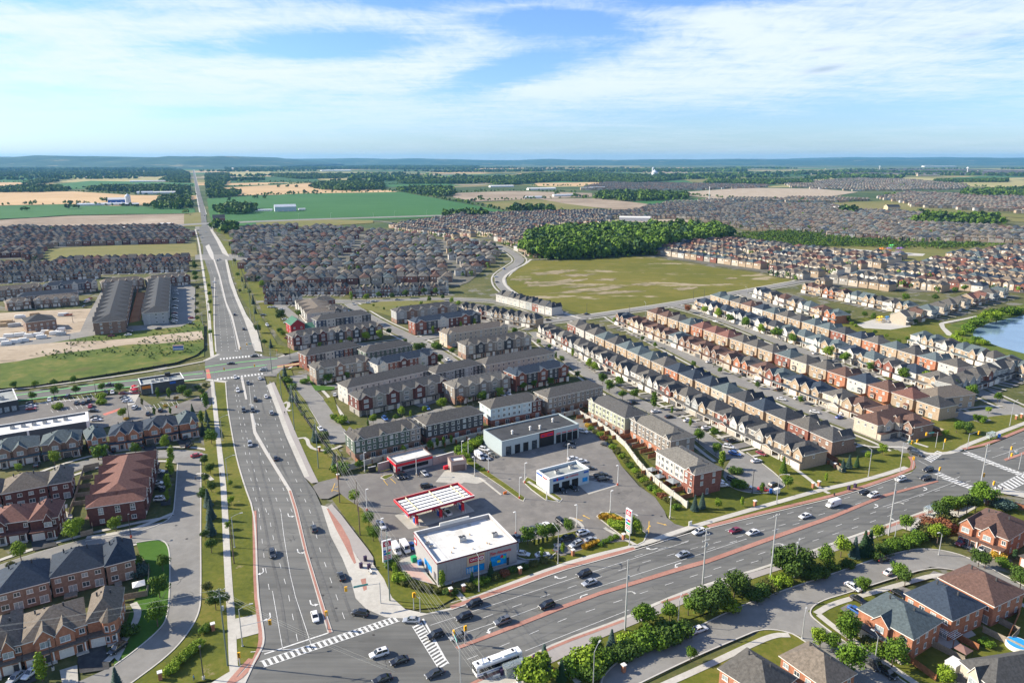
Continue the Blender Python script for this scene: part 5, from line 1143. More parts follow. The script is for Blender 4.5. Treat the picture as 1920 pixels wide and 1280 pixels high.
# kiosk / waste enclosure
F=facade((846,885),(875,881)); k_=cbuild('kiosk',F,5.6,4.2,M_pinkw,M_member,'small brown flat-roofed service building with wide dark shutter','kiosk',.6,M_brownp,pw=.7); L=F.L; pbox('shutter',k_,.6,L-.6,-.07,-.01,.1,2.7,M_brownp)
def wall_thing(name,pts,h,t,m,label,capm=None,post=None,z0=0,cat='wall',px=True,group=None,postm=None,postw=.45,postx=.3):
    P=GP(flat(pts)) if px else pts; b=MB(); c=MB()
    root=empty(name,(*P[0],0)); tag(root,label,cat,group); ox,oy=P[0]
    for a,q in zip(P[:-1],P[1:]):
        l=math.dist(a,q); u=((q[0]-a[0])/l,(q[1]-a[1])/l); mid=((a[0]+q[0])/2-ox,(a[1]+q[1])/2-oy); b.obox(mid,u,l,t,z0,h)
        if capm: c.obox(mid,u,l,t+.1,h+.002,h+.1)
        if post:
            n=max(1,int(l/post))
            for k in range(n+1):
                pm=MB(); pm.obox((a[0]+u[0]*l*k/n-ox,a[1]+u[1]*l*k/n-oy),u,postw,postw,z0,h+postx); 
                if k<n or q==P[-1]: pm.build('post',[postm or m],root)
    b.build('panel',[m],root)
    if capm: c.build('coping',[capm],root)
    return root
wall_thing('block_wall','709 884 745 874',3.4,.4,M_pinkw,'rose block wall with small red emblem left of the car wash',M_trim)
wall_thing('block_wall','812 872 851 861',3.4,.4,M_pinkw,'rose block wall running right from the car wash',M_trim)
wall_thing('noise_wall','640 885 672 876 720 862 790 845 860 828 905 817 960 803 1020 790 1085 775',2.4,.25,M_stonewall,'grey precast wall behind the car wash and workshop',None,post=5,postw=.4,postx=.25)
wall_thing('noise_wall','1085 777 1098 785 1120 797 1150 818 1172 838 1195 870 1215 893 1240 915 1262 932 1288 952',2.4,.25,M_stonewall,'pale precast wall stepping down the east side of the plaza',None,post=4.5,postm=M_stonewall)
# long workshop
F=facade((941,856),(1085,821)); wk=cbuild('workshop',F,15.5,6.6,M_shop,M_tar,'long pale blue-grey workshop with red sign and open service bays','workshop',.5,M_shop); L=F.L
pbox('centre_panel',wk,L*.47,L*.66,-.2,-.02,0,6.7,M_black); sg=pbox('sign',wk,L*.48,L*.65,-.32,-.2,4.4,6.2,M_red)
b=MB(); b.box(L*.495,L*.53,-.36,-.32,4.9,5.3,0); b.box(L*.57,L*.64,-.36,-.32,4.9,5.35,0); b.build('sign_mark',[mat('navy_ink',(.02,.02,.2),.5)],wk)
for i,x in enumerate((.04,.165,.27,.38,.685,.765,.84,.915)):
    x=(.05,.16,.265,.375,.69,.765,.84,.915)[i]
    pbox('bay',wk,L*x,L*x+L*.065,-.07,-.01,.1,3.9,M_int)
    if i in (0,3):
        for k in range(5): pbox('bay_door_panel',wk,L*x+.15,L*x+L*.065-.15,-.12,-.07,.3+k*.72,.75+k*.72,M_glass)
    if i>3: pbox('bay_sign',wk,L*x+.2,L*x+L*.06,-.1,-.02,4.25,4.6,M_red)
for x,y in ((.22,6),(.56,5),(.8,9),(.45,6)): b=MB(); b.cyl(L*x,y,6.1,7.4,.45,.3,n=8); b.cyl(L*x,y,7.4,7.8,.6,.4,n=8); b.build('roof_fan',[M_trim],wk)
# oil change building
F=facade((1030,926),(1104,905.5)); oc=cbuild('oil_change_shop',F,8.6,6.0,M_lblue,M_membg,'white and blue oil change shop with three open bays','garage',1.0,M_white2); L=F.L
for x0,x1 in ((.09,.24),(.31,.5),(.56,.72)): pbox('bay',oc,L*x0,L*x1,-.07,-.01,.1,3.5,M_int)
pbox('white_face',oc,-.1,-.01,0,8.6,.6,5.95,M_white2); pbox('window',oc,L*.83,L*.96,-.08,-.01,1.2,2.9,M_cyan); pbox('blue_sign',oc,L*.09,L*.36,-.16,-.04,4.5,5.4,M_blue); pbox('blue_sign',oc,L*.86,L*.98,-.16,-.04,4.7,5.4,M_blue); text(oc,'OIL CHANGE',L*.55,-.15,4.95,1.0,M_red)
b=MB(); b.box(L*.17,L*.2,-.2,-.16,4.5,5.5,0); b.build('sign_mark',[M_red],oc); pbox('blue_sign',oc,-.2,-.1,4.6,8.3,4.9,5.6,M_blue); pbox('red_sign',oc,-.2,-.1,1.0,4.2,4.9,5.4,M_red); rooftop(oc,L*.35,4.5,5.0,.8); rooftop(oc,L*.75,5.5,5.0,.8)
# left strip mall
F=facade((-20,842),(166,816)); F=facade((-40,822),(166,789),5.5); sm=cbuild('strip_mall',F,14,5.5,mat('dark_grey_wall',(.085,.095,.11),.7,.08,1),M_member,'long strip mall with white flat roof and dark grey back wall','shops',.8,M_white2); L=F.L
for i in range(6): rooftop(sm,L*(.28+.1*i),9,4.7,.8)
pbox('white_pier',sm,L*.42,L*.44,-.15,0,0,5.5,M_white2); pbox('white_pier',sm,L-1,L+.1,-.15,14.1,0,5.6,M_white2)
F=facade((-60,765),(33,749),5.5); s2=cbuild('shop_block',F,22,5.5,mat('black_brick',(.05,.05,.055),.8,.1,1),M_membg,'dark shop block with white roof edge at the left picture edge','shops',.8,M_white2); L=F.L
for i in range(3): pbox('shopfront',s2,L*(.55+.15*i),L*(.65+.15*i),-.1,-.02,.4,2.8,M_blind)
rooftop(s2,L*.7,8,4.7,1)
F=facade((263.5,721.5),(345,709.5),5.6); s3=cbuild('restaurant',F,13,5.6,mat('charcoal_brick',(.07,.07,.075),.8,.1,1),M_membg,'flat-roofed restaurant with orange panel beside the upper junction','restaurant',.9,M_white2); L=F.L
pbox('orange_panel',s3,.4,L*.22,-.12,-.02,3.2,4.7,M_orange); pbox('white_frame',s3,L*.225,L*.26,-.15,0,0,5.6,M_white2); pbox('blue_sign',s3,L*.66,L*.8,-.12,-.02,3.8,4.9,M_blue); pbox('shopfront',s3,.6,L*.21,-.08,-.02,.2,2.4,M_glass); pbox('roof_screen',s3,L*.62,L*.75,11,12.6,4.7,7.0,M_black)
text(s3,"Wendy's",L*.91,-.1,4.5,1.0,M_white2) if False else None
for i in range(5): rooftop(s3,L*(.3+.1*i),5+(i%2)*3,4.7,.7)
# ---------------------------------------------------------------- trees and shrubs
def leafmat(name,c1,c2): return mat(name,c1,.75,scale=.55,detail=5,col2=c2,objvar=.16,spec=.2)
LEAF={'green':leafmat('leaf_green',(.055,.115,.009),(.135,.225,.020)),'lime':leafmat('leaf_lime',(.12,.20,.012),(.24,.33,.025)),'dark':leafmat('leaf_dark',(.038,.080,.012),(.085,.140,.020)),
 'spruce':leafmat('needle_blue',(.035,.07,.055),(.085,.13,.115)),'pine':leafmat('needle_green',(.022,.055,.020),(.05,.10,.035)),'gold':leafmat('leaf_gold',(.36,.22,.02),(.55,.36,.05)),'rust':leafmat('leaf_rust',(.17,.06,.03),(.26,.11,.05)),
 'olive':leafmat('leaf_olive',(.07,.085,.018),(.13,.13,.035))}
M_bark=mat('bark',(.12,.09,.07),.9,.3,3)
def leaves(centres,n,size,rng,flatten=1.0,surf=.5):
    """random leaf clump faces in ellipsoids (cx,cy,cz,rx,ry,rz)"""
    C=np.array(centres,float); vol=C[:,3]*C[:,4]*C[:,5]; idx=rng.choice(len(C),n,p=vol/vol.sum()); c=C[idx]
    d=rng.normal(size=(n,3)); d/=np.linalg.norm(d,axis=1)[:,None]; r=(surf+(1.14-surf)*rng.random(n)**.8)[:,None]; p=c[:,:3]+d*r*c[:,3:]
    nn=d+rng.normal(size=(n,3))*.55; nn/=np.linalg.norm(nn,axis=1)[:,None]; a=np.cross(nn,rng.normal(size=(n,3))); a/=np.linalg.norm(a,axis=1)[:,None]; b=np.cross(nn,a); s=(size*(.6+.8*rng.random(n)))[:,None]
    V=np.stack([p-a*s-b*s*.6,p+a*s-b*s*.7,p+a*s*.8+b*s*.8,p-a*s*.7+b*s],1).reshape(-1,3); return V
def npmesh(name,V,nv,mats,mi=None):
    me=bpy.data.meshes.new(name); n=len(V)//nv; me.vertices.add(len(V)); me.vertices.foreach_set('co',V.astype(np.float32).ravel()); me.loops.add(len(V)); me.loops.foreach_set('vertex_index',np.arange(len(V),dtype=np.int32)); me.polygons.add(n); me.polygons.foreach_set('loop_start',np.arange(0,len(V),nv,dtype=np.int32))
    for m in (mats if isinstance(mats,list) else [mats]): me.materials.append(m)
    if mi is not None: me.polygons.foreach_set('material_index',np.asarray(mi,dtype=np.int32))
    me.update(calc_edges=True); return me
TP={}
def treemesh(shape,var,dens=1.0):
    """unit-height tree parts (height 1) : crown mesh, trunk mesh"""
    k=(shape,var,dens)
    if k in TP: return TP[k]
    rng=np.random.default_rng(hash((shape,var))%1000 if False else (sum(map(ord,shape))*7+var*13)); cs=[]; t=MB()
    if shape=='round':
        for i in range(9):
            a=rng.random()*6.28; rr=.17*rng.random()**.5+.04; z=.42+.42*rng.random(); s=.13+.08*rng.random(); cs.append((rr*math.cos(a)*1.15,rr*math.sin(a)*1.15,z,s,s,s*.9))
        cs.append((0,0,.62,.22,.22,.28)); V=leaves(cs,int(1900*dens),.023,rng); t.cyl(0,0,0,.45,.022,.014,n=7)
        for i in range(5): c=cs[i]; t.tube((0,0,.28+.03*i),(c[0],c[1],c[2]),.011,5,0,.004)
    elif shape=='column':
        for i in range(10):
            a=rng.random()*6.28; z=.2+.72*i/10; s=.10+.05*math.sin(math.pi*i/10); cs.append((.035*math.cos(a),.035*math.sin(a),z,s,s,.11))
        V=leaves(cs,int(900*dens),.024,rng); t.cyl(0,0,0,.8,.016,.006,n=6)
        for i in range(4): t.tube((0,0,.2+.1*i),(.08*math.cos(i*2),.08*math.sin(i*2),.36+.1*i),.008,5,0,.003)
    elif shape=='conifer':
        n=int(1500*dens); z=rng.random(n)**1.35; r=(1-z)*(.215)*(.75+.25*np.sin(z*48+var))+.01; a=rng.random(n)*6.28; rr=r*(.55+.5*rng.random(n))
        p=np.stack([rr*np.cos(a),rr*np.sin(a),.06+z*.94],1); out=np.stack([np.cos(a),np.sin(a),-.35*np.ones(n)],1); sd=np.stack([-np.sin(a),np.cos(a),0*a],1); s=(.018+.02*(1-z))[:,None]
        V=np.stack([p-sd*s,p+out*s*1.7-sd*s*.3,p+out*s*1.7+sd*s*.4+np.array([0,0,.006]),p+sd*s],1).reshape(-1,3); t.cyl(0,0,0,.9,.018,.004,n=6)
    elif shape=='wide':
        for i in range(16):
            a=rng.random()*6.28; rr=.42*rng.random()**.5; z=.42+.33*rng.random()-.15*rr; s=.15+.08*rng.random(); cs.append((rr*math.cos(a),rr*math.sin(a),z,s,s,s*.85))
        V=leaves(cs,int(2700*dens),.028,rng); t.cyl(0,0,0,.45,.035,.02,n=7)
        for i in range(6): c=cs[i]; t.tube((0,0,.22+.03*i),(c[0],c[1],c[2]),.016,5,0,.005)
    elif shape=='shrub':
        for i in range(12):
            a=rng.random()*6.28; rr=.55*rng.random()**.5; s=.28+.16*rng.random(); cs.append((rr*math.cos(a),rr*math.sin(a),.35+.25*rng.random(),s,s,s*.95))
        V=leaves(cs,int(1700*dens),.05,rng); V[:,2]=np.maximum(V[:,2],.0); 
        for i in range(6): t.tube((.1*math.cos(i),.1*math.sin(i),0),(.35*math.cos(i),.35*math.sin(i),.6),.025,5,0,.01)
    elif shape=='tuft':
        n=int(500*dens); a=rng.random(n)*6.28; r=.5*rng.random(n)**.5; p=np.stack([r*np.cos(a),r*np.sin(a),0*a],1); d=np.stack([np.cos(a)*.35,np.sin(a)*.35,.6+.5*rng.random(n)],1); w=np.stack([-np.sin(a),np.cos(a),0*a],1)*.04
        V=np.stack([p-w,p+w,p+d*.9+w*.6,p+d*.9-w*.6],1).reshape(-1,3); t.tube((0,0,0),(0,0,.2),.05)
    TP[k]=(npmesh('crown',V,4,[LEAF['green']]),t.mesh('trunk',[M_bark])); return TP[k]
NT=0
def tree(px,py,h,shape,leaf,label,cat='tree',group=None,wx=1.0,world=None,name=None,z=0):
    global NT; NT+=1
    x,y=world or G(px,py); rnd=random.Random(int(px*7+py*13)+NT); cm,tm=treemesh(shape,rnd.randrange(4))
    r=empty(name or {'conifer':'spruce_tree','shrub':'shrub','tuft':'ornamental_grass','column':'columnar_tree'}.get(shape,'leafy_tree'),(x,y,z),rnd.random()*6.28); r.scale=(h*wx,h*wx,h); tag(r,label,cat,group)
    put(cm,'crown',r,mats=[LEAF[leaf]]); put(tm,'trunk' if shape not in('shrub','tuft') else 'stems',r); return r
CW={'green':'green','lime':'bright green','dark':'dark green','spruce':'blue-green','pine':'dark green','gold':'golden','rust':'rust red','olive':'olive green'}
SW={'round':'leafy tree','column':'slender upright tree','conifer':'conifer','wide':'broad tree','shrub':'shrub','tuft':'grass clump'}
def trees(place,s):
    """s: 'px py height shape leaf' ; labels number them from the left"""
    it=[]
    for q in s.strip().split(';'):
        f=q.split()
        if len(f)<5: continue
        it.append((float(f[0]),float(f[1]),float(f[2]),{'r':'round','c':'column','f':'conifer','w':'wide','s':'shrub','t':'tuft'}[f[3]],{'g':'green','l':'lime','d':'dark','b':'spruce','p':'pine','y':'gold','o':'rust','v':'olive'}[f[4]]))
    it.sort()
    for i,(x,y,h,sh,lf) in enumerate(it):
        cat='shrub' if sh in('shrub','tuft') else 'tree'
        tree(x,y,h,sh,lf,'%s %s, %s from left %s'%(CW[lf],SW[sh],ORD[i],place),cat,'trees and shrubs '+place,wx={'shrub':1.15,'tuft':1.2}.get(sh,1.0))
trees('on the left verge below the sign-free bend'.replace('below the sign-free bend','beside the sidewalk'),'387 766 9 c g;381 815 6 f b;392 815 6.5 f b;397 832 7 r g;384 872 4.5 r d;395 888 5 r d;385 907 5 r d;397 922 5 r d;383 942 6 r d;391 950 7 f b;396 974 7.5 f b;395 1003 8 f b;385 1012 4 r d;397 1036 5.5 r d;389 1112 4 r v;405 1143 6 r d;428 992 3 r l;434 945 3.5 r l;432 912 3 r l;370 1215 2.2 s l;352 1228 2 s l;337 1243 2 s l;322 1260 2.2 s l;427 1130 3 r d;384 1183 2 s g;388 790 6 f b;378 795 7 c g')
trees('along the looping street','322 868 8 c l;321 893 8.5 c l;316 921 7.5 c l;314 941 5 c l;218 996 6 r l;136 1012 7 r l;148 998 6 r l;40 1050 6.5 r l;22 1072 4 r v;306 1070 6 r g;300 1120 7 r g;296 1174 8 r g;80 1277 8 c l;220 1292 6 f b;262 1077 3 s b;238 1190 3 s d;250 1060 3 s g')
trees('by the brown brick gabled row','310 840 6 r l;255 852 5.5 r g;185 862 7 w g;103 870 6.5 r l;35 884 4 r l;361 775 5 f p;290 779 4.5 c g;320 777 4 c g;88 806 4 c g;112 800 4 c g;62 812 4 c g;136 796 4 c g')
trees('around the strip mall parking','26 729 4.5 r g;67 728 5 r l;102 725 5 r g;139 719 5 r g;61 753 6 r g;102 743 6 r g;143 741 6 r g;192 733 5 r g;225 736 6 r g;297 748 6.5 c g;318 748 6.5 c g;342 741 6.5 r g;354 748 6 r g;63 757 1.4 s y;234 737 1.4 s y;267 760 4 c v;109 766 3 s l;191 747 3 s l;191 758 3 s l;231 783 5.5 r l;237 787 1.4 s y;384 748 3 s g;372 728 2 s d;385 724 2 s v;330 748 1.5 s y;378 735 2 s d;310 762 1.2 s y')
trees('beside the fuel station and wires','665 944 6 r l;692 986 6 r g;700 1014 6 r g;741 1082 5 c l;752 1090 3 s l;735 1060 3 s g;829 1103 6 c l;885 1094 4 f p;920 1080 5 f p;674 882 5 r g;760 1096 1.6 s v;775 1100 1.6 s v;790 1104 1.6 s v;806 1107 1.6 s v;822 1110 1.6 s v;838 1113 1.6 s d;853 1112 1.6 s d;881 1103 1.8 s v;895 1096 1.8 s l;910 1090 1.8 s g;928 1084 1.8 s v;946 1078 1.8 s o;962 1072 1.8 s d;980 1066 1.8 s d;1000 1060 1.8 s v;1022 1054 1.8 s v;1045 1048 1.6 s v')
trees('behind the car wash wall','757 851 4 r l;807 842 4.5 r g;820 838 4.5 c g;832 836 4.5 c g;846 832 4.5 c g;868 851 4 s g;878 842 3 s l;888 836 3 s l;899 830 3 s g;906 826 3 s v;870 858 3 s l;880 864 1.5 s l;893 876 1.5 s l;905 882 1.2 s l')
trees('around the lot islands','989 1021 6.5 r g;1016 1013 6.5 r g;1037 1009 6 r g;1065 998 5.5 r g;1016 1046 4 c l;1055 1037 4 c l;1190 1003 6.5 r l;1163 992 3 s l;1150 985 2.5 s l;1128 972 1.5 t y;1134 970 1.5 t y;1140 975 1.5 t y;1147 973 1.5 t y;1153 978 1.5 t y;1146 981 1.5 t y;1160 977 1.5 t y;1163 984 1.5 t y;1097 1028 1.3 t y;1104 1025 1.3 t y;1111 1022 1.3 t y;1118 1019 1.3 t y;1002 1022 2.5 c p;1010 1021 2.5 c p;1018 1019 2.5 c p;1026 1017 2.5 c p;1135 1016 1.3 s g;1145 1012 1.3 s g;1155 1008 1.3 s g;1125 1022 1.3 s g')
trees('on the long strip beside the walled yards','1103 800 2 s y;1108 806 1.8 s g;1117 812 2 s v;1125 818 2 s l;1133 824 2 s o;1141 832 2 s v;1149 840 2 s l;1157 850 2 s v;1165 858 2 s l;1173 868 2 s v;1181 876 2 s g;1190 886 2 s l;1198 895 2 s v;1206 903 2 s l;1214 911 2 s v;1222 918 2 s g;1232 926 2 s l;1242 933 2 s o;1252 940 2.2 s v;1262 945 2 s v;1302 957 6 f b;1316 953 6 f b;1268 954 2 s g')
trees('south of the main road','1255 1165 6 r g;1243 1203 4.5 s d;1258 1196 4 s g;1274 1190 4 s d;1290 1153 6.5 r g;1318 1150 8 w d;1332 1146 9 w d;1348 1140 9 r d;1376 1124 9.5 r d;1395 1112 3.5 s v;1408 1124 3 s d;1425 1116 3.5 s d;1442 1106 3 s v;1360 1140 4 s l;1452 1098 3 s l;1470 1094 3 s l;1477 1083 10 w d;1502 1077 9.5 w d;1520 1084 3.5 s d;1535 1078 3.5 s d;1547 1060 7.5 r g;1560 1066 2.5 s d;1576 1044 8 r l')
trees('near the crescent bend','1601 1044 7 f b;1618 1041 8.5 f p;1628 1040 8.5 f p;1590 1062 2.5 s d;1640 1047 2.8 s d;1655 1036 3 s d;1672 1029 3 s g;1690 1025 3.2 s g;1708 1019 3.2 s g;1722 1012 3.2 s g;1645 1012 6 r l;1699 995 6.5 r g;1735 1002 4 s v;1757 1019 8 r l;1768 994 4 s o;1748 992 4 s o;1778 984 4 s v;1760 974 8 r d;1778 968 8.5 r g;1796 966 8 r g;1812 962 8 r d;1828 960 7 r g;1848 947 9 w g;1880 955 4 s b;1892 952 3 s g')
trees('around the lower right houses','1587 1200 9 r g;1595 1264 9.5 r g;1672 1250 8.5 r g;1686 1228 6 c p;1614 1112 5.5 r g;1682 1088 6.5 r g;1696 1098 6 r d;1834 1062 6 r d;1846 1066 6 r d;1901 1050 4 c p;1882 1060 2.5 s g;1872 1046 2.5 s y;1862 1040 2 s v;1912 1104 7 r d;1767 1285 6 r l;1650 1225 3 s g;1636 1214 3 s v;1537 1214 6 r l;1588 1206 6 r g;1294 1239 4.5 r g;1850 1210 2 s g;1562 1222 6 r g')
trees('near the bus shelter','1020 1258 7.5 f b;1008 1290 9 w l;1052 1276 6 f p;1117 1222 4.5 r g;1146 1218 6 f b;1085 1262 4.5 s g;1100 1255 5 s l;1114 1248 4.5 s g;1130 1244 3.5 s d;1160 1234 3.5 s d;1178 1226 3.5 s d;1196 1216 3.5 s g;1207 1184 9 r g;1222 1206 5 s g;1240 1200 5 s d;1105 1270 4 s d;1176 1206 3 s l')
trees('along the cul-de-sac street','1226 766 9.5 c g;1309 831 7.5 r g;1337 822 6 r g;1294 800 4.5 c l;1342 853 6 r g;1353 878 8 c l;1167 750 6 r g;1189 749 6 r g;1163 726 6.5 r g;1142 735 7 r g;1130 720 7 r d;1105 691 6.5 r l;1115 698 6.5 r l;1074 669 6 c l;1032 723 5 r g;1063 713 5 r l;1042 673 5 c g;1053 680 5 r g;1083 709 4.5 r d;1468 886 7 f g;1477 916 6 r g;1428 925 5 c g;1386 915 3.5 s g;1548 903 4 c l;1391 949 4 c l;1346 952 4 r l;1260 776 4 c g;1378 888 3 s d;1010 646 4 r l;1030 655 4 r g')
trees('on the corner lawns by the far junction','1579 884 5.5 f b;1591 878 6 f b;1606 875 5 f p;1628 863 4.5 r l;1654 852 5 r l;1770 820 4 r l;1793 811 5 r g;1811 811 6 w d;1829 790 4 r g;1853 775 4 r l;1870 754 6 r g;1800 800 3 s g;1840 790 3 s g;1690 810 2.5 s d;1730 815 2.5 s d;1580 700 4 r g;1655 806 3 c p;1668 808 3 c p')
trees('along the tree-lined street','1820 749 9 r g;1782 737 8.5 r g;1736 721 9 r l;1692 715 9 r g;1630 697 6 r g;1585 684 9 r g;1551 673 9 r l;1288 586 7.5 r o;1321 590 8 r l;1346 596 8 r l;1369 607 8 r g;1398 616 9 r g;1426 626 7.5 r l;1458 634 9 w g;1486 646 8 r g;1180 616 5 r l;1152 607 5 r l;1205 640 4 r d;1228 652 4 r g;1300 688 4 r g;1420 728 4 r d;1350 700 4 r g;1500 756 4 r g')
trees('among the terraces of the estate','655 643 5.5 r l;686 640 7.5 r l;712 638 7.5 r l;730 629 6 r d;786 655 5 s d;827 678 5 r d;812 628 7 c l;837 618 6 r l;864 618 6.5 c l;890 613 7 c l;819 653 4.5 s g;847 665 5 r g;572 719 3 s g;612 718 6.5 w g;965 628 6 r g;753 780 5.5 r l;828 768 6.5 r l;796 774 4 r l;864 760 6 r o;904 755 6.5 r g;937 746 6 r l;982 733 5.5 r g;628 789 4 w l;640 792 3.5 s l;822 684 6.5 r g;793 694 6.5 r l;651 711 5 r g;690 800 3.5 c g;700 795 5 r l;742 790 4 r g;770 783 4 c l;880 752 4 r l;1000 728 5 r g;720 720 4 r l;760 712 4 r l;845 708 4.5 r g;890 700 4 r l;640 648 4 r l;600 652 4 r l;760 645 4 r g;930 652 4 r l;985 645 4 r l;905 640 4 r g;1010 680 4.5 r g')
trees('around the small estate park','875 583 7 r g;860 575 6 r l;847 570 6 r l;890 588 6.5 r g;907 593 6 r d;925 595 7 r g;659 564 9 c l;687 564 7 r l;710 560 7 r g;735 562 7 r d;761 558 8 r d;795 554 8 r d;817 552 7 r g;790 573 4.5 r l;700 576 3 r l;720 582 3 r g;745 580 3 r l;770 577 3 r g;690 590 3 r g;805 566 5 r g;830 562 5 r g')
trees('on the verge right of the north road','534 705 6.5 f b;547 752 7 f b;556 755 6 f b;570 783 3.5 r d;591 828 8 f b;605 820 3 s d;615 856 4.5 r g;627 874 5.5 f b;640 884 4 s g;562 770 3 r d;548 728 3 s g;540 716 3 s g;437 478 6 r g;440 493 6 r v;446 520 6 r g;454 528 6 f b;450 549 4 r v;475 570 8 f b;479 588 6 f b;483 624 7 r d;496 648 5 r d;508 652 6 f b;492 540 8 r l;504 528 7 r g;527 603 10 r d;560 597 8 r g;590 597 9 r g;525 628 6 r g;531 632 5 r l;468 552 5 r g;460 540 5 f b')
trees('on the verge left of the north road','368 529 8 r g;366 520 8 r g;370 545 6 r v;369 560 5 r v;370 575 5 r v;369 590 5 r v;370 603 5 r d;392 540 5 r l;393 556 5 r g;394 572 5 r l;394 590 4 r l;395 628 4.5 r l;366 506 8 r d;364 498 6 r g')
trees('by the pond and round playground','1700 640 4 r g;1684 645 4 r g;1661 635 4 r l;1640 628 4 r g;1596 612 4 r l;1604 616 4 r l;1590 606 6 r d;1572 600 6 r d;1588 598 7 r d;1620 596 6 r g;1637 600 6 r g;1716 608 4.5 w d;1700 590 6 c p;1712 594 6 c p;1724 597 6 c p;1546 584 5 r g;1560 590 5 r g;1845 606 10 w l;1858 600 10 w g;1868 604 10 w l;1880 595 9 w g;1832 612 7 s g;1815 622 6 s g;1800 628 4 s l;1792 636 4 s l;1800 642 4 s l;1815 646 4 s l;1830 640 4 s g;1842 646 4 s l;1895 590 7 s g;1905 588 6 s g;1525 600 4 c g;1698 566 8 r g;1752 566 8 r d;1790 552 8 r d;1808 548 8 r g')

# ---------------------------------------------------------------- vehicles
PAINT={}
def paint(n,c,metal=.0): PAINT[n]=mat('paint_'+n.replace(' ','_'),c,.28,.0,1,metal=metal,coat=.7,spec=.5)
for n,c in (('white',(.72,.72,.72)),('black',(.012,.012,.014)),('dark grey',(.045,.048,.052)),('silver',(.42,.44,.46)),('grey',(.16,.17,.18)),('red',(.42,.02,.03)),('maroon',(.20,.015,.035)),('blue',(.03,.10,.33)),('orange',(.65,.15,.03)),('teal',(.02,.05,.055))): paint(n,c,.35 if n in('silver','grey') else 0)
M_cglass=mat('car_glass',(.012,.015,.018),.05,spec=.9); M_tyre=mat('tyre',(.02,.02,.02),.9); M_rim=mat('wheel_rim',(.35,.35,.36),.35,metal=.6); M_hl=mat('headlight_lens',(.7,.72,.75),.1,spec=.9); M_tl=mat('taillight_lens',(.35,.01,.01),.2,spec=.7)
def loft(b,st,m=0):
    """st: list of rings (same count) of points"""
    i0=len(b.v); n=len(st[0])
    for r in st: b.v.extend(r)
    for k in range(len(st)-1):
        for j in range(n):
            j2=(j+1)%n; b.f.append((i0+k*n+j,i0+k*n+j2,i0+(k+1)*n+j2,i0+(k+1)*n+j)); b.m.append(m)
    b.f.append(tuple(i0+j for j in range(n-1,-1,-1))); b.m.append(m); b.f.append(tuple(i0+(len(st)-1)*n+j for j in range(n))); b.m.append(m)
def ring_(x,w,zb,zt): return [(x,-w*.9,zb),(x,-w,zb+(zt-zb)*.35),(x,-w*.97,zb+(zt-zb)*.8),(x,-w*.82,zt),(x,w*.82,zt),(x,w*.97,zb+(zt-zb)*.8),(x,w,zb+(zt-zb)*.35),(x,w*.9,zb)]
VP={}
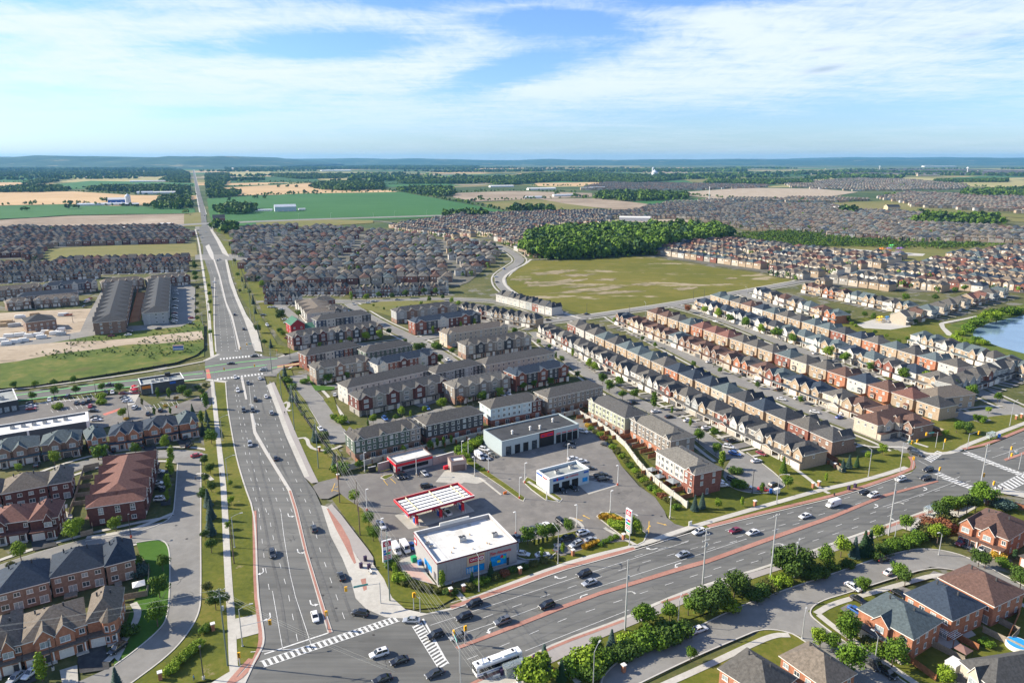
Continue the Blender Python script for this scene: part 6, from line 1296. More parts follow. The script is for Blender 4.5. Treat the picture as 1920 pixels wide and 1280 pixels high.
def vehicle(kind):
    root=empty({'sedan':'parked_car','suv':'parked_car','pickup':'pickup_truck','van':'cargo_van'}[kind],(0,0,0)); B=MB(); Gs=MB()
    if kind=='sedan':
        L,W=4.7,.92; prof=[(-2.35,.78,.42,.72),(-2.25,.88,.3,.92),(-1.6,.92,.28,1.0),(-.9,.92,.28,.98),(.7,.92,.28,.95),(1.5,.91,.28,.86),(2.15,.84,.3,.74),(2.35,.70,.42,.6)]; cab=((-1.75,.95),(1.15,.9),(-1.0,1.43),(.35,1.45)); wz=.33; wx=(-1.4,1.4)
    elif kind=='suv':
        L,W=4.75,.96; prof=[(-2.38,.82,.45,.95),(-2.3,.92,.35,1.1),(-1.6,.95,.33,1.14),(.8,.95,.33,1.1),(1.6,.94,.33,1.04),(2.2,.88,.36,.92),(2.38,.76,.45,.75)]; cab=((-2.2,1.12),(1.2,1.06),(-1.85,1.68),(.45,1.70)); wz=.37; wx=(-1.42,1.42)
    elif kind=='pickup':
        L,W=5.7,1.0; prof=[(-2.85,.95,.5,1.08),(-2.75,.98,.42,1.15),(-.7,.98,.42,1.15),(.6,.98,.42,1.15),(1.8,.97,.42,1.12),(2.6,.92,.45,1.05),(2.85,.82,.52,.85)]; cab=((-.75,1.14),(1.55,1.12),(-.55,1.80),(.8,1.84)); wz=.41; wx=(-1.8,1.8)
    else:
        L,W=5.9,1.02; prof=[(-2.95,1.0,.45,1.3),(-2.9,1.02,.4,1.35),(1.5,1.02,.4,1.35),(2.3,.98,.42,1.2),(2.8,.9,.45,1.0),(2.95,.8,.5,.8)]; cab=None; wz=.38; wx=(-1.85,1.9)
    loft(B,[ring_(*p) for p in prof])
    if kind=='van':
        loft(B,[[(x,-w,1.2),(x,-w*.98,h-.25),(x,-w*.86,h),(x,w*.86,h),(x,w*.98,h-.25),(x,w,1.2)] for x,w,h in ((-2.93,1.0,2.5),(-2.6,1.0,2.6),(1.2,1.0,2.6),(1.75,.95,2.4),(2.35,.88,1.5))])
        ws=MB(); ws.face([(1.85,-.8,2.28),(2.42,-.82,1.42),(2.42,.82,1.42),(1.85,.8,2.28)]); ws.build('windscreen',[M_cglass],root)
        for s in (-1,1):
            w_=MB(); f=[(1.0,s*1.0,1.45),(1.95,s*.96,1.45),(1.6,s*.96,2.1),(1.0,s*.995,2.1)]; f=[(x,y*1.012,z) for x,y,z in f]; w_.face(f if s<0 else f[::-1]); w_.build('side_window',[M_cglass],root)
    else:
        (xb,zb),(xf,zf),(xr,zr),(xg,zg)=cab; wb,wt=W*.86,W*.66
        lo=[(xb,-wb,zb),(xf,-wb,zf),(xf,wb,zf),(xb,wb,zb)]; hi=[(xr,-wt,zr),(xg,-wt,zg),(xg,wt,zg),(xr,wt,zr)]
        for k in range(4): Gs.face([lo[k],lo[(k+1)%4],hi[(k+1)%4],hi[k]])
        # painted roof and pillars
        B.box(xr-.02,xg+.02,-wt-.01,wt+.01,zr-.05,max(zr,zg)+.03)
        for s in (-1,1):
            for (p,q) in ((lo[0],hi[0]),(lo[1],hi[1])):
                B.tube((p[0],abs(p[1])*s,p[2]),(q[0],abs(q[1])*s,q[2]),.045,4)
            mx=(xb+xf)/2; B.tube((mx,wb*s*1.0,(zb+zf)/2),((xr+xg)/2,wt*s,zr),.045,4)
        Gs.build('glasshouse',[M_cglass],root)
        if kind=='pickup':
            q=MB(); q.face([(-2.65,-.8,1.17),(-.85,-.8,1.17),(-.85,.8,1.17),(-2.65,.8,1.17)]); q.build('bed',[M_dk],root); B.box(-2.8,-.8,-.95,-.8,1.1,1.3); B.box(-2.8,-.8,.8,.95,1.1,1.3); B.box(-2.85,-2.72,-.95,.95,1.05,1.3)
        if kind=='suv':
            q=MB(); q.box(-.6,.1,-.4,.4,max(zr,zg)+.03,max(zr,zg)+.045); q.build('sunroof',[M_cglass],root)
    B.build('body',[PAINT['white']],root)
    for x in wx:
        for s in (-1,1):
            w_=MB(); w_.tube((x,s*(W-.2),wz),(x,s*(W+.02),wz),wz,14); o=w_.build('wheel',[M_tyre],root); r_=MB(); r_.tube((x,s*(W+.01),wz),(x,s*(W+.035),wz),wz*.6,10); r_.build('rim',[M_rim],o)
    xe=prof[-1][0]; xs=prof[0][0]
    for s in (-1,1):
        q=MB(); q.box(xe-.16,xe+.01,s*.62-.17,s*.62+.17,prof[-1][3]-.14,prof[-1][3]+.04); q.build('headlight',[M_hl],root)
        q=MB(); q.box(xs-.02,xs+.1,s*.68-.14,s*.68+.14,prof[0][3]-.16,prof[0][3]+.08); q.build('taillight',[M_tl],root)
    return root
KW={'s':'sedan','u':'suv','p':'pickup','v':'van'}; CWD={'w':'white','k':'black','d':'dark grey','s':'silver','g':'grey','r':'red','m':'maroon','b':'blue','o':'orange','t':'teal'}
def car(px,py,kind,colour,ang,label,group,z=.10,name=None):
    x,y=G(px,py)
    if kind not in VP:
        r=vehicle(kind); VP[kind]=r; 
        for c in r.children:
            if c.name.split('.')[0]=='body': c.material_slots[0].link='OBJECT'; c.material_slots[0].material=PAINT[colour]
        r.location=(x,y,z); r.rotation_euler=(0,0,ang); tag(r,label,kind if kind!='suv' else 'car',group)
    else: r=copy_tree(VP[kind],(x,y,z),ang,label,{'sedan':'car','suv':'car','pickup':'pickup truck','van':'van'}[kind],group,{'body':PAINT[colour]})
    if kind=='sedan': r['category']='car'
    if kind=='pickup': r['category']='pickup truck'
    return r
def cars(place,s,z=.10,parked=True):
    it=[]
    for q in s.strip().split(';'):
        f=q.split()
        if len(f)>=5: it.append((float(f[0]),float(f[1]),KW[f[2]],CWD[f[3]],R(float(f[4]))))
    it.sort()
    for i,(x,y,k,c,a) in enumerate(it):
        r=car(x,y,k,c,a,'%s %s, %s from the left %s'%(c,k,ORD[i],place),'vehicles '+place,z)
        if not parked and k in('sedan','suv'): r.name='car'
DN=113.5
cars('in the near lanes of the north road','511 1041 u d 293;589 994 u d 114;640 1083 s k 116;591 1159 s w 293;469 835 u s 293;517 861 s k 114',parked=False)
cars('turning or waiting inside the near junction','676 1153 u k 165;772 1166 s s 178;711 1229 u w 207;749 1242 s k 207;817 1194 u k 210;815 1266 s d 210;717 1277 s k 207',parked=False)
cars('on the main road to the right','859 1196 s g 209;889 1135 u k 208;870 1160 u k 208;942 1168 u g 208;1025 1138 u k 209;1095 1079 u k 208;1105 1095 s s 209;1280 1042 s s 208;1310 1000 u w 207;1378 997 s m 207;1411 1001 s w 207;1509 970 s w 207;1562 949 v w 207;1620 925 s k 207;1637 931 u w 207;1688 901 u w 206;1735 899 u k 206;1740 883 u k 206;1713 847 u k -52;1717 853 u d -52',parked=False)
cars('around the upper junction','441 709 s w 293;465 720 s d 293;487 711 s w 114;494 695 u s 200;446 734 u w 293;477 669 s k 190;433 683 s d 190;479 751 p d 114;499 745 s w 114;457 771 u d 293;474 771 u d 293;509 776 u s 114',parked=False)
cars('on the far stretch of the north road','440 591 s k 112;457 618 s k 112;401 530 s w 290;412 487 s s 110;408 489 s d 290;389 422 s d 290;386 436 s w 290;379 446 s s 290;371 433 u k 200;382 415 s w 290;384 405 s d 110;378 385 s w 290;375 370 u w 290;397 540 s g 290',parked=False)
cars('beside the convenience store','743 1035 v w 296;760 1031 v w 296;773 1027 s b 296;715 988 p w 300',z=.15)
cars('around the fuel canopy','837 963 p w 122;800 914 u k 20;747 896 u k 300;757 894 p k 300;796 890 s s 300',z=.15)
cars('in the lot by the planted islands','989 998 s k 300;1001 996 s d 300;1016 992 s s 300;1027 989 s w 300;1052 981 u k 300;1093 1002 u w 28;1062 1013 p k 208;1108 1015 s s 25;1080 1024 u s 215;1047 1030 s g 60;980 1041 s w 345;1017 1043 s w 15;970 1012 s g 300',z=.15)
cars('around the workshop and oil change shop','1066 838 s d 330;1071 831 s k 330;1136 836 s k 320;1093 811 u w 330;1074 862 s w 20;1090 867 s w 10;1104 880 s d 10;1127 894 p k 20;1131 901 u k 20;1053 921 s k 300;1075 917 s k 300;908 845 u w 330;897 849 s d 330;899 859 v w 300;912 860 s s 300;923 855 s k 310',z=.15)
cars('on the lower right crescent','1311 1183 s w 25;1655 1051 u k 20;1668 1075 s w 30;1599 1103 s w 300;1610 1128 s k 300;1605 1148 s b 300;1687 1117 s k 300;1802 1020 p m 215;1841 1033 u w 215;1632 1247 v d 300;1659 1263 p k 300')
cars('near the bottom left houses','221 1219 u k 250;59 1264 s w 260;30 1274 s s 260')
cars('along the left loop street','369 856 s r 30;354 837 u k 100;349 822 s k 100;297 887 u w 10;294 908 s w 10;296 917 s k 10;302 938 u w 10;267 838 u k 110;214 845 s k 110;70 873 s d 110;198 858 s d 110')
cars('in the strip mall parking','206 724 p d 190;199 738 u d 300;211 737 s w 300;232 739 s m 10;253 732 s r 10;255 738 s r 10;234 747 s k 5;236 750 s s 5;239 754 s w 5;253 766 u w 100;93 751 s w 300;104 749 s k 300;128 745 u d 100;59 758 s d 10;59 763 s w 10;59 768 s r 10;144 757 s d 110;157 757 s k 110;168 753 u d 110;170 763 s r 110;176 772 s k 10;180 784 s k 10;181 789 s w 10;301 771 u d 110;278 777 s k 110;383 754 v w 110')
cars('in the left estate parking','329 546 s w 10;330 552 s s 10;329 562 u k 10;330 566 s w 10;329 575 s k 10;328 579 s w 10;328 588 s m 10;327 593 s w 10;328 598 s k 10;327 603 u w 10;326 607 s k 10;360 561 s w 100;360 597 s r 10;359 608 s k 10;297 618 u k 190;240 629 s w 190;208 631 s m 190;243 623 s k 190;114 621 v w 190;163 567 v w 260;158 576 s d 260;169 561 s r 260;128 592 p o 200')
cars('around the cul-de-sac','1347 905 s w 15;1355 912 s w 10;1373 902 u k 300;1399 914 s w 340;1432 920 s r 340;1451 912 u k 30;1418 866 s w 20;1427 852 s m 300;1379 853 s b 330;1366 840 u w 330;1376 851 s b 330;1370 827 s k 20')
cars('along the cul-de-sac street','1229 773 s w 20;1290 790 s w 20;1324 804 s w 20;1255 783 s k 20;1188 757 s k 20;1040 654 s w 320;1030 650 s d 320;1155 700 s r 20;1340 811 s w 20')
cars('along the middle street','1465 750 s w 330;1527 774 s w 330;1574 784 s b 25;1582 776 s s 25;1495 748 s w 25;1507 749 s s 25;1461 732 s k 20;1421 717 u w 20;1650 799 s d 20;1529 664 s w 20;1563 678 s w 20;1160 600 s w 20;1265 645 s w 20;1330 680 s w 20;1395 704 s d 20;1200 624 s k 20;1712 806 s b 20;1395 640 s w 20;1480 660 s s 20')
cars('on the curved estate street','601 806 s w 300;628 742 s w 100;722 787 u b 300;943 742 s w 300;953 740 s w 300;801 767 s b 300;507 577 s w 10;513 577 s w 10;501 611 u w 300;494 592 s d 10;538 606 s w 10;540 635 s m 10;528 581 s w 10;535 600 s w 10;945 505 s b 110;930 520 s w 20;932 530 s k 20;700 566 s w 10;690 569 s w 10;745 563 s s 10;840 676 s w 300;663 571 s s 300;1028 601 s k 20;1100 590 s k 20')
# bus
def bus():
    x,y=G(933,1251); r=empty('city_bus',(x,y,.1),R(28+180)); tag(r,'white city bus with blue stripe stopped beside the glass shelter','bus'); L=12.2
    B=MB(); loft(B,[[(x_,-w,.35),(x_,-w,h-.5),(x_,-w*.93,h-.15),(x_,-w*.75,h),(x_,w*.75,h),(x_,w*.93,h-.15),(x_,w,h-.5),(x_,w,.35)] for x_,w,h in ((-6.1,1.2,3.0),(-6.0,1.27,3.1),(5.8,1.27,3.1),(6.05,1.22,3.0),(6.1,1.15,2.8))]); B.build('body',[M_white2],r)
    for s in (-1,1):
        q=MB(); y0,y1=(1.27,1.30) if s>0 else (-1.30,-1.27); q.box(-5.2,5.4,y0,y1,1.35,2.35); q.build('window_band',[M_cglass],r)
        q=MB(); q.box(-5.9,5.9,y0,y1,.8,.95); q.build('stripe',[M_blue],r); q=MB(); q.box(-5.9,5.9,y0,y1,2.52,2.6); q.build('stripe',[mat('purple_line',(.2,.05,.25),.5)],r)
        for xx in (2.1,-1.9): q=MB(); q.box(xx-.6,xx+.6,y0*1.001 if s<0 else y0,y1+.012 if s>0 else y1,.4,2.3); q.build('door',[M_dk],r) if s<0 else None
    q=MB(); q.box(6.08,6.13,-1.05,1.05,1.3,2.6); q.build('windscreen',[M_cglass],r); q=MB(); q.box(-6.13,-6.1,-.7,.7,1.9,2.6); q.build('rear_window',[M_cglass],r)
    for x0,x1,h in ((-4.6,-1.2,.28),(-.6,1.9,.16),(2.6,4.4,.2)): q=MB(); q.box(x0,x1,-.8,.8,3.1,3.1+h); q.build('roof_unit',[M_white2],r)
    for xx in (-4.3,2.0,2.7,4.9): q=MB(); q.box(xx,xx+.5,-.5,.5,3.11,3.42 if xx<0 else 3.16); q.build('roof_hatch',[M_dk],r)
    for xx in (-3.4,3.9):
        for s in (-1,1): q=MB(); q.tube((xx,s*1.0,.5),(xx,s*1.3,.5),.5,14); o=q.build('wheel',[M_tyre],r); q=MB(); q.tube((xx,s*1.29,.5),(xx,s*1.32,.5),.28,10); q.build('rim',[M_rim],o)
    for s in (-1,1): q=MB(); q.box(6.08,6.14,s*.95-.15,s*.95+.15,.7,.95); q.build('headlight',[M_hl],r); q=MB(); q.box(-6.14,-6.08,s*1.0-.12,s*1.0+.12,.9,1.3); q.build('taillight',[M_tl],r); q=MB(); q.box(6.1,6.3,s*1.4-.1,s*1.4+.1,1.8,2.3); q.build('mirror',[M_dk],r)
bus()
# ---------------------------------------------------------------- more individual houses, then the far estates
def inpoly(x,y,P):
    c=False; n=len(P); j=n-1
    for i in range(n):
        xi,yi=P[i]; xj,yj=P[j]
        if (yi>y)!=(yj>y) and x<(xj-xi)*(y-yi)/(yj-yi)+xi: c=not c
        j=i
    return c
row((655,557),(842,549),16,'gdtgcdgglgdcgtdg','rwrtwrrwbtwrwrtw',1,'facing the estate park',seed=31,lod=1,d=12,frac=.97,vs=(0,3,1,3,0,2))
row((492,552),(650,552),13,'dgcgtdgcdggtc','rwrbwrrwbtrwr',1,'above the red barn street',seed=32,lod=1,d=12,frac=.97,vs=(0,3,1,3,0,2))
row((495,571),(560,571),5,'dgdgd','rrwrw',1,'near the estate entry',seed=33,lod=1,d=12,frac=.99,vs=(0,3,1))
row((500,534),(850,527),26,'btggltdugtlgdbtguglgtdgbgt','rbtrbtwbrtwrbtrbwtbrtwbrtw',-1,'second above estate park street',seed=34,lod=1,d=12,frac=.95)
FH_V=[];FH_M=[];HN=0
FMATS=[ROOF[k] for k in ('navy','charcoal','grey','light grey','brown','red brown','blue grey','taupe','dark grey')]+[WALL[k] for k in ('red brick','tan brick','brown brick','grey stone','pale brick','dark red brick','white','orange brick')]+[M_trim,M_glass,M_gdoor['taupe']]
def farhouse(x,y,ang,w,d,h,rise,rm,wm,detail=2):
    global HN; HN+=1; ca,sa=math.cos(ang),math.sin(ang)
    def P(a,b,z): return (x+ca*a-sa*b,y+sa*a+ca*b,z)
    def q(pts,m): 
        if len(pts)==3: pts=pts+[pts[2]]
        FH_V.extend(P(*p) for p in pts); FH_M.append(m)
    hw,hd=w/2,d/2; c=[(-hw,-hd),(hw,-hd),(hw,hd),(-hw,hd)]
    for i in range(4): a,b=c[i],c[(i+1)%4]; q([(*a,-.2),(*b,-.2),(*b,h),(*a,h)],wm)
    o=.4; W,D=hw+o,hd+o; k=min(W,D); z=h+rise
    if W>=D: r0,r1=(-W+k,0),(W-k,0); q([(-W,-D,h),(W,-D,h),(*r1,z),(*r0,z)],rm); q([(W,D,h),(-W,D,h),(*r0,z),(*r1,z)],rm); q([(W,-D,h),(W,D,h),(*r1,z)],rm); q([(-W,D,h),(-W,-D,h),(*r0,z)],rm)
    else: r0,r1=(0,-D+k),(0,D-k); q([(-W,-D,h),(W,-D,h),(*r0,z)],rm); q([(W,D,h),(-W,D,h),(*r1,z)],rm); q([(W,-D,h),(W,D,h),(*r1,z),(*r0,z)],rm); q([(-W,D,h),(-W,-D,h),(*r0,z),(*r1,z)],rm)
    if detail>=1:
        s=1 if HN%2 else -1; g0,g1=(-hw+.3,-hw+w*.5) if s>0 else (hw-w*.5,hw-.3); gm=(g0+g1)/2; yf=-hd-1.0; gz=h+rise*.6
        q([(g0,yf,0),(g1,yf,0),(g1,yf,h),(g0,yf,h)],wm); q([(g0,yf,h),(g1,yf,h),(gm,yf,gz)],wm); q([(g0,yf,0),(g0,yf,h),(g0,-hd,h),(g0,-hd,0)],wm); q([(g1,yf,0),(g1,-hd,0),(g1,-hd,h),(g1,yf,h)],wm)
        q([(g0-.3,yf-.3,h-.1),(gm,yf-.3,gz),(gm,0,gz),(g0-.3,0,h-.1)],rm); q([(gm,yf-.3,gz),(g1+.3,yf-.3,h-.1),(g1+.3,0,h-.1),(gm,0,gz)],rm)
        q([(gm-1,yf-.05,3.6),(gm+1,yf-.05,3.6),(gm+1,yf-.05,5.1),(gm-1,yf-.05,5.1)],18 if HN%3 else 17); q([(gm-1.7,yf-.05,.1),(gm+1.7,yf-.05,.1),(gm+1.7,yf-.05,2.3),(gm-1.7,yf-.05,2.3)],19)
        xo=-gm; q([(xo-.7,-hd-.05,3.8),(xo+.7,-hd-.05,3.8),(xo+.7,-hd-.05,5.1),(xo-.7,-hd-.05,5.1)],17)
        for t in (-.55,.1,.6): q([(t*hw+.6,hd+.05,3.7),(t*hw-.6,hd+.05,3.7),(t*hw-.6,hd+.05,5.0),(t*hw+.6,hd+.05,5.0)],18 if t<0 else 17)
RPAL='ccggglltttbddrun'; 
RI={'n':0,'c':1,'g':2,'l':3,'b':4,'r':5,'u':6,'t':7,'d':8}; WI={'r':9,'t':10,'b':11,'s':12,'p':13,'d':14,'w':15,'o':16}
FARTREES=[]
def fill(polypx,deg,seed,rp='ccgggdddltttbbru',wp='rrbbbtttwdds',sp=10.4,pitch=(27,34),skip=0.03,detail=2,w=9.4,d=13,ground=None,gap=0,tree=.75):
    P=GP(flat(polypx)) if isinstance(polypx,str) else polypx; rnd=random.Random(seed)
    if ground: sheet('residential_ground',P,.004+seed*.0006,ground,px=False)
    a=R(deg); u=(math.cos(a),math.sin(a)); v=(-u[1],u[0])
    us=[p[0]*u[0]+p[1]*u[1] for p in P]; vs=[p[0]*v[0]+p[1]*v[1] for p in P]
    t=min(vs)+7; k=0; cnt=0; u0c=sum(us)/len(us)
    while t<max(vs):
        s=min(us)+rnd.random()*8; bend=rnd.uniform(-.02,.02)
        while s<max(us):
            tt=t+2.5*math.sin((s-u0c)/90+k*.3); x,y=u[0]*s+v[0]*tt,u[1]*s+v[1]*tt
            blk=(int((s-min(us))//gap)!=int((s+sp-min(us))//gap)) if gap else False
            if blk: s+=14; continue
            if inpoly(x,y,P) and rnd.random()>skip:
                ang=a+(0 if k%2==0 else math.pi)+rnd.uniform(-.03,.03)
                farhouse(x,y,ang,w*rnd.uniform(.92,1.03),d*rnd.uniform(.9,1.08),rnd.uniform(5.8,6.6),rnd.uniform(2.5,3.4),RI[rnd.choice(rp)],WI[rnd.choice(wp)],detail); cnt+=1
                if rnd.random()<tree: FARTREES.append((x-v[0]*(11 if k%2==0 else -11)+rnd.uniform(-3,3)*u[0],y-v[1]*(11 if k%2==0 else -11),rnd.uniform(4,7)))
            s+=sp
        t+=pitch[k%2]; k+=1
    return cnt
M_dense=ground_mat('shaded_estate_ground',[(.09,.09,.05),(.13,.125,.10),(.20,.19,.175)],.05,.09)  # driveway and asphalt mix, colour darkened for shadow between the packed houses
CR='430 432 540 425 640 428 740 440 850 450 925 462 942 474 915 500 880 528 855 538 700 531 560 536 495 540 470 528 445 480'
n1=fill(CR,8,1,skip=.06,gap=118,rp='cnugggglllddtttbbruult',wp='rrbbttswwdtbp',ground=M_dense,sp=11.4,pitch=(26,36),d=13,w=10.4)
n1+=fill('740 438 735 425 830 412 870 404 960 402 1100 398 1150 398 1180 402 1130 412 1150 419 1010 428 990 436 985 450 1030 472 1036 484 988 480 962 464 935 452 900 445 850 446',-48,2,rp='cgglttlgdbtunb',wp='tpbtrwtb',ground=M_dense,sp=9.4,pitch=(24,31))
n1+=fill('1200 395 1215 387 1400 381 1560 386 1600 395 1735 402 1735 410 1690 415 1720 422 1760 421 1960 434 1960 457 1850 455 1700 452 1560 444 1480 434 1400 431 1340 420 1290 411 1130 410 1140 402',-20,3,rp='cnddgglltbtut',wp='tppbtwtt',ground=M_dense,sp=10.4,pitch=(26,42),w=9.8)
n1+=fill('1232 481 1240 466 1300 458 1375 452 1480 462 1560 475 1690 482 1688 496 1640 503 1560 519 1497 525 1440 512 1340 498',-56,4,rp='bbrtgglnuutg',wp='ttpswtrt',ground=M_dense,sp=10,pitch=(26,33))
n1+=fill('1720 497 1800 480 1880 467 1960 462 1960 552 1890 548 1800 546 1760 548 1700 546 1600 540 1530 536 1600 522 1700 508',-56,5,rp='bbrtgglnuutg',wp='ttspwtrtp',ground=M_dense,sp=10,pitch=(27,35))
n1+=fill('-40 438 30 430 130 430 330 427 362 440 350 456 200 459 95 465 78 478 80 486 -40 486',14,6,rp='bbtgdctblg',wp='drrbbst',ground=M_dense,sp=10.2,pitch=(25,32))
n1+=fill('1470 345 1600 335 1700 337 1812 347 1812 355 1700 358 1600 358 1480 352',-8,7,rp='cggltbt',wp='ptptw',sp=12,pitch=(40,110),detail=0,tree=.1)
n1+=fill('1640 372 1700 362 1800 365 1960 372 1960 402 1860 397 1710 388 1700 382',-14,8,rp='cggltbt',wp='ptpttw',sp=10.5,pitch=(30,60),detail=0,tree=.1)
n1+=fill('1400 372 1560 372 1640 376 1560 381 1400 380 1250 386 1235 382',-8,12,rp='cggltbt',wp='ptptw',sp=11,pitch=(34,70),detail=0,tree=.1)
n1+=fill('1095 351 1140 342 1440 348 1440 352 1300 357 1100 357',-8,9,rp='ccdgb',wp='ptbtw',sp=11,pitch=(36,60),detail=0,tree=.1)
n1+=fill('1500 323 1700 317 1900 320 1960 324 1960 328 1700 326 1520 327',-5,10,rp='ccdgb',wp='ptbww',sp=14,pitch=(60,90),detail=0,tree=.0,w=11)
V=np.array(FH_V); me=npmesh('distant_houses',V,4,FMATS,FH_M); o=put(me,'distant_houses'); tag(o,'dense far estates of small gabled houses with grey and brown roofs','distant houses',kind='stuff')
print('far houses',n1,'near',HCOUNT)
# ---------------------------------------------------------------- woods, hedgerows and scattered far trees
LM=[LEAF['green'],LEAF['dark'],LEAF['pine'],leafmat('leaf_wood',(.07,.13,.015),(.13,.22,.03))]
def crowns(pts,nq,size,rng,hf=.5,wf=.42,mats=4,base=.12):
    """pts: array (x,y,h). quads on ellipsoid crowns"""
    pts=np.asarray(pts,float); n=len(pts); X=np.repeat(pts,nq,0); N=len(X)
    # each crown is three lobes
    lobe=np.repeat(rng.normal(size=(n,3,3))*np.array([.16,.16,.12]),1,0); li=rng.integers(0,3,N); off=lobe[np.repeat(np.arange(n),nq),li]
    d=rng.normal(size=(N,3)); d[:,2]=np.abs(d[:,2])*1.0-.25; d/=np.linalg.norm(d,axis=1)[:,None]; h=X[:,2:3]; R_=np.concatenate([h*wf*.78,h*wf*.78,h*hf*.85],1)
    p=np.concatenate([X[:,:2],h*(1-hf)],1)+off*h+d*R_*(.8+.25*rng.random((N,1))); p[:,2]=np.maximum(p[:,2],.3)
    nn=d+rng.normal(size=(N,3))*.45; nn/=np.linalg.norm(nn,axis=1)[:,None]; a=np.cross(nn,rng.normal(size=(N,3))); a/=np.linalg.norm(a,axis=1)[:,None]; b=np.cross(nn,a); s=(size*(.6+.8*rng.random(N))*np.sqrt(X[:,2]/12))[:,None]
    V=np.stack([p-a*s-b*s*.7,p+a*s-b*s*.8,p+a*s*.8+b*s*.8,p-a*s*.7+b*s],1).reshape(-1,3)
    mi=np.repeat(rng.integers(0,mats,n),nq)
    return V,mi
def wood(name,polys,spacing,h,nq,size,seed,label,hvar=.25,wf=.42,cat='woodland'):
    rng=np.random.default_rng(seed); pts=[]
    for s in polys:
        P=GP(flat(s)) if isinstance(s,str) else s; xs=[p[0] for p in P]; ys=[p[1] for p in P]; A=(max(xs)-min(xs))*(max(ys)-min(ys)); n=int(A/spacing**2*1.25)
        n=min(n,60000)
        for x,y in zip(rng.uniform(min(xs),max(xs),n),rng.uniform(min(ys),max(ys),n)):
            if inpoly(x,y,P) and not (y>1350 and abs(x+.4387*y-15)<20+y*.004): pts.append((x,y,h*(1+hvar*(rng.random()*2-1))))
    V,mi=crowns(pts,nq,size,rng,wf=wf); me=npmesh(name,V,4,LM,mi); o=put(me,name); tag(o,label,cat,kind='stuff'); return len(pts)
k1=wood('woodland',['992 452 1060 441 1180 437 1285 437 1350 441 1376 450 1300 457 1240 467 1228 477 1190 479 1060 486 1000 486 985 470'],7.5,17,150,1.15,3,'dense broadleaf wood beyond the dry meadow',wf=.40)
belts=['-40 358 35 352 110 352 135 358 60 361 -40 361','160 357 190 352 300 351 370 353 371 362 290 362 180 359','285 392 300 377 330 368 362 368 364 391 330 393','45 346 75 338 110 338 110 341 60 347','-40 331 -40 323 90 321 205 321 205 329 100 331','300 340 330 326 359 324 359 343 330 343',
'255 331 280 323 340 319 350 324 290 332','386 345 386 327 430 327 425 345 410 356 388 356','383 364 400 359 450 360 452 367 400 372 385 373','392 402 395 393 440 388 480 390 482 400 440 402','505 328 640 328 645 335 560 336 510 331','580 351 600 345 680 342 720 348 720 356 650 358 600 356','740 358 780 353 850 354 853 366 830 370 780 364',
'745 341 800 337 960 335 960 342 830 345 750 345','1115 373 1130 364 1200 362 1290 367 1290 375 1180 378','900 342 1000 327 1100 324 1200 331 1280 336 1200 345 1050 340 940 349','1320 346 1330 339 1520 339 1525 345 1400 346','1800 368 1810 360 1960 354 1960 370 1860 370','1750 340 1890 338 1890 342 1760 343','1700 420 1740 408 1870 409 1880 422 1800 425','1577 402 1600 402 1606 396 1582 395',
'828 407 838 401 910 402 915 409','955 398 960 391 1000 391 1040 394 1040 399','400 432 402 420 432 424 450 432 440 440 410 440','600 314 720 311 900 312 900 316 700 318 610 317','1060 320 1200 317 1400 318 1400 322 1200 323 1070 322','1500 334 1600 330 1700 331 1690 335 1520 337','-40 316 100 314 250 315 330 317 320 320 100 319 -40 320','420 316 600 313 640 315 560 319 430 320','430 338 470 336 500 338 480 341 440 341','620 343 640 342 640 346','1250 330 1400 327 1420 330 1260 333']
rngb=np.random.default_rng(77)
k2=wood('tree_belts',belts[:24],16,13,26,2.6,5,'hedgerows and tree belts between the far fields')
far=[]
for i in range(75):
    y=4200+7000*rngb.random()**1.2; x=(rngb.random()*1.7-.8)*y; L=rngb.uniform(150,900); wv=rngb.uniform(30,160); a=math.radians(23+rngb.normal()*6+(90 if rngb.random()<.25 else 0)); u=(math.cos(a),math.sin(a)); v=(-u[1],u[0])
    far.append([(x-u[0]*L-v[0]*wv,y-u[1]*L-v[1]*wv),(x+u[0]*L-v[0]*wv,y+u[1]*L-v[1]*wv),(x+u[0]*L*.8+v[0]*wv,y+u[1]*L*.8+v[1]*wv),(x-u[0]*L+v[0]*wv,y-u[1]*L+v[1]*wv)])
k3=wood('distant_woods',belts[24:]+far,52,12,7,9.0,6,'wooded country toward the horizon')
# scattered trees of the estates and the park strip
HL=['-40 386 120 383 210 386 365 390','-40 361 140 359 250 366 366 367','60 358 180 353 360 349','340 402 356 400','388 372 560 363 755 360','755 360 830 374 960 398','455 366 600 364','430 343 600 341','430 332 510 329','435 320 507 320','700 347 980 341','850 378 990 374 1110 369','850 362 960 358 1110 362','960 396 1150 400','1285 366 1400 374 1500 376','1290 343 1400 342','1400 333 1520 331','1530 338 1740 346 1960 356','1600 396 1750 400','1000 349 1136 349','125 334 330 331','-40 344 110 340','400 353 590 343','620 352 745 360']
hp=[]
for s_ in HL:
    for q in resample(GP(flat(s_)),9):
        if rngb.random()<.55: hp.append((q[0]+rngb.normal()*3,q[1]+rngb.normal()*5,rngb.uniform(4,11)))
for px_,py_ in ((63,385),(143,384),(195,378),(203,378),(128,391),(141,391),(43,396),(500,373),(542,365),(570,362),(590,361),(666,362),(524,352),(538,352),(555,352),(435,380),(480,372),(885,378),(900,374),(1045,365),(1080,369),(1095,372),(420,333),(280,390),(1665,368),(1690,350),(1050,330)):
    for k_ in range(3): x_,y_=G(px_,py_); hp.append((x_+rngb.normal()*6,y_+rngb.normal()*6,rngb.uniform(9,14)))
V,mi=crowns(hp,36,1.5,rngb); o=put(npmesh('hedgerows',V,4,LM,mi),'hedgerows'); tag(o,'hedgerow trees dotted along the far field edges','hedgerow',kind='stuff')
rngs=np.random.default_rng(9); sc_pts=[t for t in FARTREES]
k4=0
